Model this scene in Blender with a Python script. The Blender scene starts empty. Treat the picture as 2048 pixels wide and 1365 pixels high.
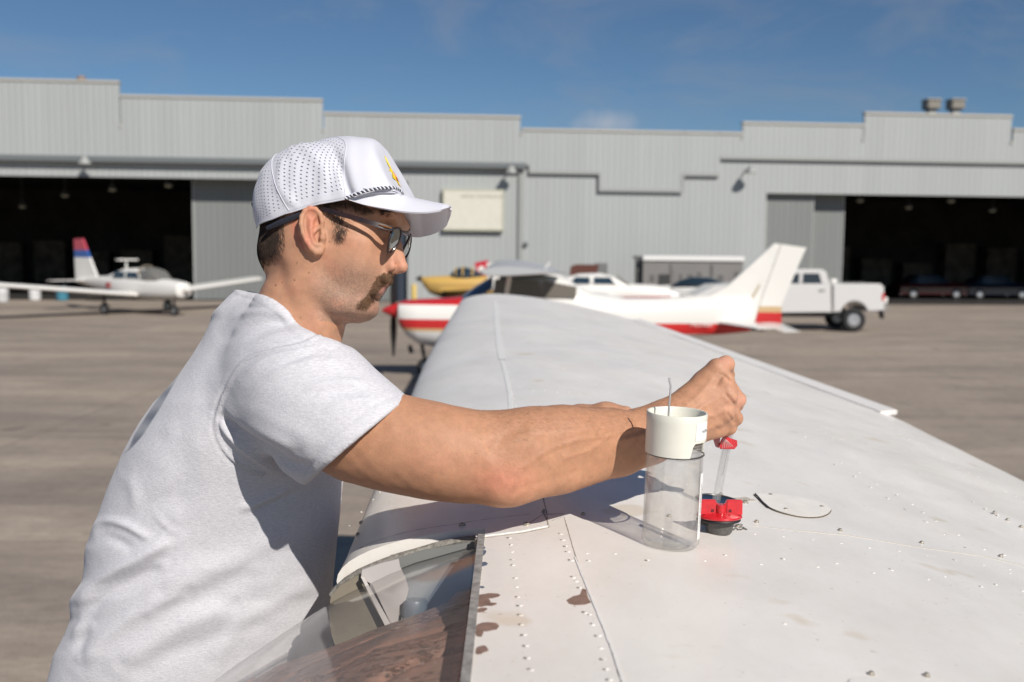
import bpy, bmesh, math, random
import numpy as np
from mathutils import Vector, Matrix, Euler
from mathutils import noise as mnoise
SC = bpy.context.scene
COL = SC.collection
random.seed(7)
RNG = np.random.default_rng(11)
R = math.radians

# ---------------------------------------------------------------- camera
FPX, CX, CY = 1991.0, 1024.0, 682.5
CAM_Z = 2.70
PITCH = math.atan(182.5 / FPX)
ROLL = 0.0095
c_f = np.array([0.0, math.cos(PITCH), -math.sin(PITCH)])
_r = np.array([1.0, 0.0, 0.0])
_u = np.array([0.0, math.sin(PITCH), math.cos(PITCH)])
c_r = _r * math.cos(ROLL) + _u * math.sin(ROLL)
c_u = _u * math.cos(ROLL) - _r * math.sin(ROLL)
CAM = np.array([0.0, 0.0, CAM_Z])
cam_d = bpy.data.cameras.new('camera')
cam = bpy.data.objects.new('camera', cam_d)
COL.objects.link(cam)
_m = Matrix(((c_r[0], c_u[0], -c_f[0], 0), (c_r[1], c_u[1], -c_f[1], 0), (c_r[2], c_u[2], -c_f[2], CAM_Z), (0, 0, 0, 1)))
cam.matrix_world = _m
cam_d.lens = 35.0
cam_d.sensor_width = 36.0
cam_d.clip_start = 0.02
cam_d.clip_end = 3000
cam_d.dof.use_dof = True
cam_d.dof.focus_distance = 1.45
cam_d.dof.aperture_fstop = 4.6
SC.camera = cam

# ---------------------------------------------------------------- sky and sun
SUN_EL = R(38.0)
SUN_H = np.array([0.515, -0.857])          # horizontal direction towards the sun
SUN_AZ = math.atan2(SUN_H[0], SUN_H[1])
world = bpy.data.worlds.new('World')
SC.world = world
world.use_nodes = True
nt = world.node_tree
for n in list(nt.nodes):
    nt.nodes.remove(n)
wo = nt.nodes.new('ShaderNodeOutputWorld')
bg = nt.nodes.new('ShaderNodeBackground')
sky = nt.nodes.new('ShaderNodeTexSky')
sky.sky_type = 'NISHITA'
sky.sun_disc = False
sky.sun_elevation = SUN_EL
sky.sun_rotation = SUN_AZ
sky.altitude = 1300
sky.air_density = 1.0
sky.dust_density = 0.25
sky.ozone_density = 2.2
bg.inputs[1].default_value = 0.055
# thin cirrus wisps that sit at fixed directions of the sky
tc = nt.nodes.new('ShaderNodeTexCoord')
mp = nt.nodes.new('ShaderNodeMapping')
mp.inputs['Scale'].default_value = (3.0, 3.0, 9.0)
nz = nt.nodes.new('ShaderNodeTexNoise')
nz.inputs['Scale'].default_value = 1.6
nz.inputs['Detail'].default_value = 7
nz.inputs['Roughness'].default_value = 0.62
nz.inputs['Distortion'].default_value = 0.6
cr = nt.nodes.new('ShaderNodeValToRGB')
cr.color_ramp.elements[0].position = 0.50
cr.color_ramp.elements[1].position = 0.88
cr.color_ramp.elements[0].color = (0, 0, 0, 1)
cr.color_ramp.elements[1].color = (0.55, 0.55, 0.55, 1)
mx = nt.nodes.new('ShaderNodeMixRGB')
mx.inputs[2].default_value = (5.2, 5.6, 6.6, 1)
nt.links.new(tc.outputs['Generated'], mp.inputs[0])
nt.links.new(mp.outputs[0], nz.inputs[0])
nt.links.new(nz.outputs[0], cr.inputs[0])
nt.links.new(cr.outputs[0], mx.inputs[0])
tint = nt.nodes.new('ShaderNodeMixRGB')
tint.blend_type = 'MULTIPLY'
tint.inputs[0].default_value = 1.0
tint.inputs[2].default_value = (0.79, 0.975, 1.12, 1)
nt.links.new(sky.outputs[0], tint.inputs[1])
nt.links.new(tint.outputs[0], mx.inputs[1])
# one small cumulus low over the roof, at its own bearing
cdir = Vector((0.0881, 0.9870, 0.1237)).normalized()
sb_ = nt.nodes.new('ShaderNodeVectorMath'); sb_.operation = 'SUBTRACT'; sb_.inputs[1].default_value = cdir
ms_ = nt.nodes.new('ShaderNodeVectorMath'); ms_.operation = 'MULTIPLY'; ms_.inputs[1].default_value = (32, 32, 80)
ln_ = nt.nodes.new('ShaderNodeVectorMath'); ln_.operation = 'LENGTH'
cn_n = nt.nodes.new('ShaderNodeTexNoise'); cn_n.inputs['Scale'].default_value = 55; cn_n.inputs['Detail'].default_value = 5
ad_ = nt.nodes.new('ShaderNodeMath'); ad_.operation = 'MULTIPLY_ADD'; ad_.inputs[1].default_value = 1.3
mr_ = nt.nodes.new('ShaderNodeMapRange'); mr_.inputs[1].default_value = 0.75; mr_.inputs[2].default_value = 1.75; mr_.inputs[3].default_value = 0.5; mr_.inputs[4].default_value = 0.0
mx2 = nt.nodes.new('ShaderNodeMixRGB'); mx2.inputs[2].default_value = (9.0, 9.2, 9.8, 1)
nt.links.new(tc.outputs['Generated'], sb_.inputs[0]); nt.links.new(sb_.outputs[0], ms_.inputs[0]); nt.links.new(ms_.outputs[0], ln_.inputs[0])
nt.links.new(tc.outputs['Generated'], cn_n.inputs[0]); nt.links.new(cn_n.outputs[0], ad_.inputs[0]); nt.links.new(ln_.outputs['Value'], ad_.inputs[2])
nt.links.new(ad_.outputs[0], mr_.inputs[0]); nt.links.new(mr_.outputs[0], mx2.inputs[0]); nt.links.new(mx.outputs[0], mx2.inputs[1])
nt.links.new(mx2.outputs[0], bg.inputs[0])
nt.links.new(bg.outputs[0], wo.inputs[0])

sl = bpy.data.lights.new('sun', 'SUN')
sl.energy = 4.9
sl.angle = R(0.5)
sl.color = (1.0, 0.945, 0.87)
so = bpy.data.objects.new('sun', sl)
COL.objects.link(so)
sdir = Vector((SUN_H[0] * math.cos(SUN_EL), SUN_H[1] * math.cos(SUN_EL), math.sin(SUN_EL)))
so.rotation_euler = sdir.to_track_quat('Z', 'Y').to_euler()
so.location = (10, -16, 20)
SC.view_settings.view_transform = 'Standard'
SC.view_settings.look = 'None'
SC.view_settings.exposure = 0.0
SC.view_settings.gamma = 1.0
SC.view_settings.use_curve_mapping = False
SC.render.engine = 'CYCLES'
SC.cycles.max_bounces = 10
SC.cycles.transparent_max_bounces = 16
SC.cycles.use_denoising = True

# ---------------------------------------------------------------- picture <-> world helpers
def ray(px, py):
    return c_f * FPX + c_r * (px - CX) - c_u * (py - CY)
def P(px, py, Y):
    """the point seen at photo pixel (px, py) that stands at distance Y down the apron"""
    d = ray(px, py)
    return CAM + d * (Y / d[1])
def PZ(px, py, z):
    d = ray(px, py)
    return CAM + d * ((z - CAM_Z) / d[2])
def proj(v):
    v = np.asarray(v) - CAM
    w = v @ c_f
    return CX + FPX * (v @ c_r) / w, CY - FPX * (v @ c_u) / w

# ---------------------------------------------------------------- materials
MATS = {}
def nd(t, typ, **kw):
    n = t.nodes.new(typ)
    for k, v in kw.items():
        if k in n.inputs:
            n.inputs[k].default_value = v
        else:
            setattr(n, k, v)
    return n
def mat(name, col, rough=0.5, metal=0.0, var=0.0, vscale=5.0, bump=0.0, bscale=40.0, coat=0.0, spec=0.5, attr=None, sss=0.0, coords='Object', stretch=(1, 1, 1), col2=None, detail=5.0, sssr=(1.0, 0.35, 0.18), ssss=0.006):
    if name in MATS:
        return MATS[name]
    m = bpy.data.materials.new(name)
    m.use_nodes = True
    t = m.node_tree
    b = t.nodes['Principled BSDF']
    b.inputs['Base Color'].default_value = (*col, 1)
    b.inputs['Roughness'].default_value = rough
    b.inputs['Metallic'].default_value = metal
    b.inputs['Specular IOR Level'].default_value = spec
    b.inputs['Coat Weight'].default_value = coat
    b.inputs['Coat Roughness'].default_value = 0.08
    if sss:
        b.inputs['Subsurface Weight'].default_value = sss
        b.inputs['Subsurface Radius'].default_value = sssr
        b.inputs['Subsurface Scale'].default_value = ssss
    tcn = t.nodes.new('ShaderNodeTexCoord')
    mpn = t.nodes.new('ShaderNodeMapping')
    mpn.inputs['Scale'].default_value = stretch
    t.links.new(tcn.outputs[coords], mpn.inputs[0])
    base = None
    if attr:
        a = nd(t, 'ShaderNodeVertexColor', layer_name=attr)
        base = a.outputs[0]
    if var > 0 or col2 is not None:
        n = nd(t, 'ShaderNodeTexNoise', Scale=vscale, Detail=detail, Roughness=0.6)
        t.links.new(mpn.outputs[0], n.inputs[0])
        rp = nd(t, 'ShaderNodeMapRange')
        rp.inputs[1].default_value = 0.3
        rp.inputs[2].default_value = 0.7
        t.links.new(n.outputs[0], rp.inputs[0])
        mxn = nd(t, 'ShaderNodeMixRGB')
        if col2 is not None:
            mxn.inputs[1].default_value = (*col, 1)
            mxn.inputs[2].default_value = (*col2, 1)
            t.links.new(rp.outputs[0], mxn.inputs[0])
        else:
            mxn.blend_type = 'MULTIPLY'
            mxn.inputs[0].default_value = 1.0
            r2 = nd(t, 'ShaderNodeMapRange')
            r2.inputs[3].default_value = 1 - var
            r2.inputs[4].default_value = 1 + var
            t.links.new(rp.outputs[0], r2.inputs[0])
            mxn.inputs[1].default_value = (*col, 1)
            if base is not None:
                t.links.new(base, mxn.inputs[1])
            t.links.new(r2.outputs[0], mxn.inputs[2])
        base = mxn.outputs[0]
    if base is not None:
        t.links.new(base, b.inputs['Base Color'])
    if bump > 0:
        n2 = nd(t, 'ShaderNodeTexNoise', Scale=bscale, Detail=4.0)
        t.links.new(mpn.outputs[0], n2.inputs[0])
        bp = nd(t, 'ShaderNodeBump', Strength=1.0, Distance=bump)
        t.links.new(n2.outputs[0], bp.inputs['Height'])
        t.links.new(bp.outputs[0], b.inputs['Normal'])
    MATS[name] = m
    return m
def emat(name, col, strength):
    m = mat(name, col)
    b = m.node_tree.nodes['Principled BSDF']
    b.inputs['Emission Color'].default_value = (*col, 1)
    b.inputs['Emission Strength'].default_value = strength
    return m
def glassmat(name, tint=(1, 1, 1), rough=0.0, gloss=0.12, dirt=0.0, ior=1.45):
    """thin pane: see-through with a Fresnel reflection and a pale veil of painted-in haze"""
    if name in MATS:
        return MATS[name]
    m = bpy.data.materials.new(name)
    m.use_nodes = True
    t = m.node_tree
    t.nodes.remove(t.nodes['Principled BSDF'])
    o = t.nodes['Material Output']
    tr = nd(t, 'ShaderNodeBsdfTransparent')
    tr.inputs[0].default_value = (*tint, 1)
    gl = nd(t, 'ShaderNodeBsdfGlossy')
    gl.inputs['Roughness'].default_value = rough
    df = nd(t, 'ShaderNodeBsdfDiffuse')
    df.inputs[0].default_value = (0.75, 0.72, 0.7, 1)
    lw0 = nd(t, 'ShaderNodeLayerWeight')
    lw0.inputs[0].default_value = 0.5
    lw = nd(t, 'ShaderNodeMath', operation='POWER')
    lw.inputs[1].default_value = 5.0
    t.links.new(lw0.outputs['Facing'], lw.inputs[0])
    m1 = nd(t, 'ShaderNodeMixShader')
    m2 = nd(t, 'ShaderNodeMixShader')
    ad = nd(t, 'ShaderNodeMath', operation='ADD')
    ad.inputs[1].default_value = gloss
    t.links.new(lw.outputs[0], ad.inputs[0])
    t.links.new(ad.outputs[0], m1.inputs[0])
    t.links.new(tr.outputs[0], m1.inputs[1])
    t.links.new(gl.outputs[0], m1.inputs[2])
    m2.inputs[0].default_value = dirt
    t.links.new(m1.outputs[0], m2.inputs[1])
    t.links.new(df.outputs[0], m2.inputs[2])
    t.links.new(m2.outputs[0], o.inputs[0])
    MATS[name] = m
    return m

# ---------------------------------------------------------------- objects
def tag(o, label=None, cat=None, group=None, kind=None):
    if label: o['label'] = label
    if cat: o['category'] = cat
    if group: o['group'] = group
    if kind: o['kind'] = kind
    return o
def thing(name, label, cat, loc=(0, 0, 0), rz=0.0, group=None):
    o = bpy.data.objects.new(name, None)
    COL.objects.link(o)
    o.location = loc
    o.rotation_euler = (0, 0, rz)
    o.empty_display_size = 0.1
    return tag(o, label, cat, group)
def link(name, me, m=None, parent=None, smooth=True):
    o = bpy.data.objects.new(name, me)
    COL.objects.link(o)
    if m is not None:
        for q in (m if isinstance(m, (list, tuple)) else [m]):
            me.materials.append(q)
    if smooth and len(me.polygons):
        me.polygons.foreach_set('use_smooth', [True] * len(me.polygons))
    if parent is not None:
        o.parent = parent
    return o
def autosmooth(me, ang=35):
    try:
        me.set_sharp_from_angle(angle=R(ang))
    except Exception:
        pass
class MB:
    """collects shapes into ONE mesh"""
    def __init__(s):
        s.v = []; s.f = []; s.mi = []; s.cur = 0
    def add(s, vs, fs):
        n = len(s.v)
        s.v.extend([tuple(float(c) for c in v) for v in vs])
        s.f.extend([tuple(i + n for i in f) for f in fs])
        s.mi.extend([s.cur] * len(fs))
    def box(s, a, b, bev=0.0):
        x0, x1 = sorted((a[0], b[0])); y0, y1 = sorted((a[1], b[1])); z0, z1 = sorted((a[2], b[2]))
        if bev <= 0:
            s.add([(x0, y0, z0), (x1, y0, z0), (x1, y1, z0), (x0, y1, z0), (x0, y0, z1), (x1, y0, z1), (x1, y1, z1), (x0, y1, z1)],
                  [(0, 3, 2, 1), (4, 5, 6, 7), (0, 1, 5, 4), (1, 2, 6, 5), (2, 3, 7, 6), (3, 0, 4, 7)])
            return
        bm = bmesh.new()
        bmesh.ops.create_cube(bm, size=1)
        for v in bm.verts:
            v.co = Vector(((x0 + x1) / 2 + v.co.x * (x1 - x0), (y0 + y1) / 2 + v.co.y * (y1 - y0), (z0 + z1) / 2 + v.co.z * (z1 - z0)))
        bmesh.ops.bevel(bm, geom=bm.edges[:], offset=bev, segments=2, affect='EDGES')
        bm.verts.index_update()
        s.add([v.co[:] for v in bm.verts], [[v.index for v in f.verts] for f in bm.faces])
        bm.free()
    def loft(s, rings, cap=True, closed=True):
        n = len(rings[0]); vs = []; fs = []
        for r_ in rings: vs.extend(r_)
        for i in range(len(rings) - 1):
            for j in range(n if closed else n - 1):
                k = (j + 1) % n
                fs.append((i * n + j, i * n + k, (i + 1) * n + k, (i + 1) * n + j))
        if cap:
            fs.append(tuple(range(n))[::-1]); fs.append(tuple((len(rings) - 1) * n + j for j in range(n)))
        s.add(vs, fs)
    def tube(s, pts, rad, n=10, cap=True):
        pts = [np.array(p, float) for p in pts]
        if not isinstance(rad, (list, tuple)): rad = [rad] * len(pts)
        rings = []; ref = None
        for i, p in enumerate(pts):
            d = pts[min(i + 1, len(pts) - 1)] - pts[max(i - 1, 0)]
            d = d / (np.linalg.norm(d) + 1e-12)
            if ref is None:
                ref = np.cross(d, [0, 0, 1.0])
                if np.linalg.norm(ref) < 0.05: ref = np.cross(d, [0, 1.0, 0])
            a = ref - d * (ref @ d); a /= np.linalg.norm(a); ref = a
            b = np.cross(d, a)
            rings.append([tuple(p + rad[i] * (math.cos(t) * a + math.sin(t) * b)) for t in np.linspace(0, 2 * math.pi, n, endpoint=False)])
        s.loft(rings, cap)
    def lathe(s, prof, o=(0, 0, 0), n=32, axis=None):
        """prof = [(radius, height)]"""
        rings = []
        ax = np.array([0, 0, 1.0]) if axis is None else np.array(axis, float) / np.linalg.norm(axis)
        a = np.cross(ax, [0.0, 1.0, 0.0]); 
        if np.linalg.norm(a) < 0.05: a = np.cross(ax, [1.0, 0, 0])
        a /= np.linalg.norm(a); b = np.cross(ax, a)
        for r_, h in prof:
            rings.append([tuple(np.array(o) + ax * h + r_ * (math.cos(t) * a + math.sin(t) * b)) for t in np.linspace(0, 2 * math.pi, n, endpoint=False)])
        s.loft(rings, False)
        return s
    def prism(s, poly, axis_pt, thick):
        """poly: list of 3D points (planar), extruded by vector thick"""
        n = len(poly); t = np.array(thick, float)
        vs = [tuple(p) for p in poly] + [tuple(np.array(p) + t) for p in poly]
        fs = [tuple(range(n)), tuple(range(n, 2 * n))[::-1]] + [((j + 1) % n, j, n + j, n + (j + 1) % n) for j in range(n)]
        s.add(vs, fs)
    def build(s, name, m=None, parent=None, smooth=False, sharp=35):
        me = bpy.data.meshes.new(name)
        me.from_pydata(s.v, [], s.f)
        bm = bmesh.new(); bm.from_mesh(me)
        bmesh.ops.recalc_face_normals(bm, faces=bm.faces)
        bm.to_mesh(me); bm.free()
        o = link(name, me, m, parent, smooth)
        if len(set(s.mi)) > 1: me.polygons.foreach_set('material_index', s.mi)
        if smooth: autosmooth(me, sharp)
        return o
def np_mesh(name, V, F, m=None, parent=None, smooth=True):
    me = bpy.data.meshes.new(name)
    V = np.asarray(V, np.float32); F = np.asarray(F, np.int32)
    me.vertices.add(len(V)); me.vertices.foreach_set('co', V.ravel())
    k = F.shape[1]
    me.loops.add(F.size); me.loops.foreach_set('vertex_index', F.ravel())
    me.polygons.add(len(F)); me.polygons.foreach_set('loop_start', np.arange(0, F.size, k, dtype=np.int32))
    me.update(calc_edges=True)
    me.validate()
    return link(name, me, m, parent, smooth)
def set_cols(me, cols, name='tint'):
    a = me.color_attributes.new(name, 'FLOAT_COLOR', 'POINT')
    c = np.ones((len(me.vertices), 4), np.float32); c[:, :3] = cols
    a.data.foreach_set('color', c.ravel())
def text_mesh(body, size, name, m, parent, loc, rot, extrude=0.0, align='CENTER'):
    """writing built as flat lettering mesh"""
    cu = bpy.data.curves.new(name, 'FONT')
    cu.body = body; cu.size = size; cu.extrude = extrude; cu.align_x = align; cu.align_y = 'CENTER'
    o = bpy.data.objects.new(name, cu)
    COL.objects.link(o)
    dg = bpy.context.evaluated_depsgraph_get()
    me = bpy.data.meshes.new_from_object(o.evaluated_get(dg))
    bpy.data.objects.remove(o)
    q = link(name, me, m, parent, False)
    q.location = loc; q.rotation_euler = rot
    return q
# ================================================================ SETTING: apron and hangar
def apron_material():
    m = bpy.data.materials.new('apron'); m.use_nodes = True
    t = m.node_tree; b = t.nodes['Principled BSDF']
    b.inputs['Roughness'].default_value = 0.92
    b.inputs['Specular IOR Level'].default_value = 0.25
    g = nd(t, 'ShaderNodeTexCoord')
    def nz_(scale, st, det=6, ro=0.6):
        mp_ = nd(t, 'ShaderNodeMapping'); mp_.inputs['Scale'].default_value = st
        t.links.new(g.outputs['Object'], mp_.inputs[0])
        n = nd(t, 'ShaderNodeTexNoise', Scale=scale, Detail=det, Roughness=ro)
        t.links.new(mp_.outputs[0], n.inputs[0]); return n.outputs[0]
    def ramp(src, p0, p1, c0, c1):
        r = nd(t, 'ShaderNodeValToRGB')
        r.color_ramp.elements[0].position = p0; r.color_ramp.elements[1].position = p1
        r.color_ramp.elements[0].color = (*c0, 1); r.color_ramp.elements[1].color = (*c1, 1)
        t.links.new(src, r.inputs[0]); return r.outputs[0]
    def mul(a, b_, f=1.0):
        x = nd(t, 'ShaderNodeMixRGB', blend_type='MULTIPLY'); x.inputs[0].default_value = f
        t.links.new(a, x.inputs[1]); t.links.new(b_, x.inputs[2]); return x.outputs[0]
    base = ramp(nz_(0.9, (1, 1, 1)), 0.25, 0.75, (0.34, 0.284, 0.232), (0.425, 0.358, 0.295))
    streak = ramp(nz_(1.0, (0.10, 0.75, 1), 9, 0.75), 0.34, 0.66, (0.75, 0.75, 0.765), (1.10, 1.09, 1.07))
    fine = ramp(nz_(55, (1, 1, 1), 3), 0.3, 0.7, (0.86, 0.86, 0.86), (1.1, 1.1, 1.1))
    stain = ramp(nz_(0.45, (1.0, 0.6, 1), 5, 0.85), 0.58, 0.76, (1, 1, 1), (0.66, 0.66, 0.68))
    mid = ramp(nz_(9, (0.6, 1, 1), 8, 0.8), 0.32, 0.68, (0.80, 0.80, 0.80), (1.13, 1.13, 1.13))
    patch_ = ramp(nz_(0.16, (0.45, 1.3, 1), 6, 0.75), 0.42, 0.60, (0.80, 0.80, 0.815), (1.05, 1.045, 1.03))
    oil = ramp(nz_(1.7, (1, 0.8, 1), 2, 0.5), 0.70, 0.76, (1, 1, 1), (0.55, 0.55, 0.57))
    c = mul(mul(mul(mul(mul(mul(base, streak), fine), stain), mid), patch_), oil)
    # expansion joints
    br = nd(t, 'ShaderNodeTexBrick')
    br.offset = 0.0
    br.inputs['Scale'].default_value = 1.0
    br.inputs['Mortar Size'].default_value = 0.012
    br.inputs['Brick Width'].default_value = 5.5
    br.inputs['Row Height'].default_value = 5.5
    br.inputs['Color1'].default_value = (1, 1, 1, 1); br.inputs['Color2'].default_value = (0.97, 0.97, 0.975, 1); br.inputs['Mortar'].default_value = (0.62, 0.6, 0.58, 1)
    mp2 = nd(t, 'ShaderNodeMapping'); mp2.inputs['Location'].default_value = (1.3, 2.1, 0)
    t.links.new(g.outputs['Object'], mp2.inputs[0]); t.links.new(mp2.outputs[0], br.inputs[0])
    c = mul(c, br.outputs[0])
    t.links.new(c, b.inputs['Base Color'])
    bp = nd(t, 'ShaderNodeBump', Strength=0.6, Distance=0.004)
    t.links.new(nz_(60, (1, 1, 1), 4), bp.inputs['Height']); t.links.new(bp.outputs[0], b.inputs['Normal'])
    return m
mb = MB(); mb.add([(-1500, -300, 0), (1500, -300, 0), (1500, 2200, 0), (-1500, 2200, 0)], [(0, 1, 2, 3)])
tag(mb.build('apron', apron_material()), kind='structure')

# ---- hangar: local frame with x along the front, y into the building (away), z up
WA = math.atan(0.08)
W0 = np.array([0.0, 51.0, 0.0])
wx = np.array([math.cos(WA), math.sin(WA), 0.0]); wy = np.array([-math.sin(WA), math.cos(WA), 0.0])
def wal(px, py, off=0.0):
    """local (u, z) on the plane that stands off metres in front of the wall"""
    d = ray(px, py); q = W0 - wy * off
    t_ = ((q - CAM) @ wy) / (d @ wy)
    p = CAM + d * t_
    return (p - q) @ wx, p[2]
def ribmat(name, col, sp=0.305):
    m = bpy.data.materials.new(name); m.use_nodes = True
    t = m.node_tree; b = t.nodes['Principled BSDF']
    b.inputs['Roughness'].default_value = 0.55
    g = nd(t, 'ShaderNodeTexCoord')
    sx = nd(t, 'ShaderNodeSeparateXYZ'); t.links.new(g.outputs['Object'], sx.inputs[0])
    # trapezoidal ribs
    mod = nd(t, 'ShaderNodeMath', operation='PINGPONG'); mod.inputs[1].default_value = sp / 2
    t.links.new(sx.outputs[0], mod.inputs[0])
    mr = nd(t, 'ShaderNodeMapRange'); mr.inputs[1].default_value = 0.018; mr.inputs[2].default_value = 0.05; mr.inputs[3].default_value = 1; mr.inputs[4].default_value = 0
    t.links.new(mod.outputs[0], mr.inputs[0])
    bp = nd(t, 'ShaderNodeBump', Strength=0.55, Distance=0.03)
    t.links.new(mr.outputs[0], bp.inputs['Height']); t.links.new(bp.outputs[0], b.inputs['Normal'])
    # each sheet fades a little differently, faint vertical streaks
    fl = nd(t, 'ShaderNodeMath', operation='SNAP'); fl.inputs[1].default_value = 0.915
    t.links.new(sx.outputs[0], fl.inputs[0])
    wn = nd(t, 'ShaderNodeTexWhiteNoise', noise_dimensions='1D'); t.links.new(fl.outputs[0], wn.inputs['W'])
    mp_ = nd(t, 'ShaderNodeMapping'); mp_.inputs['Scale'].default_value = (3.0, 1, 0.12)
    t.links.new(g.outputs['Object'], mp_.inputs[0])
    n = nd(t, 'ShaderNodeTexNoise', Scale=1.5, Detail=6.0, Roughness=0.7); t.links.new(mp_.outputs[0], n.inputs[0])
    ad = nd(t, 'ShaderNodeMath', operation='MULTIPLY_ADD'); ad.inputs[1].default_value = 0.35; t.links.new(wn.outputs[0], ad.inputs[0]); t.links.new(n.outputs[0], ad.inputs[2])
    r2 = nd(t, 'ShaderNodeMapRange'); r2.inputs[1].default_value = 0.3; r2.inputs[2].default_value = 1.05; r2.inputs[3].default_value = 0.93; r2.inputs[4].default_value = 1.06
    t.links.new(ad.outputs[0], r2.inputs[0])
    mxn = nd(t, 'ShaderNodeMixRGB', blend_type='MULTIPLY'); mxn.inputs[0].default_value = 1; mxn.inputs[1].default_value = (*col, 1)
    t.links.new(r2.outputs[0], mxn.inputs[2]); t.links.new(mxn.outputs[0], b.inputs['Base Color'])
    return m
M_wall = ribmat('ribbed_cladding', (0.355, 0.373, 0.37))
M_leaf = ribmat('door_cladding', (0.185, 0.195, 0.19))
M_trim = mat('trim_grey', (0.36, 0.37, 0.36), 0.5, var=0.06)
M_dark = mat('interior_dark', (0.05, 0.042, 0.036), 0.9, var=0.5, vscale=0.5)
M_track = mat('door_track', (0.13, 0.145, 0.15), 0.6)
M_cap = mat('parapet_cap', (0.42, 0.40, 0.36), 0.5)
hang = thing('hangar', 'long pale grey ribbed metal hangar with stepped roof parapet and open dark door bays', 'hangar', tuple(W0), WA)
# parapet outline (u, z), stepped
steps_px = [(-420, 152, 238, 167), (241, 194, 645, 203), (648, 229, 1041, 237), (1044, 262, 1484, 269), (1486, 247, 1727, 254), (1730, 229, 2024, 235), (2027, 261, 2420, 270)]
top = []
for x0, y0, x1, y1 in steps_px:
    u0, z0 = wal(x0, y0, 0.18); u1, z1 = wal(x1, y1, 0.18); zz = (z0 + z1) / 2
    top.append((u0, u1, zz))
top = [(-75, top[0][0] - 8, top[0][2] - 1.4)] + [(top[0][0] - 8, top[0][1], top[0][2])] + top[1:] + [(top[-1][1], 75, top[-1][2] - 0.7)]
# lower edge of the proud upper cladding
def edge(pts):
    return [wal(x, y, 0.18) for x, y in pts]
trk_z = (wal(0, 316, 0.2)[1] + wal(1050, 330, 0.2)[1]) / 2
low_r = edge([(1058, 347), (1200, 349), (1203, 383), (1365, 385), (1368, 349), (1439, 351), (1441, 318), (2048, 329)])
z_a = low_r[0][1]; z_b = low_r[2][1]; z_c = (low_r[6][1] + low_r[7][1]) / 2
u_a, u_b, u_c, u_d = low_r[1][0], low_r[3][0], low_r[5][0], low_r[0][0]
uL0 = -75
low = [(uL0, trk_z), (u_d, trk_z), (u_d, z_a), (u_a, z_a), (u_a, z_b), (u_b, z_b), (u_b, z_a), (u_c, z_a), (u_c, z_c), (75, z_c)]
# openings
uo1, _ = wal(815, 480); zo1 = (wal(0, 351)[1] + wal(500, 359)[1]) / 2
uo2, _ = wal(1530, 480); zo2 = (wal(1530, 386)[1] + wal(2048, 395)[1]) / 2
uo0 = uo1 - 38.0; uo3 = uo2 + 36.0
# upper proud cladding as strips between the two stepped edges
us = sorted(set([round(x, 4) for a in top for x in a[:2]] + [round(p[0], 4) for p in low]))
mb = MB(); mc = MB(); ml_ = MB()
def ztop(u):
    for a in top:
        if a[0] <= u < a[1]: return a[2]
    return top[-1][2]
def zlow(u):
    if u < u_d: return trk_z
    if u < u_a: return z_a
    if u < u_b: return z_b
    if u < u_c: return z_a
    return z_c
for i in range(len(us) - 1):
    um = (us[i] + us[i + 1]) / 2
    mb.box((us[i], -0.18, zlow(um)), (us[i + 1], 0.0, ztop(um)))
    mc.box((us[i] - 0.02, -0.24, ztop(um)), (us[i + 1] + 0.02, 0.10, ztop(um) + 0.12))
    ml_.box((us[i], -0.21, zlow(um) - 0.001), (us[i + 1], -0.183, zlow(um) + 0.16))
for (ua, ub) in ((u_a, z_a), (u_b, z_a)):
    ml_.box((ua - 0.06, -0.212, z_b), (ua + 0.06, -0.182, z_a + 0.1))
mb.build('upper_cladding', M_wall, hang)
mc.build('parapet_trim', M_cap, hang)
ml_.build('cladding_edge', mat('edge_grey', (0.31, 0.32, 0.315), 0.6), hang)
mb = MB()
def wallpiece(u0, u1, z0, z1): mb.box((u0, 0.003, z0), (u1, 0.25, z1))
wallpiece(uL0, uo0, 0, 11.0)
wallpiece(uo0, uo1, zo1, trk_z + 0.5)
wallpiece(uo1, uo2, 0, z_c + 0.4)
wallpiece(uo2, uo3, zo2, z_c + 0.4)
wallpiece(uo3, 75, 0, 9.0)
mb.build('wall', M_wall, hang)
# shell behind
mb = MB()
D_ = 26.0
mb.box((uL0, 0.26, 0.002), (uL0 + 0.3, D_, 9.2)); mb.box((74.7, 0.26, 0.002), (75, D_, 8.5))
mb.box((uL0, D_, 0.002), (75, D_ + 0.3, 9.0))
mb.box((uo1 + 0.4, 0.26, 0.002), (uo1 + 0.7, D_, 8.7)); mb.box((uo2 - 0.7, 0.26, 0.002), (uo2 - 0.4, D_, 8.7))
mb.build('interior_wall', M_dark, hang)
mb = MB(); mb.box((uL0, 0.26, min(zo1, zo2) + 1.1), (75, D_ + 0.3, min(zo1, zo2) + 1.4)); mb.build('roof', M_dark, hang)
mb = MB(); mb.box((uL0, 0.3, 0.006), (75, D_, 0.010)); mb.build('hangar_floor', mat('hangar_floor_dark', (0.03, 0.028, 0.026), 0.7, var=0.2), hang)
# steel columns inside
mb = MB()
for px in (22,):
    u, _ = wal(px, 500)
    mb.box((u - 0.35, 0.9, 0.012), (u + 0.05, 1.3, zo1 + 0.3))
0 and mb.build('column', mat('steel_column', (0.045, 0.042, 0.04), 0.8), hang)
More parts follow.
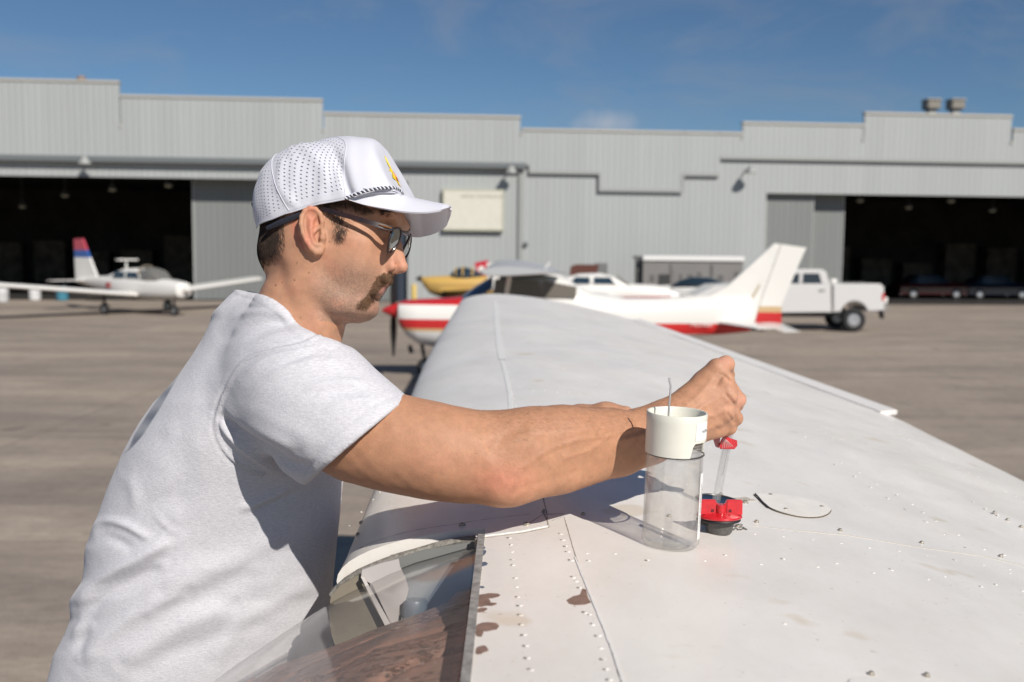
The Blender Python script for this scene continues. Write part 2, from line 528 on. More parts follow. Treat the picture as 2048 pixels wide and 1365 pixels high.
# dim racking and crates against the back walls
mb = MB()
for u_ in np.arange(uo0 + 4, uo1 - 6, 3.1):
    h_ = 2.2 + 1.4 * RNG.random()
    mb.box((u_, D_ - 1.2, .012), (u_ + 2.2, D_ - .2, h_))
for u_ in np.arange(uo2 + 6, uo3 - 4, 3.4):
    h_ = 1.6 + 2.4 * RNG.random()
    mb.box((u_, D_ - 1.2, .012), (u_ + 2.4, D_ - .2, h_))
rk = mb.build('storage_rack', mat('rack_brown', (.16, .12, .09), .8, var=.6, vscale=1.5), hang); rk['kind'] = 'stuff'
# door leaves
def leaf(px0, px1, off, ztop_, d=0.12):
    m_ = MB(); u0, _ = wal(px0, 500, -off); u1, _ = wal(px1, 500, -off)
    m_.box((u0, off, 0.03), (u1, off + d, ztop_)); lf = m_.build('sliding_door', M_leaf, hang)
    for ue in (u0 - 0.06, u1):
        e = MB(); e.box((ue, off - 0.03, 0.03), (ue + .06, off + d + 0.03, ztop_)); e.build('door_edge', M_trim, lf)
leaf(389, 600, 1.25, zo1 + 0.4); leaf(600, 830, 0.95, zo1 + 0.4)
leaf(1531, 1622, 0.42, zo2 + 0.3); leaf(1622, 1683, 1.0, zo2 + 0.3)
mb = MB(); mb.box((uo1 - 0.5, 0.3, 0.02), (uo1 - 0.02, 0.7, zo1 + 0.3)); mb.build('door_post', mat('jamb_shade', (0.02, 0.03, 0.05), 0.6), hang)  # dark strip added to stand in for the jamb's shadow
# track box and gutter
mb = MB(); mb.box((uL0, -0.42, trk_z - 0.16), (wal(1052, 330, 0.3)[0], -0.184, trk_z + 0.10)); mb.build('door_track', M_track, hang)
up, _ = wal(1040, 450)
mb = MB(); mb.box((up - 0.11, -0.14, 0.05), (up + 0.11, 0.0, trk_z - 0.17)); mb.build('downpipe', mat('downpipe_grey', (0.27, 0.28, 0.27), 0.5), hang)
mb = MB(); u, z = wal(1051, 489); mb.lathe([(0.001, 0), (0.11, 0.0), (0.13, 0.08), (0.08, 0.2), (0.001, 0.22)], (u, 0.0, z), 12, (0, -1, 0)); mb.build('socket_box', M_track, hang)
# skirt
mb = MB(); mb.box((uo1, -0.02, 0.0), (uo2, 0.0, 0.25)); mb.build('base_trim', M_trim, hang)

# wall board
sb = thing('notice_board', 'cream rectangular board with faint rows of lettering on the hangar wall', 'sign', tuple(W0), WA)
u0, z0 = wal(888, 380, 0.4); u1, z1 = wal(1005, 460, 0.4)
mb = MB(); mb.box((u0, -0.30, z1), (u1, -0.10, z0), 0.02); mb.build('board', mat('cream_board', (0.60, 0.58, 0.50), 0.5, var=0.05), sb)
mb = MB(); w_ = 0.06
for a_, b_ in (((u0 - w_, z1 - w_), (u1 + w_, z1)), ((u0 - w_, z0), (u1 + w_, z0 + w_)), ((u0 - w_, z1), (u0, z0)), ((u1, z1), (u1 + w_, z0))):
    mb.box((a_[0], -0.32, a_[1]), (b_[0], -0.02, b_[1]))
mb.build('frame', mat('board_frame', (0.46, 0.46, 0.36), 0.5), sb)
M_let = mat('faded_letters', (0.30, 0.28, 0.22), 0.6)
um = (u0 + u1) / 2
text_mesh('AIRPORT INFORMATION', 0.20, 'lettering', mat('faded_heading', (0.2, 0.18, 0.14), 0.6), sb, (um + 0.45, -0.303, z0 - 0.32), (R(90), 0, 0))
# floodlights on the wall
def wall_lamp(px, py, lab):
    u, z = wal(px, py, 0.3)
    l = thing('wall_floodlight', lab, 'floodlight', tuple(W0 + wx * u + np.array([0, 0, z])), WA, 'floodlights on the hangar wall')
    a = MB(); a.tube([(0, 0, 0), (0, -0.35, 0.1), (0, -0.7, 0.06)], 0.04, 8); a.build('bracket', M_track, l, True)
    a = MB(); a.lathe([(0.001, 0.16), (0.10, 0.16), (0.16, 0.05), (0.30, -0.16), (0.31, -0.20), (0.27, -0.19), (0.001, -0.10)], (0, -0.78, 0.0), 20); a.build('lamp_head', mat('lamp_grey', (0.30, 0.31, 0.30), 0.5), l, True)
wall_lamp(1496, 340, 'grey floodlight on the wall left of the right hangar opening')
wall_lamp(1021, 340, 'grey floodlight on the wall just above the cream board')
wall_lamp(176, 322, 'grey floodlight above the left hangar opening')
# roof ventilators
for i, (px, lab) in enumerate(((1862, 'left of the two grey box ventilators on the hangar roof'), (1910, 'right of the two grey box ventilators on the hangar roof'))):
    u, z = wal(px, 221, -3)
    v = thing('roof_ventilator', lab, 'ventilator', tuple(W0 + wx * u + wy * 3 + np.array([0, 0, z])), WA, 'ventilators on the hangar roof')
    a = MB(); a.box((-0.2, -0.2, -2.2), (0.2, 0.2, 0.05)); a.build('stack', M_trim, v)
    a = MB(); a.box((-0.38, -0.38, 0.02), (0.38, 0.38, 0.5), 0.05); a.build('hood', mat('vent_hood', (0.22, 0.2, 0.17), 0.5, 0.3), v)
    a = MB(); a.box((-0.42, -0.42, 0.5), (0.42, 0.42, 0.58), 0.02); a.build('vent_cap', mat('vent_cap', (0.4, 0.36, 0.3), 0.5, 0.2), v)
u, z = wal(163, 162, -2)
v = thing('roof_vent', 'tiny roof vent on the left end of the hangar parapet', 'vent', tuple(W0 + wx * u + wy * 2 + np.array([0, 0, z])), WA)
a = MB(); a.lathe([(0.12, -2.0), (0.12, 0.02), (0.24, 0.05), (0.2, 0.2), (0.001, 0.28)], (0, 0, 0), 14); a.build('vent_stack', mat('vent_rust', (0.25, 0.18, 0.14), 0.6), v, True)
# high-bay lamps glinting in the dark hangar
M_bulb = emat('lit_bulb', (0.30, 0.27, 0.2), 0.12)
labs = {130: 'pendant lamp second from the left edge in the left hangar bay', 225: 'pendant lamp second from the sliding door of the left hangar bay', 337: 'pendant lamp nearest the sliding door of the left hangar bay', 45: 'dim pendant lamp nearest the left edge of the photo in the left bay',
        1720: 'pendant lamp nearest the sliding door in the right hangar bay', 1817: 'pendant lamp second from left in the right hangar bay', 1902: 'pendant lamp third from left in the right hangar bay', 1985: 'rightmost pendant lamp in the right hangar bay'}
for px, py, off in ((130, 390, 9), (225, 378, 6), (337, 370, 4), (45, 412, 12), (1720, 400, 5), (1817, 414, 9), (1902, 401, 6), (1985, 420, 10)):
    u, z = wal(px, py, -off)
    l = thing('pendant_lamp', labs[px], 'lamp', tuple(W0 + wx * u + wy * off + np.array([0, 0, z])), WA, 'pendant lamps inside the hangar')
    a = MB(); a.tube([(0, 0, 0.2), (0, 0, min(zo1, zo2) + 1.08 - z)], 0.02, 6); a.build('cord', M_track, l)
    a = MB(); a.lathe([(0.05, 0.25), (0.12, 0.2), (0.26, -0.02), (0.25, -0.03)], (0, 0, 0), 16); a.build('lamp_shade', M_track, l, True)
    a = MB(); a.lathe([(0.001, 0.1), (0.12, 0.08), (0.2, -0.03), (0.17, -0.12), (0.001, -0.16)], (0, 0, 0), 14); a.build('bulb', M_bulb, l, True)
# ================================================================ BACKGROUND AIRCRAFT, TRUCK, TRAILER
def sect(x, yc, zc, hw, hh, n=2.6, N=28, zflat=None):
    r_ = []
    for k in range(N):
        t_ = 2 * math.pi * k / N
        c, s_ = math.cos(t_), math.sin(t_)
        r_.append((x, yc + hw * math.copysign(abs(c) ** (2 / n), c), zc + hh * math.copysign(abs(s_) ** (2 / n), s_)))
    return r_
def foil(chord, th, N=14, camber=0.02):
    up, lo = [], []
    for k in range(N + 1):
        x = 0.5 * (1 - math.cos(math.pi * k / N))
        t_ = 5 * th * (0.2969 * math.sqrt(x) - 0.126 * x - 0.3516 * x * x + 0.2843 * x ** 3 - 0.1015 * x ** 4)
        c = camber * 4 * x * (1 - x)
        up.append((x, c + t_)); lo.append((x, c - t_))
    pts = up + lo[-2:0:-1]
    return [(-p[0] * chord, p[1] * chord) for p in pts]     # +x is forward, LE at 0
def wing_mesh(mb, secs, vert=False, th=0.12):
    """secs: (le_x, span, z, chord)"""
    rings = []
    for lx, sp, z, ch in secs:
        rings.append([(lx + a, sp, z + b) if not vert else (lx + a, b, z) for a, b in foil(ch, th)])
    mb.loft(rings)
def wheel(parent, x, y, r=0.2, w=0.14, name='wheel', rimc=(0.5, 0.5, 0.5)):
    a = MB(); a.lathe([(r * 0.55, -w / 2), (r * 0.85, -w / 2), (r, -w / 4), (r, w / 4), (r * 0.85, w / 2), (r * 0.55, w / 2)], (x, y, r), 22, (0, 1, 0))
    t_ = a.build('tyre' if name == 'wheel' else name, mat('tyre_rubber', (0.018, 0.018, 0.019), 0.8, var=0.2), parent, True)
    a = MB(); a.lathe([(0.001, -w * 0.36), (r * 0.3, -w * 0.46), (r * 0.56, -w * 0.4), (r * 0.56, w * 0.4), (r * 0.3, w * 0.46), (0.001, w * 0.36)], (x, y, r), 18, (0, 1, 0))
    a.build('rim', mat('rim_metal', (0.45, 0.45, 0.46), 0.35, 0.6), t_, True)
    return t_
def bandmat(name, bands, rough=0.35, axis=2, extra=None):
    """paint scheme: colour bands by object-space height; bands = [(z, colour)] ascending"""
    m = bpy.data.materials.new(name); m.use_nodes = True
    t = m.node_tree; b = t.nodes['Principled BSDF']
    b.inputs['Roughness'].default_value = rough; b.inputs['Coat Weight'].default_value = 0.3
    g = nd(t, 'ShaderNodeTexCoord'); sx = nd(t, 'ShaderNodeSeparateXYZ'); t.links.new(g.outputs['Object'], sx.inputs[0])
    val = sx.outputs[axis]
    if extra:                      # z - slope * x
        ml = nd(t, 'ShaderNodeMath', operation='MULTIPLY_ADD'); ml.inputs[1].default_value = extra
        t.links.new(sx.outputs[0], ml.inputs[0]); t.links.new(sx.outputs[2], ml.inputs[2]); val = ml.outputs[0]
    cur = None
    for z, c in bands:
        if cur is None:
            rgb = nd(t, 'ShaderNodeRGB'); rgb.outputs[0].default_value = (*c, 1); cur = rgb.outputs[0]; continue
        gt = nd(t, 'ShaderNodeMath', operation='GREATER_THAN'); gt.inputs[1].default_value = z; t.links.new(val, gt.inputs[0])
        x = nd(t, 'ShaderNodeMixRGB'); x.inputs[2].default_value = (*c, 1)
        t.links.new(gt.outputs[0], x.inputs[0]); t.links.new(cur, x.inputs[1]); cur = x.outputs[0]
    t.links.new(cur, b.inputs['Base Color'])
    return m
WHT = (0.74, 0.72, 0.68); RED = (0.50, 0.02, 0.022); CRM = (0.55, 0.38, 0.2)
M_white = mat('aircraft_white', WHT, 0.35, coat=0.3, var=0.04, vscale=2)
M_red = mat('aircraft_red', RED, 0.35, coat=0.3)
M_black = mat('matt_black', (0.012, 0.012, 0.013), 0.55)
M_chrome = mat('polished_metal', (0.8, 0.8, 0.8), 0.12, 1.0)
M_tint = mat('dark_window', (0.02, 0.035, 0.05), 0.08, spec=0.8)
M_winblue = mat('blue_windscreen', (0.06, 0.11, 0.19), 0.10, spec=0.8)

# ---------------- B: red and white high-wing aeroplane, nose to the left
DB = 21.0
def B(px, py):
    q = P(px, py, DB); return -q[0], q[2]       # local x forward = -X
pb = thing('high_wing_aeroplane', 'red and white high-wing light aeroplane with red spinner pointing left behind the wing', 'aeroplane', (0, DB, 0), math.pi)
# rotated by pi: local x forward = -X, local y = -Y (towards camera)
def fus(lst, n=2.7, top=None):
    rings = []
    for px, yt, yb, hw in lst:
        x, zt = B(px, yt); _, zb = B(px, yb)
        rings.append(sect(x, 0, (zt + zb) / 2, hw, (zt - zb) / 2, n))
    return rings
mb = MB()
mb.loft(fus([(797, 612, 636, 0.14), (800, 604, 650, 0.32), (815, 600, 672, 0.43), (840, 598, 688, 0.47), (890, 596, 697, 0.50), (935, 592, 704, 0.53), (985, 590, 706, 0.55)]))
mb.loft(fus([(985, 590, 706, 0.55), (1000, 552, 706, 0.55), (1080, 549, 704, 0.55), (1130, 556, 700, 0.52), (1180, 585, 694, 0.46), (1250, 596, 688, 0.40), (1330, 596, 681, 0.32), (1420, 592, 672, 0.24), (1500, 590, 664, 0.12), (1506, 600, 658, 0.05)]), True)
_, zr1 = B(1400, 643); _, zc1 = B(850, 650)
# scheme: red spine line on the cowl, red belt, white belly
def zb_(px, py): return B(px, py)[1]
m_fus = bandmat('red_white_scheme', [(0, WHT), (zb_(1400, 668) - 0.0, (0.55, 0.02, 0.02)), (zb_(1400, 646), WHT)])
# cowl bands
m_cowl = bandmat('cowl_scheme', [(0, (0.66, 0.65, 0.64)), (zb_(850, 660), CRM), (zb_(850, 654), RED), (zb_(850, 636), WHT), (zb_(850, 608), RED)])
body = mb.build('fuselage', [m_cowl, m_fus], pb, True)
_bx = B(985, 600)[0]
for p_ in body.data.polygons:
    p_.material_index = 0 if p_.center[0] > _bx - 0.02 else 1
mb = MB(); x0, z0 = B(762, 621); x1, _ = B(797, 621)
mb.lathe([(0.001, x0), (0.05, x0 - 0.06), (0.115, x0 - 0.2), (0.16, x1), (0.16, x1 - 0.02)], (0, 0, z0), 20, (1, 0, 0))
spn = mb.build('spinner', M_red, pb, True)
mb = MB(); xp, zp = B(787, 621)
for sgn, L in ((1, 0.97), (-1, 0.97)):
    rr = []
    for k in range(7):
        f = k / 6; w = 0.07 + 0.055 * math.sin(math.pi * min(f * 1.1, 1)) * (1 - 0.3 * f); a_ = 0.7 - 0.45 * f
        c = zp + sgn * (0.08 + f * (L - 0.08))
        rr.append([(xp + math.sin(a_) * w * q + 0.012 * s_, math.cos(a_) * w * q, c + 0.0) for q, s_ in ((-1, 0), (0, 1), (1, 0), (0, -1))])
    mb.loft(rr)
mb.build('propeller', M_black, pb, True)
# wing: high, spans along local y
mb = MB(); xl, _ = B(968, 545); zw = 2.22
wing_mesh(mb, [(xl - 0.12, -5.5, zw + 0.13, 1.15), (xl, -2.6, zw + 0.06, 1.62), (xl, 0, zw, 1.62), (xl, 2.6, zw + 0.06, 1.62), (xl - 0.12, 5.5, zw + 0.13, 1.15)])
mb.build('wing', mat('wing_grey_white', (0.42, 0.43, 0.44), 0.5), pb, True)
for sgn in (1, -1):
    mb = MB(); mb.tube([(xl - 0.35, sgn * 0.55, 0.95), (xl - 0.55, sgn * 2.5, zw)], 0.04, 8); mb.build('wing_strut', M_white, pb, True)
    mb = MB()
    xa, za = B(985, 560); xb, zb2 = B(1075, 560); _, zl = B(1000, 592)
    mb.prism([(xa - 0.05, sgn * 0.552, za), (xb, sgn * 0.552, zb2), (xb - 0.1, sgn * 0.552, zl), (xa - 0.02, sgn * 0.552, zl)], None, (0, sgn * 0.012, 0))
    mb.build('side_window', mat('brown_window', (0.15, 0.135, 0.115), 0.4), pb)
    mb = MB(); xa, za = B(1085, 560); xb, _ = B(1150, 570)
    mb.prism([(xa, sgn * 0.545, za), (xb, sgn * 0.50, za - 0.12), (xb, sgn * 0.50, zl), (xa, sgn * 0.545, zl)], None, (0, sgn * 0.02, 0))
    mb.build('rear_window', mat('brown_window', (0.15, 0.135, 0.115), 0.4), pb)
    # stabiliser + elevator
    xs, zs = B(1432, 644)
    mb = MB(); wing_mesh(mb, [(xs, sgn * 0.16, zs, 0.85), (xs - 0.42, sgn * 1.75, zs, 0.5)], th=0.09); mb.build('stabiliser', M_white, pb, True)
    mb = MB(); wing_mesh(mb, [(xs - 0.88, sgn * 0.2, zs - 0.01, 0.45), (xs - 0.94, sgn * 1.75, zs - 0.06, 0.36)], th=0.07); mb.build('elevator', M_white, pb, True)
# windscreen
mb = MB(); xa, za = B(926, 592); xb, zb2 = B(985, 552)
rings = []
for k in range(6):
    f = k / 5
    x = xa + (xb - xa) * f; z = za + (zb2 - za) * (f ** 0.85)
    rings.append([(x, 0.5 * math.sin(q), z - 0.30 * (1 - math.cos(q))) for q in np.linspace(-1.45, 1.45, 13)])
mb.loft(rings, False, False); mb.build('windscreen', M_winblue, pb, True)
# fin and rudder
def finprism(name, pts, th, m, par):
    a = MB(); q = [B(*p) for p in pts]
    a.prism([(x, -th / 2, z) for x, z in q], None, (0, th, 0)); return a.build(name, m, par)
fm = bandmat('fin_scheme', [(0, (0.52, 0.02, 0.02)), (zb_(1530, 625), CRM), (zb_(1530, 613), WHT)])
fn = finprism('fin', [(1300, 597), (1420, 591), (1455, 572), (1548, 487), (1560, 489), (1520, 600), (1505, 655), (1440, 655)], 0.10, M_white, pb)
rd = finprism('rudder', [(1562, 489), (1612, 496), (1605, 510), (1562, 610), (1562, 652), (1507, 652), (1522, 600)], 0.075, fm, pb)
finprism('stripe', [(1503, 600), (1497, 602), (1512, 576), (1518, 567), (1519, 572), (1508, 592)], 0.112, CRM and mat('gold_stripe', (0.42, 0.34, 0.22), 0.5), pb)
x_, z_ = B(1397, 646)
text_mesh('N5380', 0.17, 'registration', M_white, pb, (x_ - 0.0, 0.33, z_), (R(90), 0, math.pi))
# gear
xn, _ = B(852, 760)
mb = MB(); mb.tube([(xn + 0.1, 0, 0.75), (xn, 0, 0.2)], 0.04, 8); mb.build('nose_strut', M_black, pb, True)
wheel(pb, xn, 0, 0.2, 0.15, 'nose_wheel')
for sgn in (1, -1):
    mb = MB(); mb.tube([(xl - 0.9, sgn * 0.4, 0.75), (xl - 0.95, sgn * 1.15, 0.3)], 0.045, 8); mb.build('gear_leg', M_black, pb, True)
    wheel(pb, xl - 0.95, sgn * 1.2, 0.24, 0.18, 'main_wheel')
mb = MB(); mb.tube([(xn + 0.35, 0, 0.66), (xn + 0.3, 0.02, 0.5)], 0.05, 8); mb.build('exhaust_pipe', M_black, pb, True)
mb = MB(); xt, zt = B(1082, 548); mb.tube([(xt, -0.1, zt - 0.02), (B(1100, 525)[0], -0.1, B(1100, 525)[1])], 0.02, 6); mb.build('antenna', M_white, pb, True)

# ---------------- low-wing light aeroplane, generic
def low_wing(root, L=7.0, span=4.6, zb=0.62, m_top=None, m_stripe=None, m_fin=None, winm=None, belly=None, canopy='cabin', dihed=0.09, fin_h=2.2, spin=None, wm=None, elev=True, prop=True):
    k = L / 7.0
    a = MB()
    a.loft([sect(3.3 * k, 0, zb + 0.42, .16, .16, 2.2), sect(3.2 * k, 0, zb + 0.40, .36, .30, 2.6), sect(2.7 * k, 0, zb + 0.40, .44, .38, 2.8), sect(1.9 * k, 0, zb + 0.40, .52, .42, 2.9),
            sect(0.8 * k, 0, zb + 0.42, .56, .44, 2.9), sect(-0.4 * k, 0, zb + 0.46, .54, .42, 2.8), sect(-1.4 * k, 0, zb + 0.52, .38, .33, 2.5), sect(-2.6 * k, 0, zb + 0.58, .2, .22, 2.2), sect(-3.6 * k, 0, zb + 0.62, .07, .12, 2)])
    a.build('fuselage', m_top, root, True)
    c = MB()
    c.loft([sect(1.65 * k, 0, zb + 0.70, .40, .08, 2.6), sect(1.15 * k, 0, zb + 0.84, .45, .24, 2.5), sect(0.6 * k, 0, zb + 0.90, .46, .31, 2.5), sect(-0.2 * k, 0, zb + 0.88, .43, .30, 2.5), sect(-1.0 * k, 0, zb + 0.76, .33, .20, 2.4), sect(-1.9 * k, 0, zb + 0.62, .2, .12, 2.3)])
    c.build('cabin', M_tint if canopy == 'glass' else M_white, root, True)
    for s_ in (1, -1):
        if canopy == 'cabin':
            for (xa, xb, xc, xd) in ((1.15, 0.95, 0.35, 0.35), (0.2, 0.2, -0.55, -0.35)):
                w_ = MB(); w_.prism([(xa * k, s_ * .43, zb + .82), (xb * k, s_ * .40, zb + 1.06), (xd * k, s_ * .40, zb + 1.06), (xc * k, s_ * .43, zb + .82)], None, (0, s_ * .05, 0))
                w_.build('side_window', winm or M_tint, root)
        w_ = MB(); wing_mesh(w_, [(1.1 * k, s_ * 0.42, zb + 0.14, 1.6), (0.95 * k, s_ * span * .98, zb + 0.14 + span * dihed, 1.35), (0.8 * k, s_ * span, zb + 0.15 + span * dihed, 1.0)], th=0.13)
        w_.build('wing', wm or M_white, root, True)
        if elev:
            w_ = MB(); wing_mesh(w_, [(-2.75 * k, s_ * 0.1, zb + .62, .75), (-2.95 * k, s_ * 1.5, zb + .62, .6)], th=0.08); w_.build('stabiliser', wm or M_white, root, True)
        w_ = MB(); w_.tube([(0.35 * k, s_ * 1.45, zb + .2), (0.35 * k, s_ * 1.45, 0.25)], 0.05, 8); w_.build('gear_leg', M_black, root, True)
        wheel(root, 0.35 * k, s_ * 1.45, 0.24, 0.17, 'main_wheel')
    w_ = MB(); w_.tube([(2.6 * k, 0, zb + .2), (2.65 * k, 0, 0.2)], 0.04, 8); w_.build('nose_strut', M_black, root, True)
    wheel(root, 2.65 * k, 0, 0.2, 0.15, 'nose_wheel')
    w_ = MB(); w_.prism([(-2.2 * k, -.05, zb + .75), (-3.15 * k, -.05, fin_h), (-3.45 * k, -.05, fin_h), (-3.3 * k, -.05, zb + .6)], None, (0, .1, 0)); w_.build('fin', m_fin or M_white, root)
    w_ = MB(); w_.prism([(-3.47 * k, -.04, fin_h), (-3.75 * k, -.04, fin_h - .02), (-3.7 * k, -.04, zb + .55), (-3.32 * k, -.04, zb + .6)], None, (0, .08, 0)); w_.build('rudder', m_fin or M_white, root)
    w_ = MB(); w_.lathe([(0.001, 3.62 * k), (0.08, 3.55 * k), (0.15, 3.34 * k), (0.16, 3.27 * k)], (0, 0, zb + .42), 18, (1, 0, 0)); w_.build('spinner', spin or M_chrome, root, True)
    if not prop: return
    w_ = MB()
    for sg in (1, -1):
        w_.loft([[(3.34 * k + .01 * q2, .07 * q * math.cos(an), zb + .42 + sg * h) for q, q2 in ((-1, 0), (0, 1), (1, 0), (0, -1))] for h, an in ((.1, 0), (.5, .1), (.93, .3))])
    w_.build('propeller', M_black, root, True)

# D: white cabin with red stripe, facing right, part hidden behind the red and white aeroplane
DD = 38.0
q = P(1258, 575, DD)
pd = thing('low_wing_aeroplane', 'white low-wing aeroplane with red stripe and shining spinner facing right by the hangar wall', 'aeroplane', (q[0] - 1.70, DD, 0), R(-4))
z_s = 0.62
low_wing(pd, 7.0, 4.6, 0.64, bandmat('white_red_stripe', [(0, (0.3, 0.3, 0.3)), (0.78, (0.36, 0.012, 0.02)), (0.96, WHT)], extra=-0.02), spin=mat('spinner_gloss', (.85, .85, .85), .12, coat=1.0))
w_ = MB(); w_.prism([(1.72, -.36, 1.36), (1.2, -.4, 1.78), (1.2, .4, 1.78), (1.72, .36, 1.36)], None, (.03, 0, .03)); w_.build('windscreen', M_chrome, pd)
# the brown thing above it
q = P(1177, 553, 44)
br = thing('rudder_cover', 'dark red-brown covered tail standing above the white aeroplane cabin', 'tail cover', (q[0], 44, 0))
a = MB(); a.prism([(-.85, -.05, q[2]), (-.8, -.05, q[2] + .42), (-.55, -.05, q[2] + .52), (.45, -.05, q[2] + .52), (.35, -.05, q[2] + .02)], None, (0, .12, 0)); a.build('cover', mat('rust_cover', (0.10, 0.030, 0.018), 0.6), br)
a = MB(); a.box((.3, .13, q[2] - .1), (.85, .25, q[2] + .58)); a.box((-.1, .0, 0.0), (.1, .12, q[2] + .01)); a.box((-.9, .0, 0), (-.8, .1, q[2])); a.build('stand', mat('grey_stand', (0.16, 0.16, 0.16), 0.6), br)

# F: second small aeroplane right of it: white top and navy belly
q = P(1412, 590, 40)
pf = thing('small_aeroplane', 'small white aeroplane with navy belly parked behind the swept white tail', 'aeroplane', (q[0], 40, 0), R(150))
low_wing(pf, 6.2, 4.3, 0.50, bandmat('white_navy', [(0, (0.02, 0.035, 0.075)), (0.92, WHT)]), canopy='glass', fin_h=1.8, dihed=0.04)

# C: yellow aeroplane, nose left
DC = 43.0
q = P(905, 570, DC)
pc = thing('yellow_aeroplane', 'yellow aeroplane with black spinner parked by the wall beside a red tail', 'aeroplane', (q[0] + 0.55, DC, 0), R(180 + 40))
YEL = (0.54, 0.34, 0.09)
M_yel = mat('aircraft_yellow', YEL, 0.4, coat=0.2)
pc.rotation_euler = (0, 0, math.pi)
SC_ = DC / FPX; cxo = pc.location.x
def CL(px_, py_):
    q_ = P(px_, py_, DC); return -(q_[0] - cxo), q_[2]
m_y = bandmat('yellow_shaded', [(0, (0.16, 0.11, 0.04)), (CL(900, 585)[1], (0.44, 0.28, 0.08)), (CL(900, 566)[1], YEL)])  # underside shade painted in as darker yellows towards the belly
a = MB()
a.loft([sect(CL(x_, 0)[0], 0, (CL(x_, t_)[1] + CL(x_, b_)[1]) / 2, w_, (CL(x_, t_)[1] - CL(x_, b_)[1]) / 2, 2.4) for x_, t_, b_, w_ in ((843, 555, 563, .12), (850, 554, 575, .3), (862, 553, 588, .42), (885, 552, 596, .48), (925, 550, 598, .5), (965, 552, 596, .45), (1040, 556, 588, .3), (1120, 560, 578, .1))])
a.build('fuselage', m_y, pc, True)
a = MB(); x_, z_ = CL(843, 558); a.lathe([(.001, .28), (.1, .12), (.14, 0)], (x_, 0, z_), 14, (1, 0, 0)); a.build('spinner', M_black, pc, True)
a = MB(); a.loft([sect(CL(x_, 0)[0], 0, CL(x_, 551)[1], w_, h2, 2.2) for x_, w_, h2 in ((903, .3, .05), (915, .4, .3), (935, .4, .36), (955, .3, .2), (968, .2, .04))]); a.build('canopy', M_tint, pc, True)
a = MB()
for x_, r_ in ((912, .34), (926, .40), (945, .36)):
    xx, zz = CL(x_, 552); a.tube([(xx, (r_ + .04) * math.sin(t_), zz + r_ * math.cos(t_)) for t_ in np.linspace(-1.5, 1.5, 12)], .035, 6)
a.build('canopy_frame', M_yel, pc, True)
for s_ in (1, -1):
    w_ = MB(); wing_mesh(w_, [(CL(890, 0)[0], s_ * .4, .95, 1.4), (CL(892, 0)[0], s_ * 3.2, 1.1, 1.1)], th=.13); w_.build('wing', M_yel, pc, True)
    w_ = MB(); w_.tube([(CL(895, 0)[0], s_ * 1.0, .95), (CL(890, 0)[0], s_ * 1.1, .25)], .05, 6); w_.build('gear_leg', M_black, pc, True)
    wheel(pc, CL(890, 0)[0], s_ * 1.15, .26, .18, 'main_wheel')
a = MB(); a.tube([(CL(1110, 0)[0], 0, 1.2), (CL(1112, 0)[0], 0, .1)], .03, 6); a.build('tail_strut', M_black, pc, True)
wheel(pc, CL(1112, 0)[0], 0, .1, .08, 'tail_wheel')
q = P(968, 551, 46)
rt = thing('red_tail_fin', 'small red tail fin with a white emblem above the grey wing', 'tail fin', (q[0], 46, 0))
a = MB(); a.prism([(-.45, -.04, 2.08), (.15, -.04, 2.22), (.48, -.04, 1.75), (.1, -.04, 1.4), (-.08, -.04, 1.28), (-.22, -.04, 1.4)], None, (0, .09, 0)); fo = a.build('fin', mat('tail_red', (0.5, 0.015, 0.04), 0.4), rt)
a = MB(); a.lathe([(0.001, 0), (.15, 0), (.15, .01), (.001, .01)], (-.12, -.045, 1.80), 14, (0, -1, 0)); a.build('emblem', M_white, fo)
a = MB(); a.loft([sect(-.3, .4, 1.15, .2, .22), sect(1.2, .4, 1.1, .35, .35), sect(3.4, .4, 1.1, .5, .5), sect(4.4, .4, 1.0, .2, .2)]); a.build('fuselage', M_white, rt, True)
a = MB(); a.tube([(-.2, .4, 1.0), (-.2, .4, .1)], .04, 6); a.tube([(3, .4, .8), (3, .4, .01)], .06, 6); a.build('gear_leg', M_black, rt)

# A: white low-wing aeroplane with red and blue fin on the left
pa = thing('tail_to_camera_aeroplane', 'white aeroplane with red and blue fin in front of the left hangar bay', 'aeroplane', tuple(np.array([(262 - 1024) / 1991 * 40.5, 40.5, 0])), R(-35))
finm = bandmat('fin_red_blue', [(0, WHT), (2.20, (0.03, 0.10, 0.34)), (2.52, (0.45, 0.06, 0.09))])
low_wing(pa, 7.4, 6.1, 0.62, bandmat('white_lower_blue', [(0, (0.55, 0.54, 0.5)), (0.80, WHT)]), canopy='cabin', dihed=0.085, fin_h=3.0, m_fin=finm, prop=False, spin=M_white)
a = MB(); a.loft([sect(.85, 0, 1.28, .42, .10), sect(1.1, 0, 1.42, .44, .34), sect(1.5, 0, 1.46, .45, .42), sect(1.95, 0, 1.40, .42, .36), sect(2.35, 0, 1.22, .36, .12)]); a.build('bubble_canopy', mat('canopy_grey', (.16, .155, .14), .12, coat=.5), pa, True)
a = MB(); a.tube([(.9 + .9, .45 * math.sin(t_), 1.25 + .42 * math.cos(t_)) for t_ in np.linspace(-1.4, 1.4, 12)], .04, 6); a.tube([(1.1, .45 * math.sin(t_), 1.5 + .42 * math.cos(t_)) for t_ in np.linspace(-1.4, 1.4, 12)], .04, 6); a.build('open_canopy_frame', mat('brown_frame', (0.2, 0.17, 0.13), 0.5), pa, True)
a = MB(); a.tube([(-.3, 0, 1.8), (-.3, 0, 2.16)], .04, 6); a.box((-.35, -.45, 2.12), (-.15, .45, 2.18)); a.build('antenna', M_white, pa)
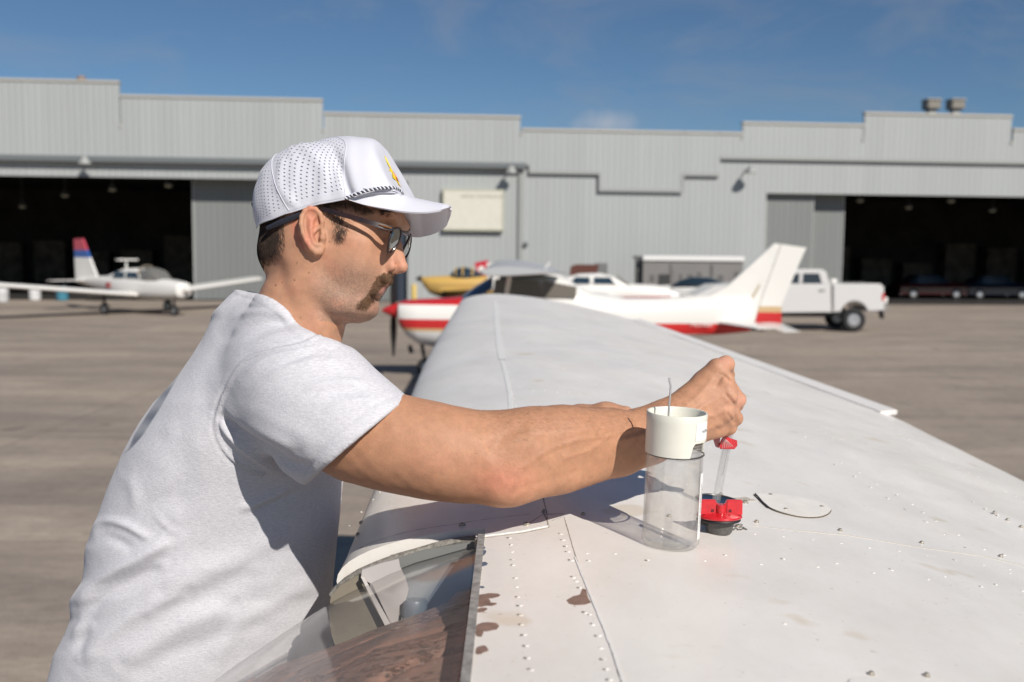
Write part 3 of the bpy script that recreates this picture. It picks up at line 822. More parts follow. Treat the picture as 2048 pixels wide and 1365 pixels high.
for s_ in (1, -1):
    a = MB(); a.prism([(-.62, s_ * .6, .80), (-.55, s_ * 1.5, .86), (-.85, s_ * 1.5, .52), (-.95, s_ * .6, .46)], None, (0.03, 0, 0.03)); a.build('flap', mat('flap_grey', (0.16, 0.15, 0.14), 0.6), pa)
a = MB(); a.prism([(-.6, s_ * .555, 1.22), (-1.0, s_ * .50, 1.2), (-.9, s_ * .52, 1.02), (-.65, s_ * .55, 1.02)], None, (0, s_ * .02, 0))
a.prism([(-.62, .555, 1.18), (-.95, .50, 1.16), (-.9, .52, 1.0), (-.65, .55, 1.0)], None, (0, .02, 0)); a.build('stripe', M_red, pa)

# small bright things at the foot of the left bay
for px, py, Y, col, lab, nm in ((70, 590, 49, (.6, .6, .6), 'white round drum on the floor of the left hangar bay', 'drum'), (5, 600, 47, (.5, .5, .5), 'pale wheel chock cart at the far left edge of the bay', 'cart'), (125, 596, 49, (.05, .2, .28), 'small teal container beside the drum in the left bay', 'container')):
    q = P(px, py, Y); d_ = thing(nm, lab, nm, (q[0], Y, 0))
    a = MB(); a.lathe([(0.001, .02), (.26, .02), (.28, .1), (.28, .32), (.25, .34), (.28, .36), (.28, .62), (.24, .68), (.001, .68)], (0, 0, 0), 18); a.build('body', mat(nm + '_paint', col, .5, var=.1), d_, True)
    a = MB(); a.lathe([(.05, .67), (.06, .72), (.001, .73)], (.1, 0, 0), 10); a.build('lid', M_trim, d_, True)

# ---------------- pickup truck, nose hidden to the left, tail to the right
DT = 35.0
def T(px, py):
    q = P(px, py, DT); return q[0], q[2]
tk = thing('pickup_truck', 'lifted white pickup truck with dark windows parked before the right hangar bay', 'pickup truck', (T(1690, 650)[0], DT, 0))
ox = T(1690, 650)[0]
def TL(px, py):
    x, z = T(px, py); return x - ox, z
HW = 1.0
def side_prism(name, pts, y0, y1, m, par, bev=0.03):
    a = MB(); q = [TL(*p) for p in pts]
    bm = bmesh.new()
    vs = [bm.verts.new((x, y0, z)) for x, z in q]; f = bm.faces.new(vs)
    e = bmesh.ops.extrude_face_region(bm, geom=[f]); 
    for g in e['geom']:
        if isinstance(g, bmesh.types.BMVert): g.co.y = y1
    bmesh.ops.recalc_face_normals(bm, faces=bm.faces)
    if bev: bmesh.ops.bevel(bm, geom=[e_ for e_ in bm.edges if abs(e_.verts[0].co.y - e_.verts[1].co.y) < 1e-4], offset=bev, segments=2, affect='EDGES')
    bm.verts.index_update()
    a.add([v.co[:] for v in bm.verts], [[v.index for v in g.verts] for g in bm.faces]); bm.free()
    return a.build(name, m, par, True, 30)
M_tw = mat('truck_white', (0.62, 0.61, 0.60), 0.22, coat=0.8)
def arc(cx, cy, r_, a0, a1, n=9): return [(cx + r_ * math.cos(t_), cy - r_ * math.sin(t_)) for t_ in np.linspace(R(a0), R(a1), n)]
wcx, wcy = 1689, 627
bedpts = [(1648, 566), (1740, 566), (1747, 572), (1748, 618), (1738, 619)] + arc(wcx, wcy, 27, 15, 165) + [(1648, 622)]
side_prism('bed', bedpts, -HW, HW, M_tw, tk)
side_prism('cab_body', [(1380, 590), (1420, 570), (1495, 566), (1644, 566), (1645, 622), (1560, 623), (1538, 623)] + arc(1508, 628, 27, 15, 165) + [(1400, 622), (1378, 615)], -HW, HW, M_tw, tk)
side_prism('cab_roof', [(1500, 567), (1528, 541), (1540, 538), (1628, 538), (1637, 543), (1643, 567)], -HW + .1, HW - .1, M_tw, tk, .04)
side_prism('rear_window', [(1592, 546), (1622, 546), (1628, 567), (1590, 567)], -HW + .075, HW - .075, M_tint, tk, 0)
side_prism('front_window', [(1522, 551), (1584, 546), (1583, 567), (1507, 567)], -HW + .075, HW - .075, M_tint, tk, 0)
a = MB(); x_, z_ = TL(1626, 579); a.box((x_ - .1, -HW - .03, z_ - .02), (x_ + .1, -HW + .01, z_ + .02)); a.build('door_handle', M_track, tk)
a = MB(); x0, z0 = TL(1742, 584); x1, z1 = TL(1747, 600); a.box((x0, -HW - .006, z1), (x1 + .02, -HW + .10, z0), .02); a.build('tail_light', mat('tail_red_lamp', (.5, .01, .02), .2), tk)
a = MB(); x0, z0 = TL(1747, 606); x1, z1 = TL(1752, 618); a.box((x0, -HW + .02, z1), (x1 + .08, HW - .02, z0), .02); a.build('bumper', M_chrome, tk)
a = MB(); x0, z0 = TL(1520, 622); x1, z1 = TL(1660, 632); a.box((x0, -.6, z1), (x1 + .5, .6, z0 + .05)); a.build('chassis', M_black, tk)
for cx_ in (1689, 1508):
    for sg in (-1, 1):
        x_, z_ = TL(cx_, 628); r_ = 0.41
        wh = wheel(tk, x_, sg * (HW - .12), r_, .3, 'wheel_tyre')
a = MB(); x0, z0 = TL(1750, 600); x1, z1 = TL(1773, 600); a.box((x0, -.15, z0 - .06), (x1 - .05, .15, z0 + .02)); a.lathe([(0.001, -.12), (.12, -.1), (.14, 0), (.12, .1), (.001, .12)], (x1 - .1, 0, z0 - .01), 12); a.build('hitch_rack', M_white, tk)
a = MB(); x0, z0 = TL(1741, 618); x1, z1 = TL(1746, 634); a.prism([(x0, -HW + .02, z0), (x0 + .1, -HW + .02, z0), (x1 + .03, -HW + .02, z1), (x1 - .02, -HW + .02, z1)], None, (0, .3, 0)); a.build('mud_flap', M_black, tk)
a = MB(); x0, z0 = TL(1665, 566); a.box((x0 - .1, -.2, z0), (x0 + .1, .2, z0 + .14), .02); a.build('toolbox', M_white, tk)

# ---------------- shelter / trailer with a white roof
DE = 46.0
def E(px, py):
    q = P(px, py, DE); return q[0], q[2]
x0, z0 = E(1285, 512); x1, z1 = E(1488, 524); _, zg = E(1400, 590)
tr = thing('cargo_trailer', 'long grey enclosed trailer with a white roof edge parked along the hangar wall', 'trailer', ((x0 + x1) / 2, DE, 0))
hw_ = (x1 - x0) / 2
a = MB(); a.box((-hw_, -.1, z1), (hw_, 2.2, z0), .03); a.build('roof', mat('trailer_roof_white', (.74, .73, .71), .4), tr)
a = MB(); a.box((-hw_ + .04, 0, .55), (hw_ - .04, 2.1, z1 - .004)); a.build('body', mat('trailer_grey', (.20, .19, .182), .5, var=.08, vscale=.7), tr)
xp0, zp0 = E(1274, 517); xp1, _ = E(1287, 517)
a = MB(); a.box((xp0 - (x0 + x1) / 2, .3, .01), (xp1 - (x0 + x1) / 2, .8, zp0), .02); a.box((xp0 - (x0 + x1) / 2 - .1, .3, zp0 - .02), (xp1 - (x0 + x1) / 2 + .05, .8, zp0 + .1)); a.build('corner_cabinet', mat('cabinet_grey', (.11, .11, .105), .5), tr)
M_sm = mat('dark_smudge', (.035, .035, .035), .6)
xx, zz = E(1330, 560); cxm = (x0 + x1) / 2
a = MB(); a.box((xx - cxm - .3, -.03, zz - .5), (xx - cxm + .25, -.002, zz + .25)); a.build('vent_grille', M_sm, tr)
for i, (px, py, w_, h_) in enumerate(((1304, 557, .18, .3), (1341, 540, .1, .5), (1361, 555, .12, .3), (1380, 556, .3, .3), (1398, 553, .2, .35), (1423, 545, .14, .7), (1441, 556, .24, .2), (1473, 552, .2, .35))):
    xx, zz = E(px, py)
    a = MB(); a.box((xx - cxm - w_ / 2, -.02, zz - h_ / 2), (xx - cxm + w_ / 2, -.002, zz + h_ / 2), .008); a.build('side_marking', mat('mark_grey', (.10, .098, .094), .6), tr)
for sx_ in (-.5, .5):
    wheel(tr, sx_, 0.1, .33, .2, 'trailer_wheel')
# yellow post by the dark jamb strip
q = P(828, 598, 47)
bo = thing('bollard', 'short yellow bollard left of the yellow aeroplane by the hangar wall', 'bollard', (q[0], 47, 0))
a = MB(); a.lathe([(.001, 0), (.13, 0), (.13, .95), (.10, 1.03), (.001, 1.06)], (0, 0, 0), 16); a.build('post', mat('bollard_yellow', (.62, .45, .14), .5), bo, True)
a = MB(); a.lathe([(.001, 0), (.22, 0), (.22, .03), (.001, .035)], (0, 0, 0.002), 16); a.build('base_plate', M_track, bo)
# things inside the right bay
for px, py, col, lab, nm in ((1855, 585, (.06, .004, .006), 'dark red car deep inside the right hangar bay', 'parked_car'), (1985, 590, (.008, .014, .03), 'dark blue car at the right edge inside the hangar bay', 'parked_car')):
    u, z = wal(px, py, -7)
    cR = thing(nm, lab, 'car', tuple(W0 + wx * u + wy * 7), WA, 'cars inside the right hangar bay')
    cR.location.z = 0.012
    cm = mat('car_' + nm + str(px), col, .25, coat=.6)
    a = MB(); a.loft([[(x, y * (1 if z_ < .9 else .8), z_) for y, z_ in ((-.85, .3), (-.88, .7), (-.80, zt), (.80, zt), (.88, .7), (.85, .3))] for x, zt in ((-2.1, .75), (-2.0, .9), (-1.2, .98), (1.3, .95), (2.0, .82), (2.15, .6))]); bo_ = a.build('body', cm, cR, True)
    a = MB(); a.loft([[(x, -.72 * w2, .93), (x, -.6 * w2, zt), (x, .6 * w2, zt), (x, .72 * w2, .93)] for x, zt, w2 in ((-1.5, .95, 1), (-.9, 1.4, 1), (.3, 1.42, 1), (1.1, .96, 1))]); a.build('cabin_glass', M_tint, cR, True)
    for s1 in (-1.3, 1.35):
        for s2 in (-.8, .8): wheel(cR, s1, s2, .32, .2, 'wheel_tyre')
# ================================================================ FOREGROUND AEROPLANE: wing, cabin roof, windscreen
def lerp(a, b, t): return a + (b - a) * t
def itp(x, xs, ys): return float(np.interp(x, xs, ys))
Y_ROOT, Y_BRK, Y_TIP, Y_MID = 1.47, 3.56, 6.5, 0.9
def _yy(Y): return Y if Y >= Y_MID else 2 * Y_MID - Y
def w_le(Y): return itp(_yy(Y), [0, 1.47, 1.86, 2.5, 3.5, 4.6, 6.5], [-.25, -.25, -.262, -.285, -.317, -.33, -.34])
def w_te(Y): return itp(_yy(Y), [0, 3.56, 6.5], [1.37, 1.37, 0.80])
def w_z(Y): return 2.221 + 0.0255 * max(0, _yy(Y) - 1.45)
INC = 0.093
def af(x, upper=True, th=0.12, cam_=0.02):
    x = min(max(x, 0), 1)
    t_ = 5 * th * (0.2969 * math.sqrt(x) - 0.126 * x - 0.3516 * x * x + 0.2843 * x ** 3 - 0.1036 * x ** 4)
    c = cam_ / .16 * (.8 * x - x * x) if x < .4 else cam_ / .36 * (.2 + .8 * x - x * x)
    return c + t_ if upper else c - t_
def dent(X, Y):
    """shallow oil-canning of the thin skin and the ridge over the rear spar"""
    n = mnoise.noise(Vector((X * 2.1 + 3, Y * 1.3, 0.3))) * 0.0026 + mnoise.noise(Vector((X * 7, Y * 5, 1.3))) * 0.0012
    d = (X - .67) * .918 + (Y - 2.5) * .395; t_ = (X - .67) * .395 - (Y - 2.5) * .918
    k = 1 / (1 + math.exp((-.25 - t_) / .08)) / (1 + math.exp((t_ - .95) / .08))
    n += k * (0.0065 * math.exp(-(d / 0.035) ** 2) - 0.0050 * math.exp(-((d + .075) / 0.05) ** 2))
    d2 = X - (1.0 - .02 * Y)
    n += .0022 * math.exp(-(d2 / .03) ** 2)
    return n
def w_top(X, Y, dn=True):
    ch = w_te(Y) - w_le(Y)
    x = (X - w_le(Y)) / ch
    z = w_z(Y) - INC * (X - w_le(Y)) + ch * af(x)
    return z + (dent(X, Y) * min(1, max(0, x * 6)) if dn else 0)
def S(px, py):
    """point of the wing skin seen at a photo pixel"""
    z = 2.31
    for _ in range(25):
        p = PZ(px, py, z)
        z = lerp(z, w_top(p[0], p[1]), 0.7)
    p[2] = w_top(p[0], p[1])
    return p
def w_nrm(X, Y):
    e = 0.004
    a = np.array([2 * e, 0, w_top(X + e, Y) - w_top(X - e, Y)]); b = np.array([0, 2 * e, w_top(X, Y + e) - w_top(X, Y - e)])
    n = np.cross(a, b); return n / np.linalg.norm(n)

def wing_paint(name, dirty=1.0):
    m = bpy.data.materials.new(name); m.use_nodes = True
    t = m.node_tree; b = t.nodes['Principled BSDF']
    b.inputs['Roughness'].default_value = 0.38; b.inputs['Specular IOR Level'].default_value = 0.5
    b.inputs['Coat Weight'].default_value = 0.15; b.inputs['Coat Roughness'].default_value = 0.25
    g = nd(t, 'ShaderNodeTexCoord')
    def nz_(s, det=6, ro=.6, st=(1, 1, 1)):
        mp_ = nd(t, 'ShaderNodeMapping'); mp_.inputs['Scale'].default_value = st
        t.links.new(g.outputs['Object'], mp_.inputs[0])
        n = nd(t, 'ShaderNodeTexNoise', Scale=s, Detail=det, Roughness=ro); t.links.new(mp_.outputs[0], n.inputs[0]); return n.outputs[0]
    def rp(src, a, b_, c0, c1):
        r = nd(t, 'ShaderNodeValToRGB'); r.color_ramp.elements[0].position = a; r.color_ramp.elements[1].position = b_
        r.color_ramp.elements[0].color = (*c0, 1); r.color_ramp.elements[1].color = (*c1, 1); t.links.new(src, r.inputs[0]); return r.outputs[0]
    def mul(a, b_):
        x = nd(t, 'ShaderNodeMixRGB', blend_type='MULTIPLY'); x.inputs[0].default_value = 1
        t.links.new(a, x.inputs[1]); t.links.new(b_, x.inputs[2]); return x.outputs[0]
    c = rp(nz_(3.0), .3, .7, (.765, .725, .672), (.835, .80, .75))
    c = mul(c, rp(nz_(14, 7, .7, (1, .5, 1)), .25, .6, (.93, .92, .90), (1, 1, 1)))
    c = mul(c, rp(nz_(9, 3, .5), .67, .74, (1, 1, 1), (.88, .83, .75)))          # faint tea-coloured spots
    c = mul(c, rp(nz_(130, 2, .5), .70, .76, (1, 1, 1), (.72, .68, .62)))          # specks of grit
    t.links.new(c, b.inputs['Base Color'])
    t.links.new(rp(nz_(5), .3, .7, (.30,) * 3, (.50,) * 3), b.inputs['Roughness'])
    bp = nd(t, 'ShaderNodeBump', Strength=.5, Distance=.0006); t.links.new(nz_(60, 3), bp.inputs['Height']); t.links.new(bp.outputs[0], b.inputs['Normal'])
    return m
M_skin = wing_paint('weathered_white_paint')
M_seam = mat('dirty_seam', (0.32, 0.285, 0.24), 0.8, var=.4, vscale=60)
M_sealw = mat('white_sealant', (0.76, 0.75, 0.72), 0.5)
PLO = np.array([0.4, 0.9, 0.0])
ap = thing('white_aeroplane', 'weathered white aeroplane wing and cabin roof filling the foreground under the jar', 'aeroplane', tuple(PLO))
def adopt(o, par=None):
    par = par or ap
    o.parent = par
    o.matrix_parent_inverse = Matrix.Translation(-PLO)
    return o
def sub(o, par):
    """sub-part whose mesh is written in world coordinates, like its parent part"""
    o.parent = par; o.matrix_parent_inverse = Matrix.Identity(4); return o

def wing_loft(Ys, mb, tipcap=True):
    rings = []; N = 44
    xs = [0.5 * (1 - math.cos(math.pi * k / N)) for k in range(N + 1)]
    for Y, sc in Ys:
        le, te, z0 = w_le(Y), w_te(Y), w_z(Y); ch = te - le
        r_ = []
        for x in xs:
            X = le + x * ch
            r_.append((X, Y, z0 - INC * x * ch + ch * af(x) * sc + dent(X, Y) * min(1, x * 6)))
        for x in xs[-2:0:-1]:
            X = le + x * ch
            r_.append((X, Y, z0 - INC * x * ch + ch * af(x, False) * sc))
        rings.append(r_)
    mb.loft(rings)
mb = MB()
wing_loft([(1.40 + (6.5 - 1.40) * (k / 70) ** 1.0, 1.0) for k in range(71)] + [(6.54, .93), (6.58, .75), (6.61, .4), (6.62, .1)], mb)
wingR = adopt(mb.build('wing', M_skin, None, True, 50))
mb = MB()
wing_loft([(0.40 - k * 0.14, 1.0) for k in range(37)], mb)
wingN = adopt(mb.build('wing', M_skin, None, True, 50))
# cabin roof carrying the same section between the wings
mb = MB(); nx, ny = 70, 50
vs = []
XR0 = -0.036
for j in range(ny + 1):
    Y = lerp(0.40, 1.40, j / ny)
    for i in range(nx + 1):
        X = lerp(XR0, 1.37, i / nx)
        vs.append((X, Y, w_top(X, Y)))
for j in range(ny + 1):
    Y = lerp(0.40, 1.40, j / ny)
    for i in range(nx + 1):
        X = lerp(XR0, 1.37, i / nx)
        vs.append((X, Y, w_top(X, Y, False) - 0.02))
W_ = nx + 1; H_ = ny + 1; o_ = W_ * H_
fs = []
for j in range(ny):
    for i in range(nx):
        fs.append((j * W_ + i, j * W_ + i + 1, (j + 1) * W_ + i + 1, (j + 1) * W_ + i))
        fs.append((o_ + j * W_ + i, o_ + (j + 1) * W_ + i, o_ + (j + 1) * W_ + i + 1, o_ + j * W_ + i + 1))
for i in range(nx):
    fs.append((i, o_ + i, o_ + i + 1, i + 1)); k = ny * W_; fs.append((k + i, k + i + 1, o_ + k + i + 1, o_ + k + i))
for j in range(ny):
    fs.append((j * W_, (j + 1) * W_, o_ + (j + 1) * W_, o_ + j * W_)); k = nx; fs.append((j * W_ + k, o_ + j * W_ + k, o_ + (j + 1) * W_ + k, (j + 1) * W_ + k))
mb.add(vs, fs)
roof = adopt(mb.build('cabin_roof', M_skin, None, True, 50))

def ribbon(name, pts, w, m, par, lift=0.0006, jag=0.0, ends=False, sharp=False):
    """narrow strip lying on the skin along photo pixels"""
    q = [S(*p) for p in pts]
    dense = []
    for a, b in zip(q[:-1], q[1:]):
        n = max(2, int(np.linalg.norm(b - a) / 0.008))
        for k in range(n): dense.append(lerp(a, b, k / n))
    dense.append(q[-1])
    L_, R_ = [], []
    for i, p in enumerate(dense):
        d = dense[min(i + 1, len(dense) - 1)] - dense[max(i - 1, 0)]
        s_ = np.array([-d[1], d[0], 0]); s_ /= np.linalg.norm(s_) + 1e-9
        ww = (w if not callable(w) else w(i / len(dense))) * .5
        for lst, sg in ((L_, 1), (R_, -1)):
            c = p + s_ * sg * (ww + jag * RNG.normal()) 
            lst.append((c[0], c[1], w_top(c[0], c[1]) + lift))
    mb_ = MB(); n = len(dense)
    top_ = L_ + R_; bot = [(x, y, z - lift - .0004) for x, y, z in top_]
    f = [(i, i + 1, n + i + 1, n + i) for i in range(n - 1)]
    f2 = [tuple(v + 2 * n for v in g[::-1]) for g in f]
    side = [(i, 2 * n + i, 2 * n + i + 1, i + 1) for i in range(n - 1)] + [(n + i, n + i + 1, 3 * n + i + 1, 3 * n + i) for i in range(n - 1)]
    side += [(0, n, 3 * n, 2 * n), (n - 1, 3 * n - 1, 4 * n - 1, 2 * n - 1)] if False else [(0, n, 3 * n, 2 * n)]
    mb_.add(top_ + bot, f + f2 + side)
    return sub(mb_.build(name, m, None), par)
def patch(name, pts, m, par, lift=0.0005, thick=True):
    """flat irregular patch on the skin"""
    q = []
    n = len(pts)
    for i in range(n):
        a, b = np.array(pts[i], float), np.array(pts[(i + 1) % n], float)
        for k in range(4):
            q.append(lerp(a, b, k / 4))
    top_ = [S(*p) for p in q]
    c = np.mean(top_, axis=0); c[2] = w_top(c[0], c[1]) + lift
    vs = [tuple(c)] + [(p[0], p[1], p[2] + lift) for p in top_] + [(p[0], p[1], p[2] - .0003) for p in top_]
    k = len(top_)
    f = [(0, 1 + i, 1 + (i + 1) % k) for i in range(k)] + [(1 + i, 1 + k + i, 1 + k + (i + 1) % k, 1 + (i + 1) % k) for i in range(k)]
    mb_ = MB(); mb_.add(vs, f); return sub(mb_.build(name, m, None), par)
# seams
ribbon('skin_seam', [(1104, 1042), (1128, 1034), (1150, 1110), (1190, 1215), (1222, 1300), (1246, 1375)], .0010, M_seam, roof, .0005, .0002)
ribbon('skin_seam', [(1150, 1115), (1190, 1215), (1225, 1303), (1249, 1375)], .0022, M_sealw, roof, .0010, .0002)
ribbon('skin_lap', [(950, 1079), (1000, 1073), (1050, 1066), (1098, 1056), (1094, 1040), (1086, 1026)], .0018, M_seam, wingR, .0005, .0002)
ribbon('skin_lap', [(952, 1075), (975, 1071), (1040, 1063), (1095, 1052)], .007, M_sealw, wingR, .0011, .0004)
ribbon('skin_crack', [(1050, 1052), (1085, 1030), (1128, 1028)], .0012, M_seam, wingR, .0005, .0003)
ribbon('skin_crack', [(720, 1096), (760, 1080), (905, 1050), (990, 1037), (1060, 1029)], .0007, M_seam, wingR, .0004, .0003)
ribbon('skin_seam', [(1095, 1040), (1092, 1020), (1085, 990), (1075, 960)], .0012, M_seam, wingR, .0005, .0002)
ribbon('spar_sealant', [(990, 602), (993, 640), (998, 690), (1004, 720)], .020, M_sealw, wingR, .0015, .0006)
ribbon('spar_sealant', [(1004, 722), (1012, 752), (1020, 790), (1022, 850), (1020, 900)], .010, M_sealw, wingR, .0012, .0006)
ribbon('rear_seam', [(1505, 1052), (1590, 1062), (1700, 1072), (1840, 1096), (1960, 1112), (2060, 1136)], .0007, mat('soft_seam', (.45, .42, .37), .7), wingR, .0008, .0001)
# rivets: domes pressed in the skin
def rivets(name, pts, r_, h_, m, par, grime=0.0, jit=1.0):
    mb_ = MB()
    for px, py in pts:
        p = S(px + RNG.normal() * jit, py + RNG.normal() * jit * .6)
        n = w_nrm(p[0], p[1]); a = np.cross(n, [0, 1, 0]); a /= np.linalg.norm(a); b = np.cross(n, a)
        rings = []
        s_ = RNG.uniform(.85, 1.12)
        for rr, hh in ((1.0, -.0002), (.9, .45 * h_), (.6, .85 * h_), (.15, h_)):
            rings.append([tuple(p + n * hh + r_ * s_ * rr * (math.cos(t_) * a + math.sin(t_) * b)) for t_ in np.linspace(0, 2 * math.pi, 10, endpoint=False)])
        mb_.loft(rings)
    o = sub(mb_.build(name, m, None, True, 60), par); o['kind'] = 'stuff'
    if grime:
        mg = MB()
        for px, py in pts:
            if RNG.random() > grime: continue
            p = S(px, py); k = 9; a0 = RNG.uniform(1.6, 3.4); sp = RNG.uniform(.9, 2.4); w_ = RNG.uniform(.5, 1.3) * r_
            vs = []
            for i in range(k + 1):
                t_ = a0 + sp * i / k
                for rr in (r_ * .9, r_ * 1.02 + w_ * math.sin(math.pi * i / k) * RNG.uniform(.5, 1)):
                    x, y = p[0] + rr * math.cos(t_), p[1] + rr * math.sin(t_); vs.append((x, y, w_top(x, y) + .0006))
            mg.add(vs, [(2 * i, 2 * i + 1, 2 * i + 3, 2 * i + 2) for i in range(k)])
        mgo = sub(mg.build('rivet_grime', mat('rivet_grime', (.21, .175, .14), .8, var=.4, vscale=200), None), par); mgo['kind'] = 'stuff'
    return o
def line(p0, p1, n): return [(lerp(p0[0], p1[0], k / (n - 1)), lerp(p0[1], p1[1], k / (n - 1))) for k in range(n)]
def curve(pts, n):
    t_ = np.linspace(0, len(pts) - 1, n); X = np.interp(t_, range(len(pts)), [p[0] for p in pts]); Y = np.interp(t_, range(len(pts)), [p[1] for p in pts])
    return list(zip(X, Y))
RV, RH = .0026, .0008
rowA = [(1020, 1077), (1024, 1090), (1025, 1104), (1024, 1119), (1027, 1131), (1031, 1156), (1033, 1175), (1037, 1193), (1040, 1211), (1042, 1230), (1045, 1250), (1050, 1270), (1053, 1292), (1056, 1316), (1062, 1341), (1066, 1366)]
rowB = [(1122, 1068), (1126, 1080), (1131, 1092), (1136, 1105), (1143, 1121), (1147, 1155), (1152, 1163), (1160, 1175), (1172, 1226), (1181, 1229), (1186, 1250), (1196, 1272), (1203, 1297), (1206, 1318), (1212, 1338), (1220, 1360)]
rivets('roof_rivets', rowA + rowB, RV * 1.1, RH, M_skin, roof, .85)
rowC = [(1175, 1108), (1178, 1122), (1230, 1108), (1295, 1121), (1409, 1122), (1452, 1111), (1568, 1248)]
rowD = [(1508, 1069), (1565, 1074), (1625, 1080), (1683, 1087), (1740, 1095), (1797, 1103), (1854, 1113), (1910, 1121), (1966, 1130), (2020, 1140), (2020, 1147)]
rowE = [(1523, 1128), (1566, 1118), (1635, 1134), (1674, 1127), (1747, 1145), (1783, 1140), (1857, 1159), (1888, 1153), (1963, 1174), (1992, 1169), (2045, 1182)]
rowF = [(1690, 880), (1708, 953), (1719, 946), (1742, 975), (1754, 968), (1777, 997), (1793, 991), (1811, 1019), (1823, 1010), (1847, 1026), (1851, 1044), (1872, 1041), (1633, 904), (1642, 897), (1672, 930), (1683, 925), (1600, 880), (1610, 874), (1930, 1095), (1968, 1099), (2010, 1110), (1890, 1068), (1916, 1070)]
rowG = curve([(1640, 858), (1670, 879), (1719, 881), (1745, 895), (1779, 913), (1815, 934), (1850, 953), (1892, 974), (1931, 995), (1989, 1026), (2042, 1055)], 24)
rowH = curve([(700, 1052), (745, 1000), (775, 968)], 5) + curve([(1032, 812), (1022, 784), (1016, 762)], 5) + curve([(1160, 788), (1065, 782)], 3)
rowI = curve([(1700, 800), (1800, 868), (1920, 935), (2048, 1002)], 22)
rivets('skin_rivets', rowC + rowD + rowE, RV, RH, M_skin, roof, .35)
rivets('skin_rivets', rowF + rowG + rowH + rowI, RV, RH, M_skin, wingR, .4)
far_ = []
for x0, y0, x1, y1, n in ((1200, 700, 1560, 880, 16), (1130, 640, 1420, 790, 16), (1100, 720, 1480, 930, 14), (900, 760, 1280, 800, 9), (880, 830, 1500, 1000, 6)):
    far_ += line((x0, y0), (x1, y1), n)
rivets('skin_rivets', far_, RV * .8, RH * .7, M_skin, wingR, jit=4)
# bare metal screws
M_screw = mat('worn_screw', (0.42, 0.38, 0.32), 0.5, 0.4, var=.5, vscale=300)
def screw(px, py, r_=.0042, par=wingR, lab=None):
    p = S(px, py); n = w_nrm(p[0], p[1]); a = np.cross(n, [0, 1, 0]); a /= np.linalg.norm(a); b = np.cross(n, a)
    mb_ = MB()
    prof = ((1.25, .0001), (1.2, .0008), (1.0, .0012), (.98, .0024), (.8, .0032), (.3, .0036))
    mb_.loft([[tuple(p + n * hh + r_ * rr * (math.cos(t_) * a + math.sin(t_) * b)) for t_ in np.linspace(0, 2 * math.pi, 14, endpoint=False)] for rr, hh in prof])
    an = RNG.uniform(0, 3)
    for q in (an, an + math.pi / 2):
        d = math.cos(q) * a + math.sin(q) * b; e = np.cross(n, d)
        c = p + n * .0037
        mb_.cur = 1
        mb_.add([tuple(c + d * r_ * .7 + e * r_ * .13), tuple(c - d * r_ * .7 + e * r_ * .13), tuple(c - d * r_ * .7 - e * r_ * .13), tuple(c + d * r_ * .7 - e * r_ * .13)], [(0, 1, 2, 3)])
        mb_.cur = 0
    return sub(mb_.build('screw', [M_screw, mat('screw_slot', (.10, .085, .065), .8)], None, True, 40), par)
for q in ((924, 1051), (1053, 1050), (1088, 1024), (1166, 1030), (723, 1046), (716, 1070), (1490, 1006), (1513, 1045), (1541, 992), (1843, 1087), (2001, 1114), (1680, 1062), (1338, 1034), (1476, 1055), (1989, 1026), (2015, 1041), (2042, 1055), (1396, 995), (1442, 990)):
    screw(*q, r_=.0046 if q in ((924, 1051), (1053, 1050), (1490, 1006)) else .0032)
# access panel with its own screws
def chaikin(pts, it=2, closed=True):
    for _ in range(it):
        q = []
        for i in range(len(pts) if closed else len(pts) - 1):
            a, b = pts[i], pts[(i + 1) % len(pts)]
            q += [(a[0] * .75 + b[0] * .25, a[1] * .75 + b[1] * .25), (a[0] * .25 + b[0] * .75, a[1] * .25 + b[1] * .75)]
        pts = q if closed else [pts[0]] + q + [pts[-1]]
    return pts
pan = patch('access_panel', chaikin([(1508, 991), (1522, 1004), (1540, 1019), (1570, 1029), (1605, 1036), (1640, 1036), (1658, 1029), (1662, 1020), (1650, 1009), (1620, 1001), (1580, 994), (1540, 989)]), mat('panel_cream', (.80, .755, .69), .42, var=.05, vscale=30), wingR, .0024)
pan.parent = ap; pan.matrix_parent_inverse = Matrix.Translation(-PLO)
ribbon('panel_edge', chaikin([(1508, 991), (1522, 1004), (1540, 1020), (1570, 1030), (1605, 1037), (1640, 1037), (1658, 1030), (1663, 1022)], 2, False), lambda f: .0010 if f < .45 else (.0006 if f < .78 else .0003), mat('seam_brown', (.12, .10, .08), .8), pan, .0022, .00005)
ribbon('panel_edge', [(1510, 990), (1524, 1006), (1536, 1017)], .0018, M_black, pan, .0034, .0002)
for q in ((1571, 1021), (1643, 1016), (1541, 992)):
    screw(*q, r_=.0040, par=pan)
ribbon('dirt_streak', [(1462, 1000), (1480, 1000), (1502, 998)], .020, mat('grime_stain', (.50, .45, .38), .7, var=.25, vscale=50), wingR, .00035, .0008)
# near inspection dome at the bottom edge
def dome(px, py, r_, par):
    p = S(px, py); mb_ = MB()
    mb_.loft([[(p[0] + r_ * rr * math.cos(t_), p[1] + r_ * rr * math.sin(t_), w_top(p[0], p[1]) + hh) for t_ in np.linspace(0, 2 * math.pi, 24, endpoint=False)] for rr, hh in ((1.05, -.002), (1, .002), (.9, .0035), (.2, .0035))])
    return sub(mb_.build('inspection_cover', M_skin, None, True, 30), par)
dome(1742, 1378, .022, roof); screw(1742, 1350, .003, roof); screw(1853, 1353, .003, roof)

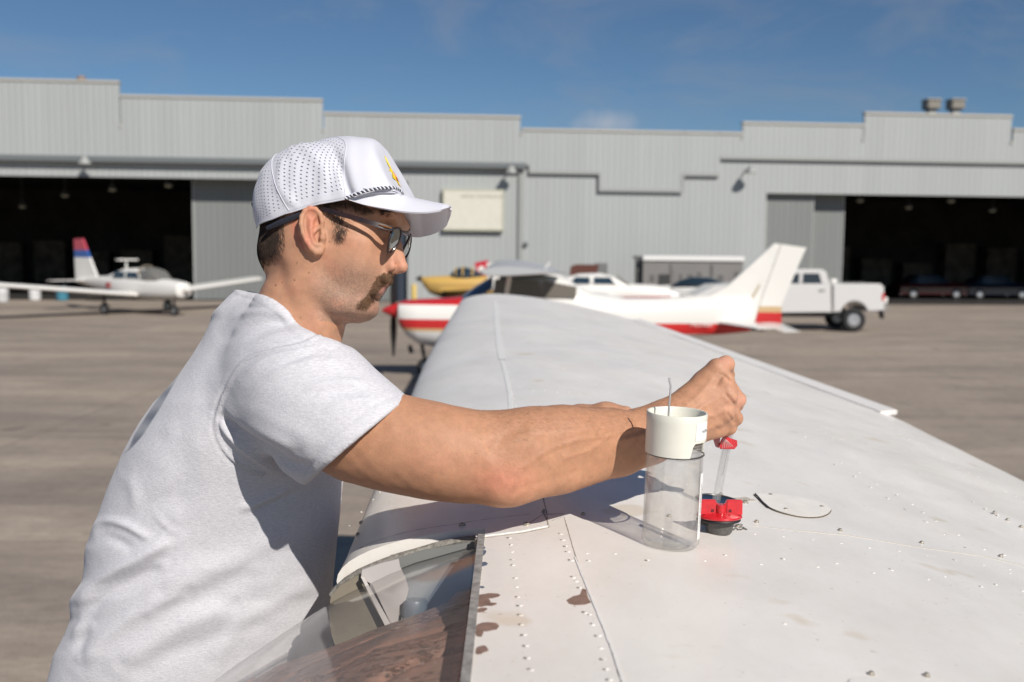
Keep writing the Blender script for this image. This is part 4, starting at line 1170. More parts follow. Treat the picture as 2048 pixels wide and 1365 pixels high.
# aileron, drooped up a touch; its end shows beyond the flap
mb = MB()
rings = []
for k in range(9):
    Y = lerp(3.54, 6.42, k / 8); te = w_te(max(Y, 3.56)); x0 = te - .045; x1 = te + .012
    z0 = w_top(x0, max(Y, 3.56), False) + .003; z1 = z0 + .004
    rings.append([(x0, Y, z0), (x1, Y, z1 + .003), (x1 + .006, Y, z1 - .002), (x1 + .002, Y, z1 - .016), (x0 + .005, Y, z1 - .018)])
mb.loft(rings)
ail = adopt(mb.build('aileron', mat('aileron_cream', (.78, .75, .72), .55, var=.04), None, True, 40))
for q in ((1655, 800), (1470, 722)):
    p = S(*q)
# paint chips beside the windscreen frame
M_chipb = mat('chip_blue_grey', (.105, .13, .175), .3, var=.15, vscale=40); M_chipr = mat('chip_brown', (.235, .155, .125), .4, var=.3, vscale=70)
chips = [('b', 951, 1096, 20, 9), ('b', 951, 1107, 22, 11), ('b', 951, 1116, 14, 8), ('b', 951, 1130, 26, 8), ('b', 951, 1142, 12, 5), ('b', 951, 1160, 10, 6), ('b', 951, 1176, 18, 4), ('b', 951, 1183, 6, 5),
         ('r', 951, 1194, 48, 9), ('r', 951, 1205, 30, 14), ('r', 951, 1211, 43, 8), ('r', 951, 1221, 22, 8), ('r', 951, 1256, 46, 18), ('r', 951, 1266, 16, 18), ('r', 951, 1300, 26, 13), ('r', 951, 1306, 14, 8)]
for k, cx_, cy_, L_, H2 in chips:
    pts = []
    for i in range(12):
        t_ = i / 12 * 2 * math.pi
        rx = L_ * (.5 + .5 * math.cos(t_)) + RNG.normal() * 1.2
        pts.append((cx_ + max(0, rx), cy_ + H2 * .5 * math.copysign(abs(math.sin(t_)) ** .6, math.sin(t_)) + RNG.normal() * .8 - .06 * rx))
    patch('paint_chip', pts, M_chipb if k == 'b' else M_chipr, roof, .0004)
patch('paint_chip', [(1133, 1201), (1145, 1194), (1160, 1190), (1165, 1178), (1172, 1180), (1176, 1196), (1182, 1206), (1170, 1210), (1150, 1211), (1138, 1208)], M_chipr, roof, .0004)

# windscreen
def gl(u, v):
    """u forward/down, v across"""
    X = lerp(XR0 - .004, -.80, u)
    h = itp(X, [-.80, -.6, -.4, -.25, -.15, -.04], [.90, .735, .578, .481, .431, .404 + (2.70 - .404 - w_top(-.04, 1.2, False))])
    Ym = itp(X, [-.8, -.6, -.4, -.25, -.04], [1.30, 1.33, 1.36, 1.392, 1.392])
    Y = lerp(.42, Ym, min(v, 1.0))
    dz = -0.02 * max(0, (v - .8) / .2) ** 2 if v <= 1 else -.02 - (v - 1) * 2.2
    if v > 1: Y = Ym + .012 * math.sin(min(1, (v - 1) / .05) * 1.5)
    return (X, Y, 2.70 - h + dz)
mb = MB(); nu, vv = 24, [k / 20 for k in range(21)] + [1.012, 1.03, 1.05]
vs = [gl(i / nu, v) for i in range(nu + 1) for v in vv]; W_ = len(vv)
mb.add(vs, [(i * W_ + j, i * W_ + j + 1, (i + 1) * W_ + j + 1, (i + 1) * W_ + j) for i in range(nu) for j in range(W_ - 1)])
M_glass = glassmat('windscreen_glass', (.96, .95, .94), .10, .0, .055)  # pale diffuse veil put in for the sky reflected in the pane
wsn = adopt(mb.build('windscreen', M_glass, None, True, 80))
# frame along the top (fore-and-aft strip) and along the leading edge fairing
M_frame = mat('frame_grey', (.27, .26, .245), .55, var=.35, vscale=90, bump=.0006, bscale=300)
def strip3(name, pts, w, th, m, par=None, side=(1, 0, 0), n_=None):
    """flat bar of given width and thickness along 3D points"""
    mb_ = MB(); rings = []
    for i, p in enumerate(pts):
        p = np.array(p); d = np.array(pts[min(i + 1, len(pts) - 1)]) - np.array(pts[max(i - 1, 0)]); d /= np.linalg.norm(d)
        s_ = np.array(side, float); s_ -= d * (s_ @ d); s_ /= np.linalg.norm(s_); u_ = np.cross(d, s_)
        if u_[2] < 0: u_ = -u_
        ww = w[i] if isinstance(w, (list, tuple)) else w
        rings.append([tuple(p + s_ * ww / 2 + u_ * th), tuple(p - s_ * ww / 2 + u_ * th), tuple(p - s_ * ww / 2 - u_ * th * .3), tuple(p + s_ * ww / 2 - u_ * th * .3)])
    mb_.loft(rings)
    return mb_.build(name, m, par)
pts = [(XR0 - .004, Y, w_top(-.036, Y) + .0005) for Y in np.linspace(.42, 1.365, 30)]
adopt(strip3('windscreen_frame', pts, .0095, .0012, M_frame))
edge_px = [(952, 1077), (915, 1083), (875, 1092), (835, 1104), (795, 1115), (755, 1130), (720, 1145), (694, 1161), (672, 1180), (662, 1192)]
ep = [P(x, y, 1.388) for x, y in edge_px]
def tubeobj(name, pts, r_, m):
    mb_ = MB(); mb_.tube(pts, r_, 8); return mb_.build(name, m, None, True)
ep = [np.array(p) for p in ep]
adopt(tubeobj('edge_seal', ep, [.0045, .0055, .006, .006, .006, .006, .0058, .0055, .005, .004], mat('sealant_grey', (.22, .205, .18), .8, var=.5, vscale=150, bump=.001, bscale=400)))
# cabin seen through the windscreen
YW = 1.38
M_blue = mat('cabin_blue_grey', (.115, .14, .175), .5, var=.2, vscale=12)
M_tan = mat('cabin_tan', (.235, .205, .155), .7, var=.12, vscale=25, bump=.0004, bscale=200)
def flat(name, pts, m, Y=YW, t_=.004, par=None):
    mb_ = MB(); q = [P(x, y, Y if not isinstance(Y, (list, tuple)) else Y[i]) for i, (x, y) in enumerate(pts)]
    mb_.prism(q, None, (0, t_, 0)); return adopt(mb_.build(name, m, None), par)
flat('root_rib', [(780, 1112), (948, 1078), (955, 1400), (700, 1440), (745, 1260)], M_blue, 1.388, .004)
flat('header_trim', [(760, 1128), (850, 1100), (948, 1084), (948, 1118), (850, 1135), (770, 1160)], mat('cabin_header', (.20, .205, .195), .6, var=.1), 1.380, .004)
flat('light_trim', [(785, 1140), (905, 1122), (880, 1160), (855, 1200), (790, 1200)], mat('cabin_pale_blue', (.21, .235, .25), .6, var=.15, vscale=30), 1.376, .003)
flat('side_trim', [(662, 1192), (680, 1172), (710, 1154), (745, 1140), (790, 1125), (800, 1230), (765, 1262), (700, 1300), (676, 1312), (663, 1270), (657, 1225)], M_tan, 1.366, .004)
mb = MB(); c = P(829, 1240, 1.366)
mb.lathe([(.001, .0), (.0165, .0), (.0178, .004), (.0178, .024), (.0160, .029), (.001, .0305)], tuple(c), 28, (0, .1, 1)); vt = adopt(mb.build('air_vent', mat('vent_blue', (.12, .15, .18), .35, .2), None, True))
mb = MB(); mb.tube([c + np.array([.0179 * math.sin(t_), -.0179 * math.cos(t_), .003]) for t_ in np.linspace(-1.5, 1.5, 16)], .0022, 8); sub(mb.build('vent_ring', M_chrome, None, True), vt)
# white wedge and rod behind the windscreen
flat('white_wedge', [(724, 1141), (760, 1128), (797, 1119), (800, 1135), (812, 1160), (817, 1180), (812, 1200), (799, 1212), (796, 1246), (789, 1255), (780, 1245), (745, 1170), (722, 1156)], mat('wedge_white', (.50, .465, .45), .4, var=.06), 1.357, .004)
flat('white_rod', [(722, 1155), (728, 1158), (800, 1286), (793, 1291), (786, 1284)], mat('rod_white', (.62, .59, .57), .35), 1.349, .005)
flat('headliner_trim', [(890, 1210), (912, 1186), (945, 1180), (950, 1215), (900, 1230)], mat('brown_trim', (.20, .11, .07), .6), 1.369, .004)
# crackled leather glareshield
def leather():
    m = bpy.data.materials.new('crackled_leather'); m.use_nodes = True
    t = m.node_tree; b = t.nodes['Principled BSDF']; b.inputs['Roughness'].default_value = .55
    g = nd(t, 'ShaderNodeTexCoord')
    n = nd(t, 'ShaderNodeTexNoise', Scale=12.0, Detail=12.0, Roughness=.8); t.links.new(g.outputs['Object'], n.inputs[0])
    r = nd(t, 'ShaderNodeValToRGB'); e = r.color_ramp.elements; e[0].position = .35; e[0].color = (.20, .155, .13, 1); e[1].position = .60; e[1].color = (.40, .215, .15, 1)
    t.links.new(n.outputs[0], r.inputs[0])
    mp_ = nd(t, 'ShaderNodeMapping'); mp_.inputs['Scale'].default_value = (1, 2.2, 2.2); mp_.inputs['Rotation'].default_value = (0, .35, .2); t.links.new(g.outputs['Object'], mp_.inputs[0])
    n3 = nd(t, 'ShaderNodeTexNoise', Scale=7.0, Detail=12.0, Roughness=.78, Distortion=.3); t.links.new(mp_.outputs[0], n3.inputs[0])
    w = nd(t, 'ShaderNodeMath', operation='SUBTRACT'); w.inputs[1].default_value = .5; t.links.new(n3.outputs[0], w.inputs[0])
    ab = nd(t, 'ShaderNodeMath', operation='ABSOLUTE'); t.links.new(w.outputs[0], ab.inputs[0])
    mr = nd(t, 'ShaderNodeMapRange'); mr.inputs[1].default_value = 0; mr.inputs[2].default_value = .012; mr.inputs[3].default_value = .5; mr.inputs[4].default_value = 1; t.links.new(ab.outputs[0], mr.inputs[0])
    sp = nd(t, 'ShaderNodeTexNoise', Scale=95.0, Detail=6.0, Roughness=.75); t.links.new(g.outputs['Object'], sp.inputs[0])
    mr2 = nd(t, 'ShaderNodeMapRange'); mr2.inputs[1].default_value = .56; mr2.inputs[2].default_value = .68; mr2.inputs[3].default_value = 0; mr2.inputs[4].default_value = .6; t.links.new(sp.outputs[0], mr2.inputs[0])
    mu = nd(t, 'ShaderNodeMixRGB', blend_type='MULTIPLY'); mu.inputs[0].default_value = 1; t.links.new(r.outputs[0], mu.inputs[1]); t.links.new(mr.outputs[0], mu.inputs[2])
    m3 = nd(t, 'ShaderNodeMixRGB'); m3.inputs[2].default_value = (.55, .48, .42, 1); t.links.new(mr2.outputs[0], m3.inputs[0]); t.links.new(mu.outputs[0], m3.inputs[1])
    t.links.new(m3.outputs[0], b.inputs['Base Color'])
    bp = nd(t, 'ShaderNodeBump', Strength=1, Distance=.004); t.links.new(mr.outputs[0], bp.inputs['Height']); t.links.new(bp.outputs[0], b.inputs['Normal'])
    return m
mb = MB(); nu, nv = 70, 90
top_e = [P(x, y, 1.30) for x, y in curve([(470, 1372), (560, 1330), (650, 1296), (700, 1280), (780, 1250), (860, 1219), (952, 1186)], nu + 1)]
vs = []
for j in range(nv + 1):
    f = j / nv
    for i in range(nu + 1):
        p = top_e[i]
        Y = lerp(p[1], .5, f)
        gz = 2.70 - itp(p[0], [-.80, -.6, -.4, -.25, -.15, -.04], [.90, .735, .585, .492, .447, .420]) - .008
        z = lerp(min(p[2], gz), gz, min(1, f * 4)) + .003 * mnoise.noise(Vector((p[0] * 14, Y * 14, 0))) - .011 * max(0, .22 - abs(math.sin(i * .03 + f * 21 + 1.6 * mnoise.noise(Vector((p[0] * 7, Y * 9, 4)))))) * 4
        vs.append((p[0], Y, z))
W_ = nu + 1
mb.add(vs, [(j * W_ + i, j * W_ + i + 1, (j + 1) * W_ + i + 1, (j + 1) * W_ + i) for j in range(nv) for i in range(nu)])
adopt(mb.build('glareshield', leather(), None, True, 80))

# rest of the airframe under the wing
mb = MB()
def fs_(X, z0, z1, hw, n=4): return [(X, Y_MID + hw * math.copysign(abs(math.cos(t_)) ** (2 / n), math.cos(t_)), (z0 + z1) / 2 + (z1 - z0) / 2 * math.copysign(abs(math.sin(t_)) ** (2 / n), math.sin(t_))) for t_ in np.linspace(0, 2 * math.pi, 32, endpoint=False)]
mb.loft([fs_(-2.0, .95, 1.45, .28, 2.6), fs_(-1.9, .8, 1.6, .42, 3), fs_(-1.0, .75, 1.7, .5), fs_(-.8, .72, 1.72, .52), fs_(.9, .72, 1.7, .53), fs_(1.3, .76, 1.9, .5), fs_(2.2, .95, 1.98, .4, 3), fs_(4.5, 1.2, 1.85, .2, 2.6), fs_(5.9, 1.35, 1.7, .06, 2.2)])
adopt(mb.build('fuselage', M_skin, None, True, 50))
mb = MB(); mb.box((.75, .40, 1.65), (1.35, 1.40, 2.13), .03); adopt(mb.build('cabin_rear', M_skin, None))
for Y in (.39, 1.40):
    mb = MB(); mb.box((-.02, Y, 1.68), (.04, Y + .02, 2.10)); adopt(mb.build('door_post', M_skin, None))
for Ya, Yb in ((1.4, 3.6), (.4, -1.8)):
    mb = MB(); mb.tube([(.2, Ya, .95), (.25, Yb, 2.2)], .035, 8); adopt(mb.build('wing_strut', M_skin, None, True))
    mb = MB(); mb.tube([(.6, (Ya + .9) / 2, .8), (.62, Ya + (.75 if Ya > 1 else -.75), .28)], .03, 8); adopt(mb.build('gear_leg', M_skin, None, True))
    wheel(ap, .62 - PLO[0], Ya + (.8 if Ya > 1 else -.8) - PLO[1], .21, .16, 'main_wheel')
wheel(ap, -1.2 - PLO[0], 0, .19, .14, 'nose_wheel')
mb = MB(); mb.tube([(-1.15, .9, .85), (-1.2, .9, .2)], .03, 8); adopt(mb.build('nose_strut', M_skin, None, True))
mb = MB(); wing_mesh(mb, [(0, -1.7, 1.62, .7), (0, 0, 1.62, .95), (0, 1.7, 1.62, .7)], th=.09)
st_ = mb.build('stabiliser', M_skin, None, True); st_.parent = ap; st_.location = (5.0 - PLO[0] - 0.0, 0, 0); st_.rotation_euler = (0, 0, math.pi)
mb = MB(); mb.prism([(4.6, .88, 1.75), (5.3, .88, 2.6), (5.75, .88, 2.6), (5.95, .88, 1.45)], None, (0, .04, 0)); adopt(mb.build('fin', M_skin, None))
mb = MB(); mb.lathe([(.001, .3), (.06, .26), (.13, .1), (.15, 0)], (-2.0, .9, 1.2), 18, (-1, 0, 0)); adopt(mb.build('spinner', M_skin, None, True))

# fuel filler neck
hc = S(1437, 1002); HZ = hc[2]
mb = MB(); mb.lathe([(.034, -.001), (.036, .0018), (.033, .0026), (.030, .0026), (.029, .001)], (hc[0], hc[1], HZ), 36, tuple(w_nrm(hc[0], hc[1])))
fr = adopt(mb.build('filler_ring', mat('filler_metal', (.09, .085, .08), .35, .6, var=.4, vscale=120), None, True))
mb = MB(); mb.lathe([(.029, .0014), (.024, .0010), (.001, .0008)], (hc[0], hc[1], HZ), 36, tuple(w_nrm(hc[0], hc[1])))
sub(mb.build('filler_mouth', mat('filler_hole', (.012, .016, .022), .12), None, True), fr)

# ---------------------------------------------------------------- red fuel cap beside the filler
cc = S(1438, 1066)
fc = thing('filler_cap', 'red metal fuel cap standing upright on its dark rubber plug beside the open filler', 'filler cap', tuple(cc), 0)
M_fcred = mat('fuel_cap_red', (.55, .012, .02), .28, coat=.5, var=.15, vscale=120)
M_rub = mat('grey_rubber', (.10, .095, .088), .6, var=.25, vscale=200)
tilt = Matrix.Rotation(R(-3), 4, 'X')
def tl(o): o.matrix_parent_inverse = tilt; return o
mb = MB(); mb.lathe([(.001, .0), (.0165, .0), (.0185, .003), (.0215, .019), (.001, .019)], (0, 0, 0), 28); tl(mb.build('rubber_plug', M_rub, fc, True))
mb = MB(); mb.lathe([(.012, .0178), (.0295, .0185), (.0305, .0205), (.0295, .0228), (.012, .0228)], (0, 0, 0), 40); tl(mb.build('gasket', M_black, fc, True))
mb = MB(); mb.lathe([(.001, .0232), (.0312, .0232), (.0325, .0245), (.0318, .0268), (.028, .0280), (.015, .0315), (.001, .0325)], (0, 0, 0), 44); cd = tl(mb.build('cap_disc', M_fcred, fc, True))
mb = MB()
for sg in (-1, 1):
    mb.box((sg * .007, -.0125, .0275), (sg * .0305, -.0065, .0500), .0015)
    mb.box((sg * .004, -.0115, .0275), (sg * .008, -.0075, .0450), .001)
mb.lathe([(.001, .028), (.0072, .028), (.0072, .0430), (.001, .0430)], (0, -.0095, 0), 20)
mb.build('grip_bar', M_fcred, cd, True)
mb = MB()
for sg in (-1, 1): mb.lathe([(.001, 0), (.0020, 0), (.0020, .0006), (.001, .0006)], (sg * .0125, -.0127, .0345), 12, (0, -1, 0))
mb.build('rivet_holes', M_black, cd)
mb = MB(); mb.lathe([(.020, .010), (.026, .012), (.027, .0165), (.020, .0175)], (-.004, .012, 0), 20); tl(mb.build('locking_tab', M_black, fc, True))
# chain
ch_ = thing('retaining_chain', 'small tangled metal chain on the wing right of the red fuel cap', 'chain', tuple(S(1470, 1055)))
c0 = S(1470, 1055)
chain_px = [(1458, 1052), (1463, 1055), (1467, 1050), (1471, 1055), (1474, 1051), (1478, 1056), (1481, 1052), (1486, 1057), (1490, 1060), (1483, 1061), (1477, 1061), (1472, 1059), (1466, 1061), (1461, 1058)]
for i, q in enumerate(chain_px):
    p = S(*q) - c0; a_ = RNG.uniform(0, math.pi); mb = MB()
    mb.tube([(p[0] + .0030 * math.cos(t_) * math.cos(a_) - .0018 * math.sin(t_) * math.sin(a_), p[1] + .0030 * math.cos(t_) * math.sin(a_) + .0018 * math.sin(t_) * math.cos(a_), p[2] + .0014 + .0008 * math.sin(t_ + i)) for t_ in np.linspace(0, 2 * math.pi, 13)], .0006, 6)
    mb.build('link', mat('chain_metal', (.3, .28, .25), .35, .8), ch_, True)

# ---------------------------------------------------------------- fuel tester jar
jb = S(1340, 1089); jb[2] += 0.0005
jar = thing('fuel_tester_jar', 'clear plastic jar with cream screw top and bent metal pin standing on the wing', 'jar', tuple(jb), 0)
jar.rotation_euler = (R(1.5), R(1.4), 0)
JR = .0390
def plastic():
    m = bpy.data.materials.new('clear_plastic'); m.use_nodes = True; t = m.node_tree; b = t.nodes['Principled BSDF']
    t.nodes.remove(b); o = t.nodes['Material Output']
    tr = nd(t, 'ShaderNodeBsdfTransparent'); tr.inputs[0].default_value = (.985, .982, .975, 1)
    gls = nd(t, 'ShaderNodeBsdfGlossy'); gls.inputs['Roughness'].default_value = .06
    rf = nd(t, 'ShaderNodeBsdfRefraction'); rf.inputs['Roughness'].default_value = .02; rf.inputs['IOR'].default_value = 1.04; rf.inputs[0].default_value = (.97, .965, .95, 1)
    lw = nd(t, 'ShaderNodeLayerWeight'); lw.inputs[0].default_value = .38
    m0 = nd(t, 'ShaderNodeMixShader'); m0.inputs[0].default_value = .0
    m1 = nd(t, 'ShaderNodeMixShader'); sc_ = nd(t, 'ShaderNodeMath', operation='MULTIPLY'); sc_.inputs[1].default_value = .75
    t.links.new(lw.outputs['Facing'], sc_.inputs[0]); 
    pw = nd(t, 'ShaderNodeMath', operation='POWER'); pw.inputs[1].default_value = 2.2; t.links.new(sc_.outputs[0], pw.inputs[0])
    ad = nd(t, 'ShaderNodeMath', operation='ADD'); ad.inputs[1].default_value = .05; t.links.new(pw.outputs[0], ad.inputs[0])
    t.links.new(ad.outputs[0], m1.inputs[0]); t.links.new(tr.outputs[0], m1.inputs[1]); t.links.new(gls.outputs[0], m1.inputs[2])
    df = nd(t, 'ShaderNodeBsdfDiffuse'); df.inputs[0].default_value = (.62, .60, .57, 1)
    g = nd(t, 'ShaderNodeTexCoord'); n = nd(t, 'ShaderNodeTexNoise', Scale=28.0, Detail=6.0, Roughness=.7); t.links.new(g.outputs['Object'], n.inputs[0])
    mr = nd(t, 'ShaderNodeMapRange'); mr.inputs[1].default_value = .42; mr.inputs[2].default_value = .72; mr.inputs[3].default_value = .03; mr.inputs[4].default_value = .19; t.links.new(n.outputs[0], mr.inputs[0])
    m2 = nd(t, 'ShaderNodeMixShader'); t.links.new(mr.outputs[0], m2.inputs[0]); t.links.new(m1.outputs[0], m2.inputs[1]); t.links.new(df.outputs[0], m2.inputs[2])
    t.links.new(m2.outputs[0], o.inputs[0]); return m
M_pl = plastic()
mb = MB(); mb.lathe([(.001, .0015), (.030, .0012), (.0365, .002), (JR, .006), (JR, .010), (JR - .0007, .014), (JR - .0012, .120), (JR - .002, .1245), (JR - .004, .127), (JR - .0045, .140), (JR - .006, .140), (JR - .006, .126), (JR - .0032, .119), (JR - .0028, .014), (JR - .004, .0085), (.030, .006), (.001, .0052)], (0, 0, 0), 64)
jbod = mb.build('jar_body', M_pl, jar, True, 60)
mb = MB(); mb.lathe([(JR - .0005, .1255), (JR + .0005, .1265), (JR, .128), (JR - .002, .1275)], (0, 0, 0), 64); mb.build('seal_ring', mat('dark_ring', (.06, .055, .05), .3), jar, True)
# cream cap: cup with open top, cut away lower right
M_cream = mat('cream_plastic', (.68, .665, .585), .42, sss=.15, ssss=.004, sssr=(1, .95, .7), var=.04, vscale=40)
mb = MB(); N = 72; CR = .0400
rings = []
def capprof(t_):
    # right-hand side of the skirt is cut away (seen towards +x)
    a_ = (math.degrees(t_) + 360) % 360
    lo = .1275
    d = abs((a_ - 330 + 180) % 360 - 180)
    if d < 38: lo = .1275 + .019 * min(1, (38 - d) / 4)
    return lo
for t_ in np.linspace(0, 2 * math.pi, N, endpoint=False):
    lo = capprof(t_); r_ = []
    for rr, z in ((CR - .0025, lo), (CR, lo), (CR + .0002, .172), (CR + .0004, .1815), (CR - .0002, .1825), (CR - .002, .1825), (CR - .0032, .181), (CR - .0036, .166), (.001, .1655)):
        r_.append((rr * math.cos(t_), rr * math.sin(t_), z))
    rings.append(r_)
n9 = len(rings[0]); vs = [v for r_ in rings for v in r_]
mb.add(vs, [(i * n9 + j, ((i + 1) % N) * n9 + j, ((i + 1) % N) * n9 + j + 1, i * n9 + j + 1) for i in range(N) for j in range(n9 - 1)] + [(i * n9, i * n9 + 1, ((i + 1) % N) * n9 + 1, ((i + 1) % N) * n9) for i in range(0)])
cap_ = mb.build('screw_top', M_cream, jar, True, 50)
mb = MB()
for zz in (.1305, .1345, .1385):
    mb.tube([((JR - .0028) * math.cos(t_), (JR - .0028) * math.sin(t_), zz + .0006 * t_) for t_ in np.linspace(R(270), R(360), 22)], .0010, 6)
mb.build('thread', M_pl, jbod, True)
# bent metal pin
mb = MB(); nx_ = -.0115
mb.tube([(nx_, 0, .165), (nx_ + .0002, 0, .19), (nx_ + .001, 0, .207), (nx_ + .0012, 0, .217), (nx_ - .0008, 0, .2235), (nx_ - .0012, 0, .2275)], .00145, 12)
mb.build('metal_pin', mat('pin_steel', (.62, .62, .62), .4, .7), jar, True)
# labels bent round the jar
def wraplabel(name, a0, a1, z0, z1, r_, m, par):
    mb_ = MB(); n = 14; vs = []
    for k in range(n + 1):
        t_ = R(lerp(a0, a1, k / n))
        for z in (z0, z1): vs.append((r_ * math.cos(t_), r_ * math.sin(t_), z))
    mb_.add(vs, [(2 * k, 2 * k + 2, 2 * k + 3, 2 * k + 1) for k in range(n)])
    return mb_.build(name, m, par, True)
M_lab = mat('paper_label', (.78, .78, .76), .45)
M_ink = mat('label_ink', (.12, .12, .12), .6)
lb = wraplabel('label', -60, -20, .1500, .1745, CR + .0007, M_lab, cap_)
lb2 = wraplabel('label', -36, -20, .014, .104, JR + .0002, M_lab, jbod)
def wraptext(body, size, z, a_c, r_, par, vertical=False):
    o = text_mesh(body, size, 'lettering', M_ink, par, (0, 0, 0), (0, 0, 0))
    for v in o.data.vertices:
        x, y = v.co.x, v.co.y
        if vertical: x, y = -y, x
        t_ = R(a_c) + x / r_
        v.co = Vector((r_ * math.cos(t_), r_ * math.sin(t_), z + y))
    return o
wraptext('N2785', .0052, .1620, -34, CR + .0011, lb)
for dx, tx in ((-1.6, 'fuel sampler  inspect before each use'), (1.6, 'rinse and return fuel to the tank')):
    wraptext(tx, .0042, .059, -28 + dx * 1.9, JR + .0006, lb2, True)

# ---------------------------------------------------------------- dip tube held in the hand
tb0 = np.array([hc[0] + .0045, hc[1] - .003, HZ - .0]); 
tb0 = P(1432, 1003, 1.535); tb1 = P(1463, 845, 1.520)
dtu = thing('fuel_dip_tube', 'clear fuel gauge tube with red clip held upright in the fuel filler', 'dip tube', tuple(tb0))
ax = tb1 - tb0; Lt = np.linalg.norm(ax); ax /= Lt
mb = MB(); mb.lathe([(.001, -.002), (.0048, -.002), (.0066, .002), (.0066, Lt + .05), (.0052, Lt + .05), (.0050, .004), (.001, .003)], (0, 0, 0), 28, tuple(ax))
mtube = glassmat('tube_glass', (.965, .97, .97), .03, .05, .04)
mb.build('tube', mtube, dtu, True)
mb = MB(); s_ = np.cross(ax, [0, 1, 0]); s_ /= np.linalg.norm(s_)
mb.tube([-s_ * .0015 + ax * (.045), -s_ * .0005 + ax * (.043), -s_ * .0024 + ax * .047, -s_ * .0020 + ax * (Lt + .04)], .0004, 6); mb.build('gauge_line', mat('ink_line', (.15, .15, .15), .5), dtu)
def CP(px, py, Y): return tuple(P(px, py, Y) - tb0)
mb = MB(); poly = [(1446, 874), (1454, 872), (1461, 877), (1474, 881), (1475, 892), (1469, 899), (1441, 899), (1437, 892), (1442, 880)]
mb.loft([[CP(1456 + (x - 1456) * k1, 886 + (y - 886) * k1, Y) for x, y in poly] for Y, k1 in ((1.511, .9), (1.513, 1), (1.530, 1), (1.532, .92))])
cl = mb.build('clip', M_fcred, dtu, True, 30)
mb = MB()
for i in range(6):
    mb.tube([CP(1447 + i * 1.2, 877 + i * .7, 1.5105), CP(1445 + i * 4.2, 897.5 - i * .8, 1.5105)], .0005, 5)
mb.build('clip_ribs', mat('clip_rib', (.6, .35, .34), .4), cl)
mb = MB(); mb.loft([[CP(x, y, Y) for x, y in ((1426, 879), (1434, 874), (1441, 874), (1438, 897), (1431, 894))] for Y in (1.514, 1.528)]); mb.build('clip_guard', mat('clip_clear_red', (.42, .12, .13), .25), dtu, True, 30)
# ================================================================ PERSON
def smin(a, b, k):
    h = np.maximum(k - np.abs(a - b), 0) / k
    return np.minimum(a, b) - h * h * k * .25
class SDF:
    """signed distance model: primitives blended smoothly, turned into one continuous mesh"""
    def __init__(s): s.ops = []
    def add(s, f, c, rad, k=.01, mode='u'): s.ops.append((f, np.array(c, float), rad, k, mode)); return s
    def seg(s, a, b, ra, rb, k=.01, mode='u', flat=None):
        a, b = np.array(a, float), np.array(b, float); ab = b - a; L2 = ab @ ab + 1e-12
        if flat is not None:
            fn = np.array(flat[0], float); fn /= np.linalg.norm(fn); fk = flat[1]
        def f(p):
            t_ = np.clip(((p - a) @ ab) / L2, 0, 1)
            q = p - a - t_[:, None] * ab
            if flat is not None:
                d = q @ fn; q = q + (d * (1 / fk - 1))[:, None] * fn
                return (np.sqrt((q * q).sum(1)) - (ra + (rb - ra) * t_)) * (fk if fk < 1 else 1)
            return np.sqrt((q * q).sum(1)) - (ra + (rb - ra) * t_)
        return s.add(f, (a + b) / 2, np.linalg.norm(ab) / 2 + max(ra, rb) * (1 if flat is None else max(1, flat[1])), k, mode)
    def chain(s, pts, k=.01, mode='u', flat=None):
        for (a, ra), (b, rb) in zip(pts[:-1], pts[1:]): s.seg(a, b, ra, rb, k, mode, flat)
        return s
    def ell(s, c, ax, r, k=.01, mode='u'):
        c = np.array(c, float); A = np.array(ax, float); r = np.array(r, float)
        def f(p):
            q = (p - c) @ A.T
            k0 = np.sqrt(((q / r) ** 2).sum(1)); k1 = np.sqrt(((q / (r * r)) ** 2).sum(1)) + 1e-9
            return k0 * (k0 - 1) / k1
        return s.add(f, c, r.max(), k, mode)
    def ev(s, p, idx=None):
        d = np.full(len(p), 1e3)
        for i, (f, c, rad, k, mode) in enumerate(s.ops):
            if idx is not None and i not in idx: continue
            v = f(p)
            if mode == 'u': d = smin(d, v, k)
            elif mode == 's': d = -smin(-d, v, k)
            elif mode == 'i': d = -smin(-d, -v, k)
        return d
    def mesh(s, lo, hi, h, B=14):
        lo = np.array(lo, float); n = np.ceil((np.array(hi) - lo) / h / B).astype(int); N = n * B + 1
        grid = np.full(N, 1.0, np.float32)
        o = np.stack(np.meshgrid(np.arange(B), np.arange(B), np.arange(B), indexing='ij'), -1).reshape(-1, 3) * h
        bc = np.stack(np.meshgrid(*[np.arange(q) for q in n], indexing='ij'), -1).reshape(-1, 3)
        cen = lo + (bc + .5) * B * h
        dc = s.ev(cen); hd = B * h * .87
        act = np.abs(dc) < hd * 1.6 + .012
        for bi, c, d0 in zip(bc, cen, dc):
            x, y, z = bi * B
            grid[x:x + B, y:y + B, z:z + B] = 1 if d0 > 0 else -1
        CH = 40
        ai = np.where(act)[0]
        for j in ai:
            c = cen[j]; use = set()
            for i, (f, oc, rad, k, mode) in enumerate(s.ops):
                if rad is None or np.linalg.norm(oc - c) < rad + hd + k + .02: use.add(i)
            p = lo + bc[j] * B * h + o
            v = s.ev(p, use) if use else np.full(len(p), 1.0)
            x, y, z = bc[j] * B
            grid[x:x + B, y:y + B, z:z + B] = v.reshape(B, B, B)
        return nets(grid, lo, h)
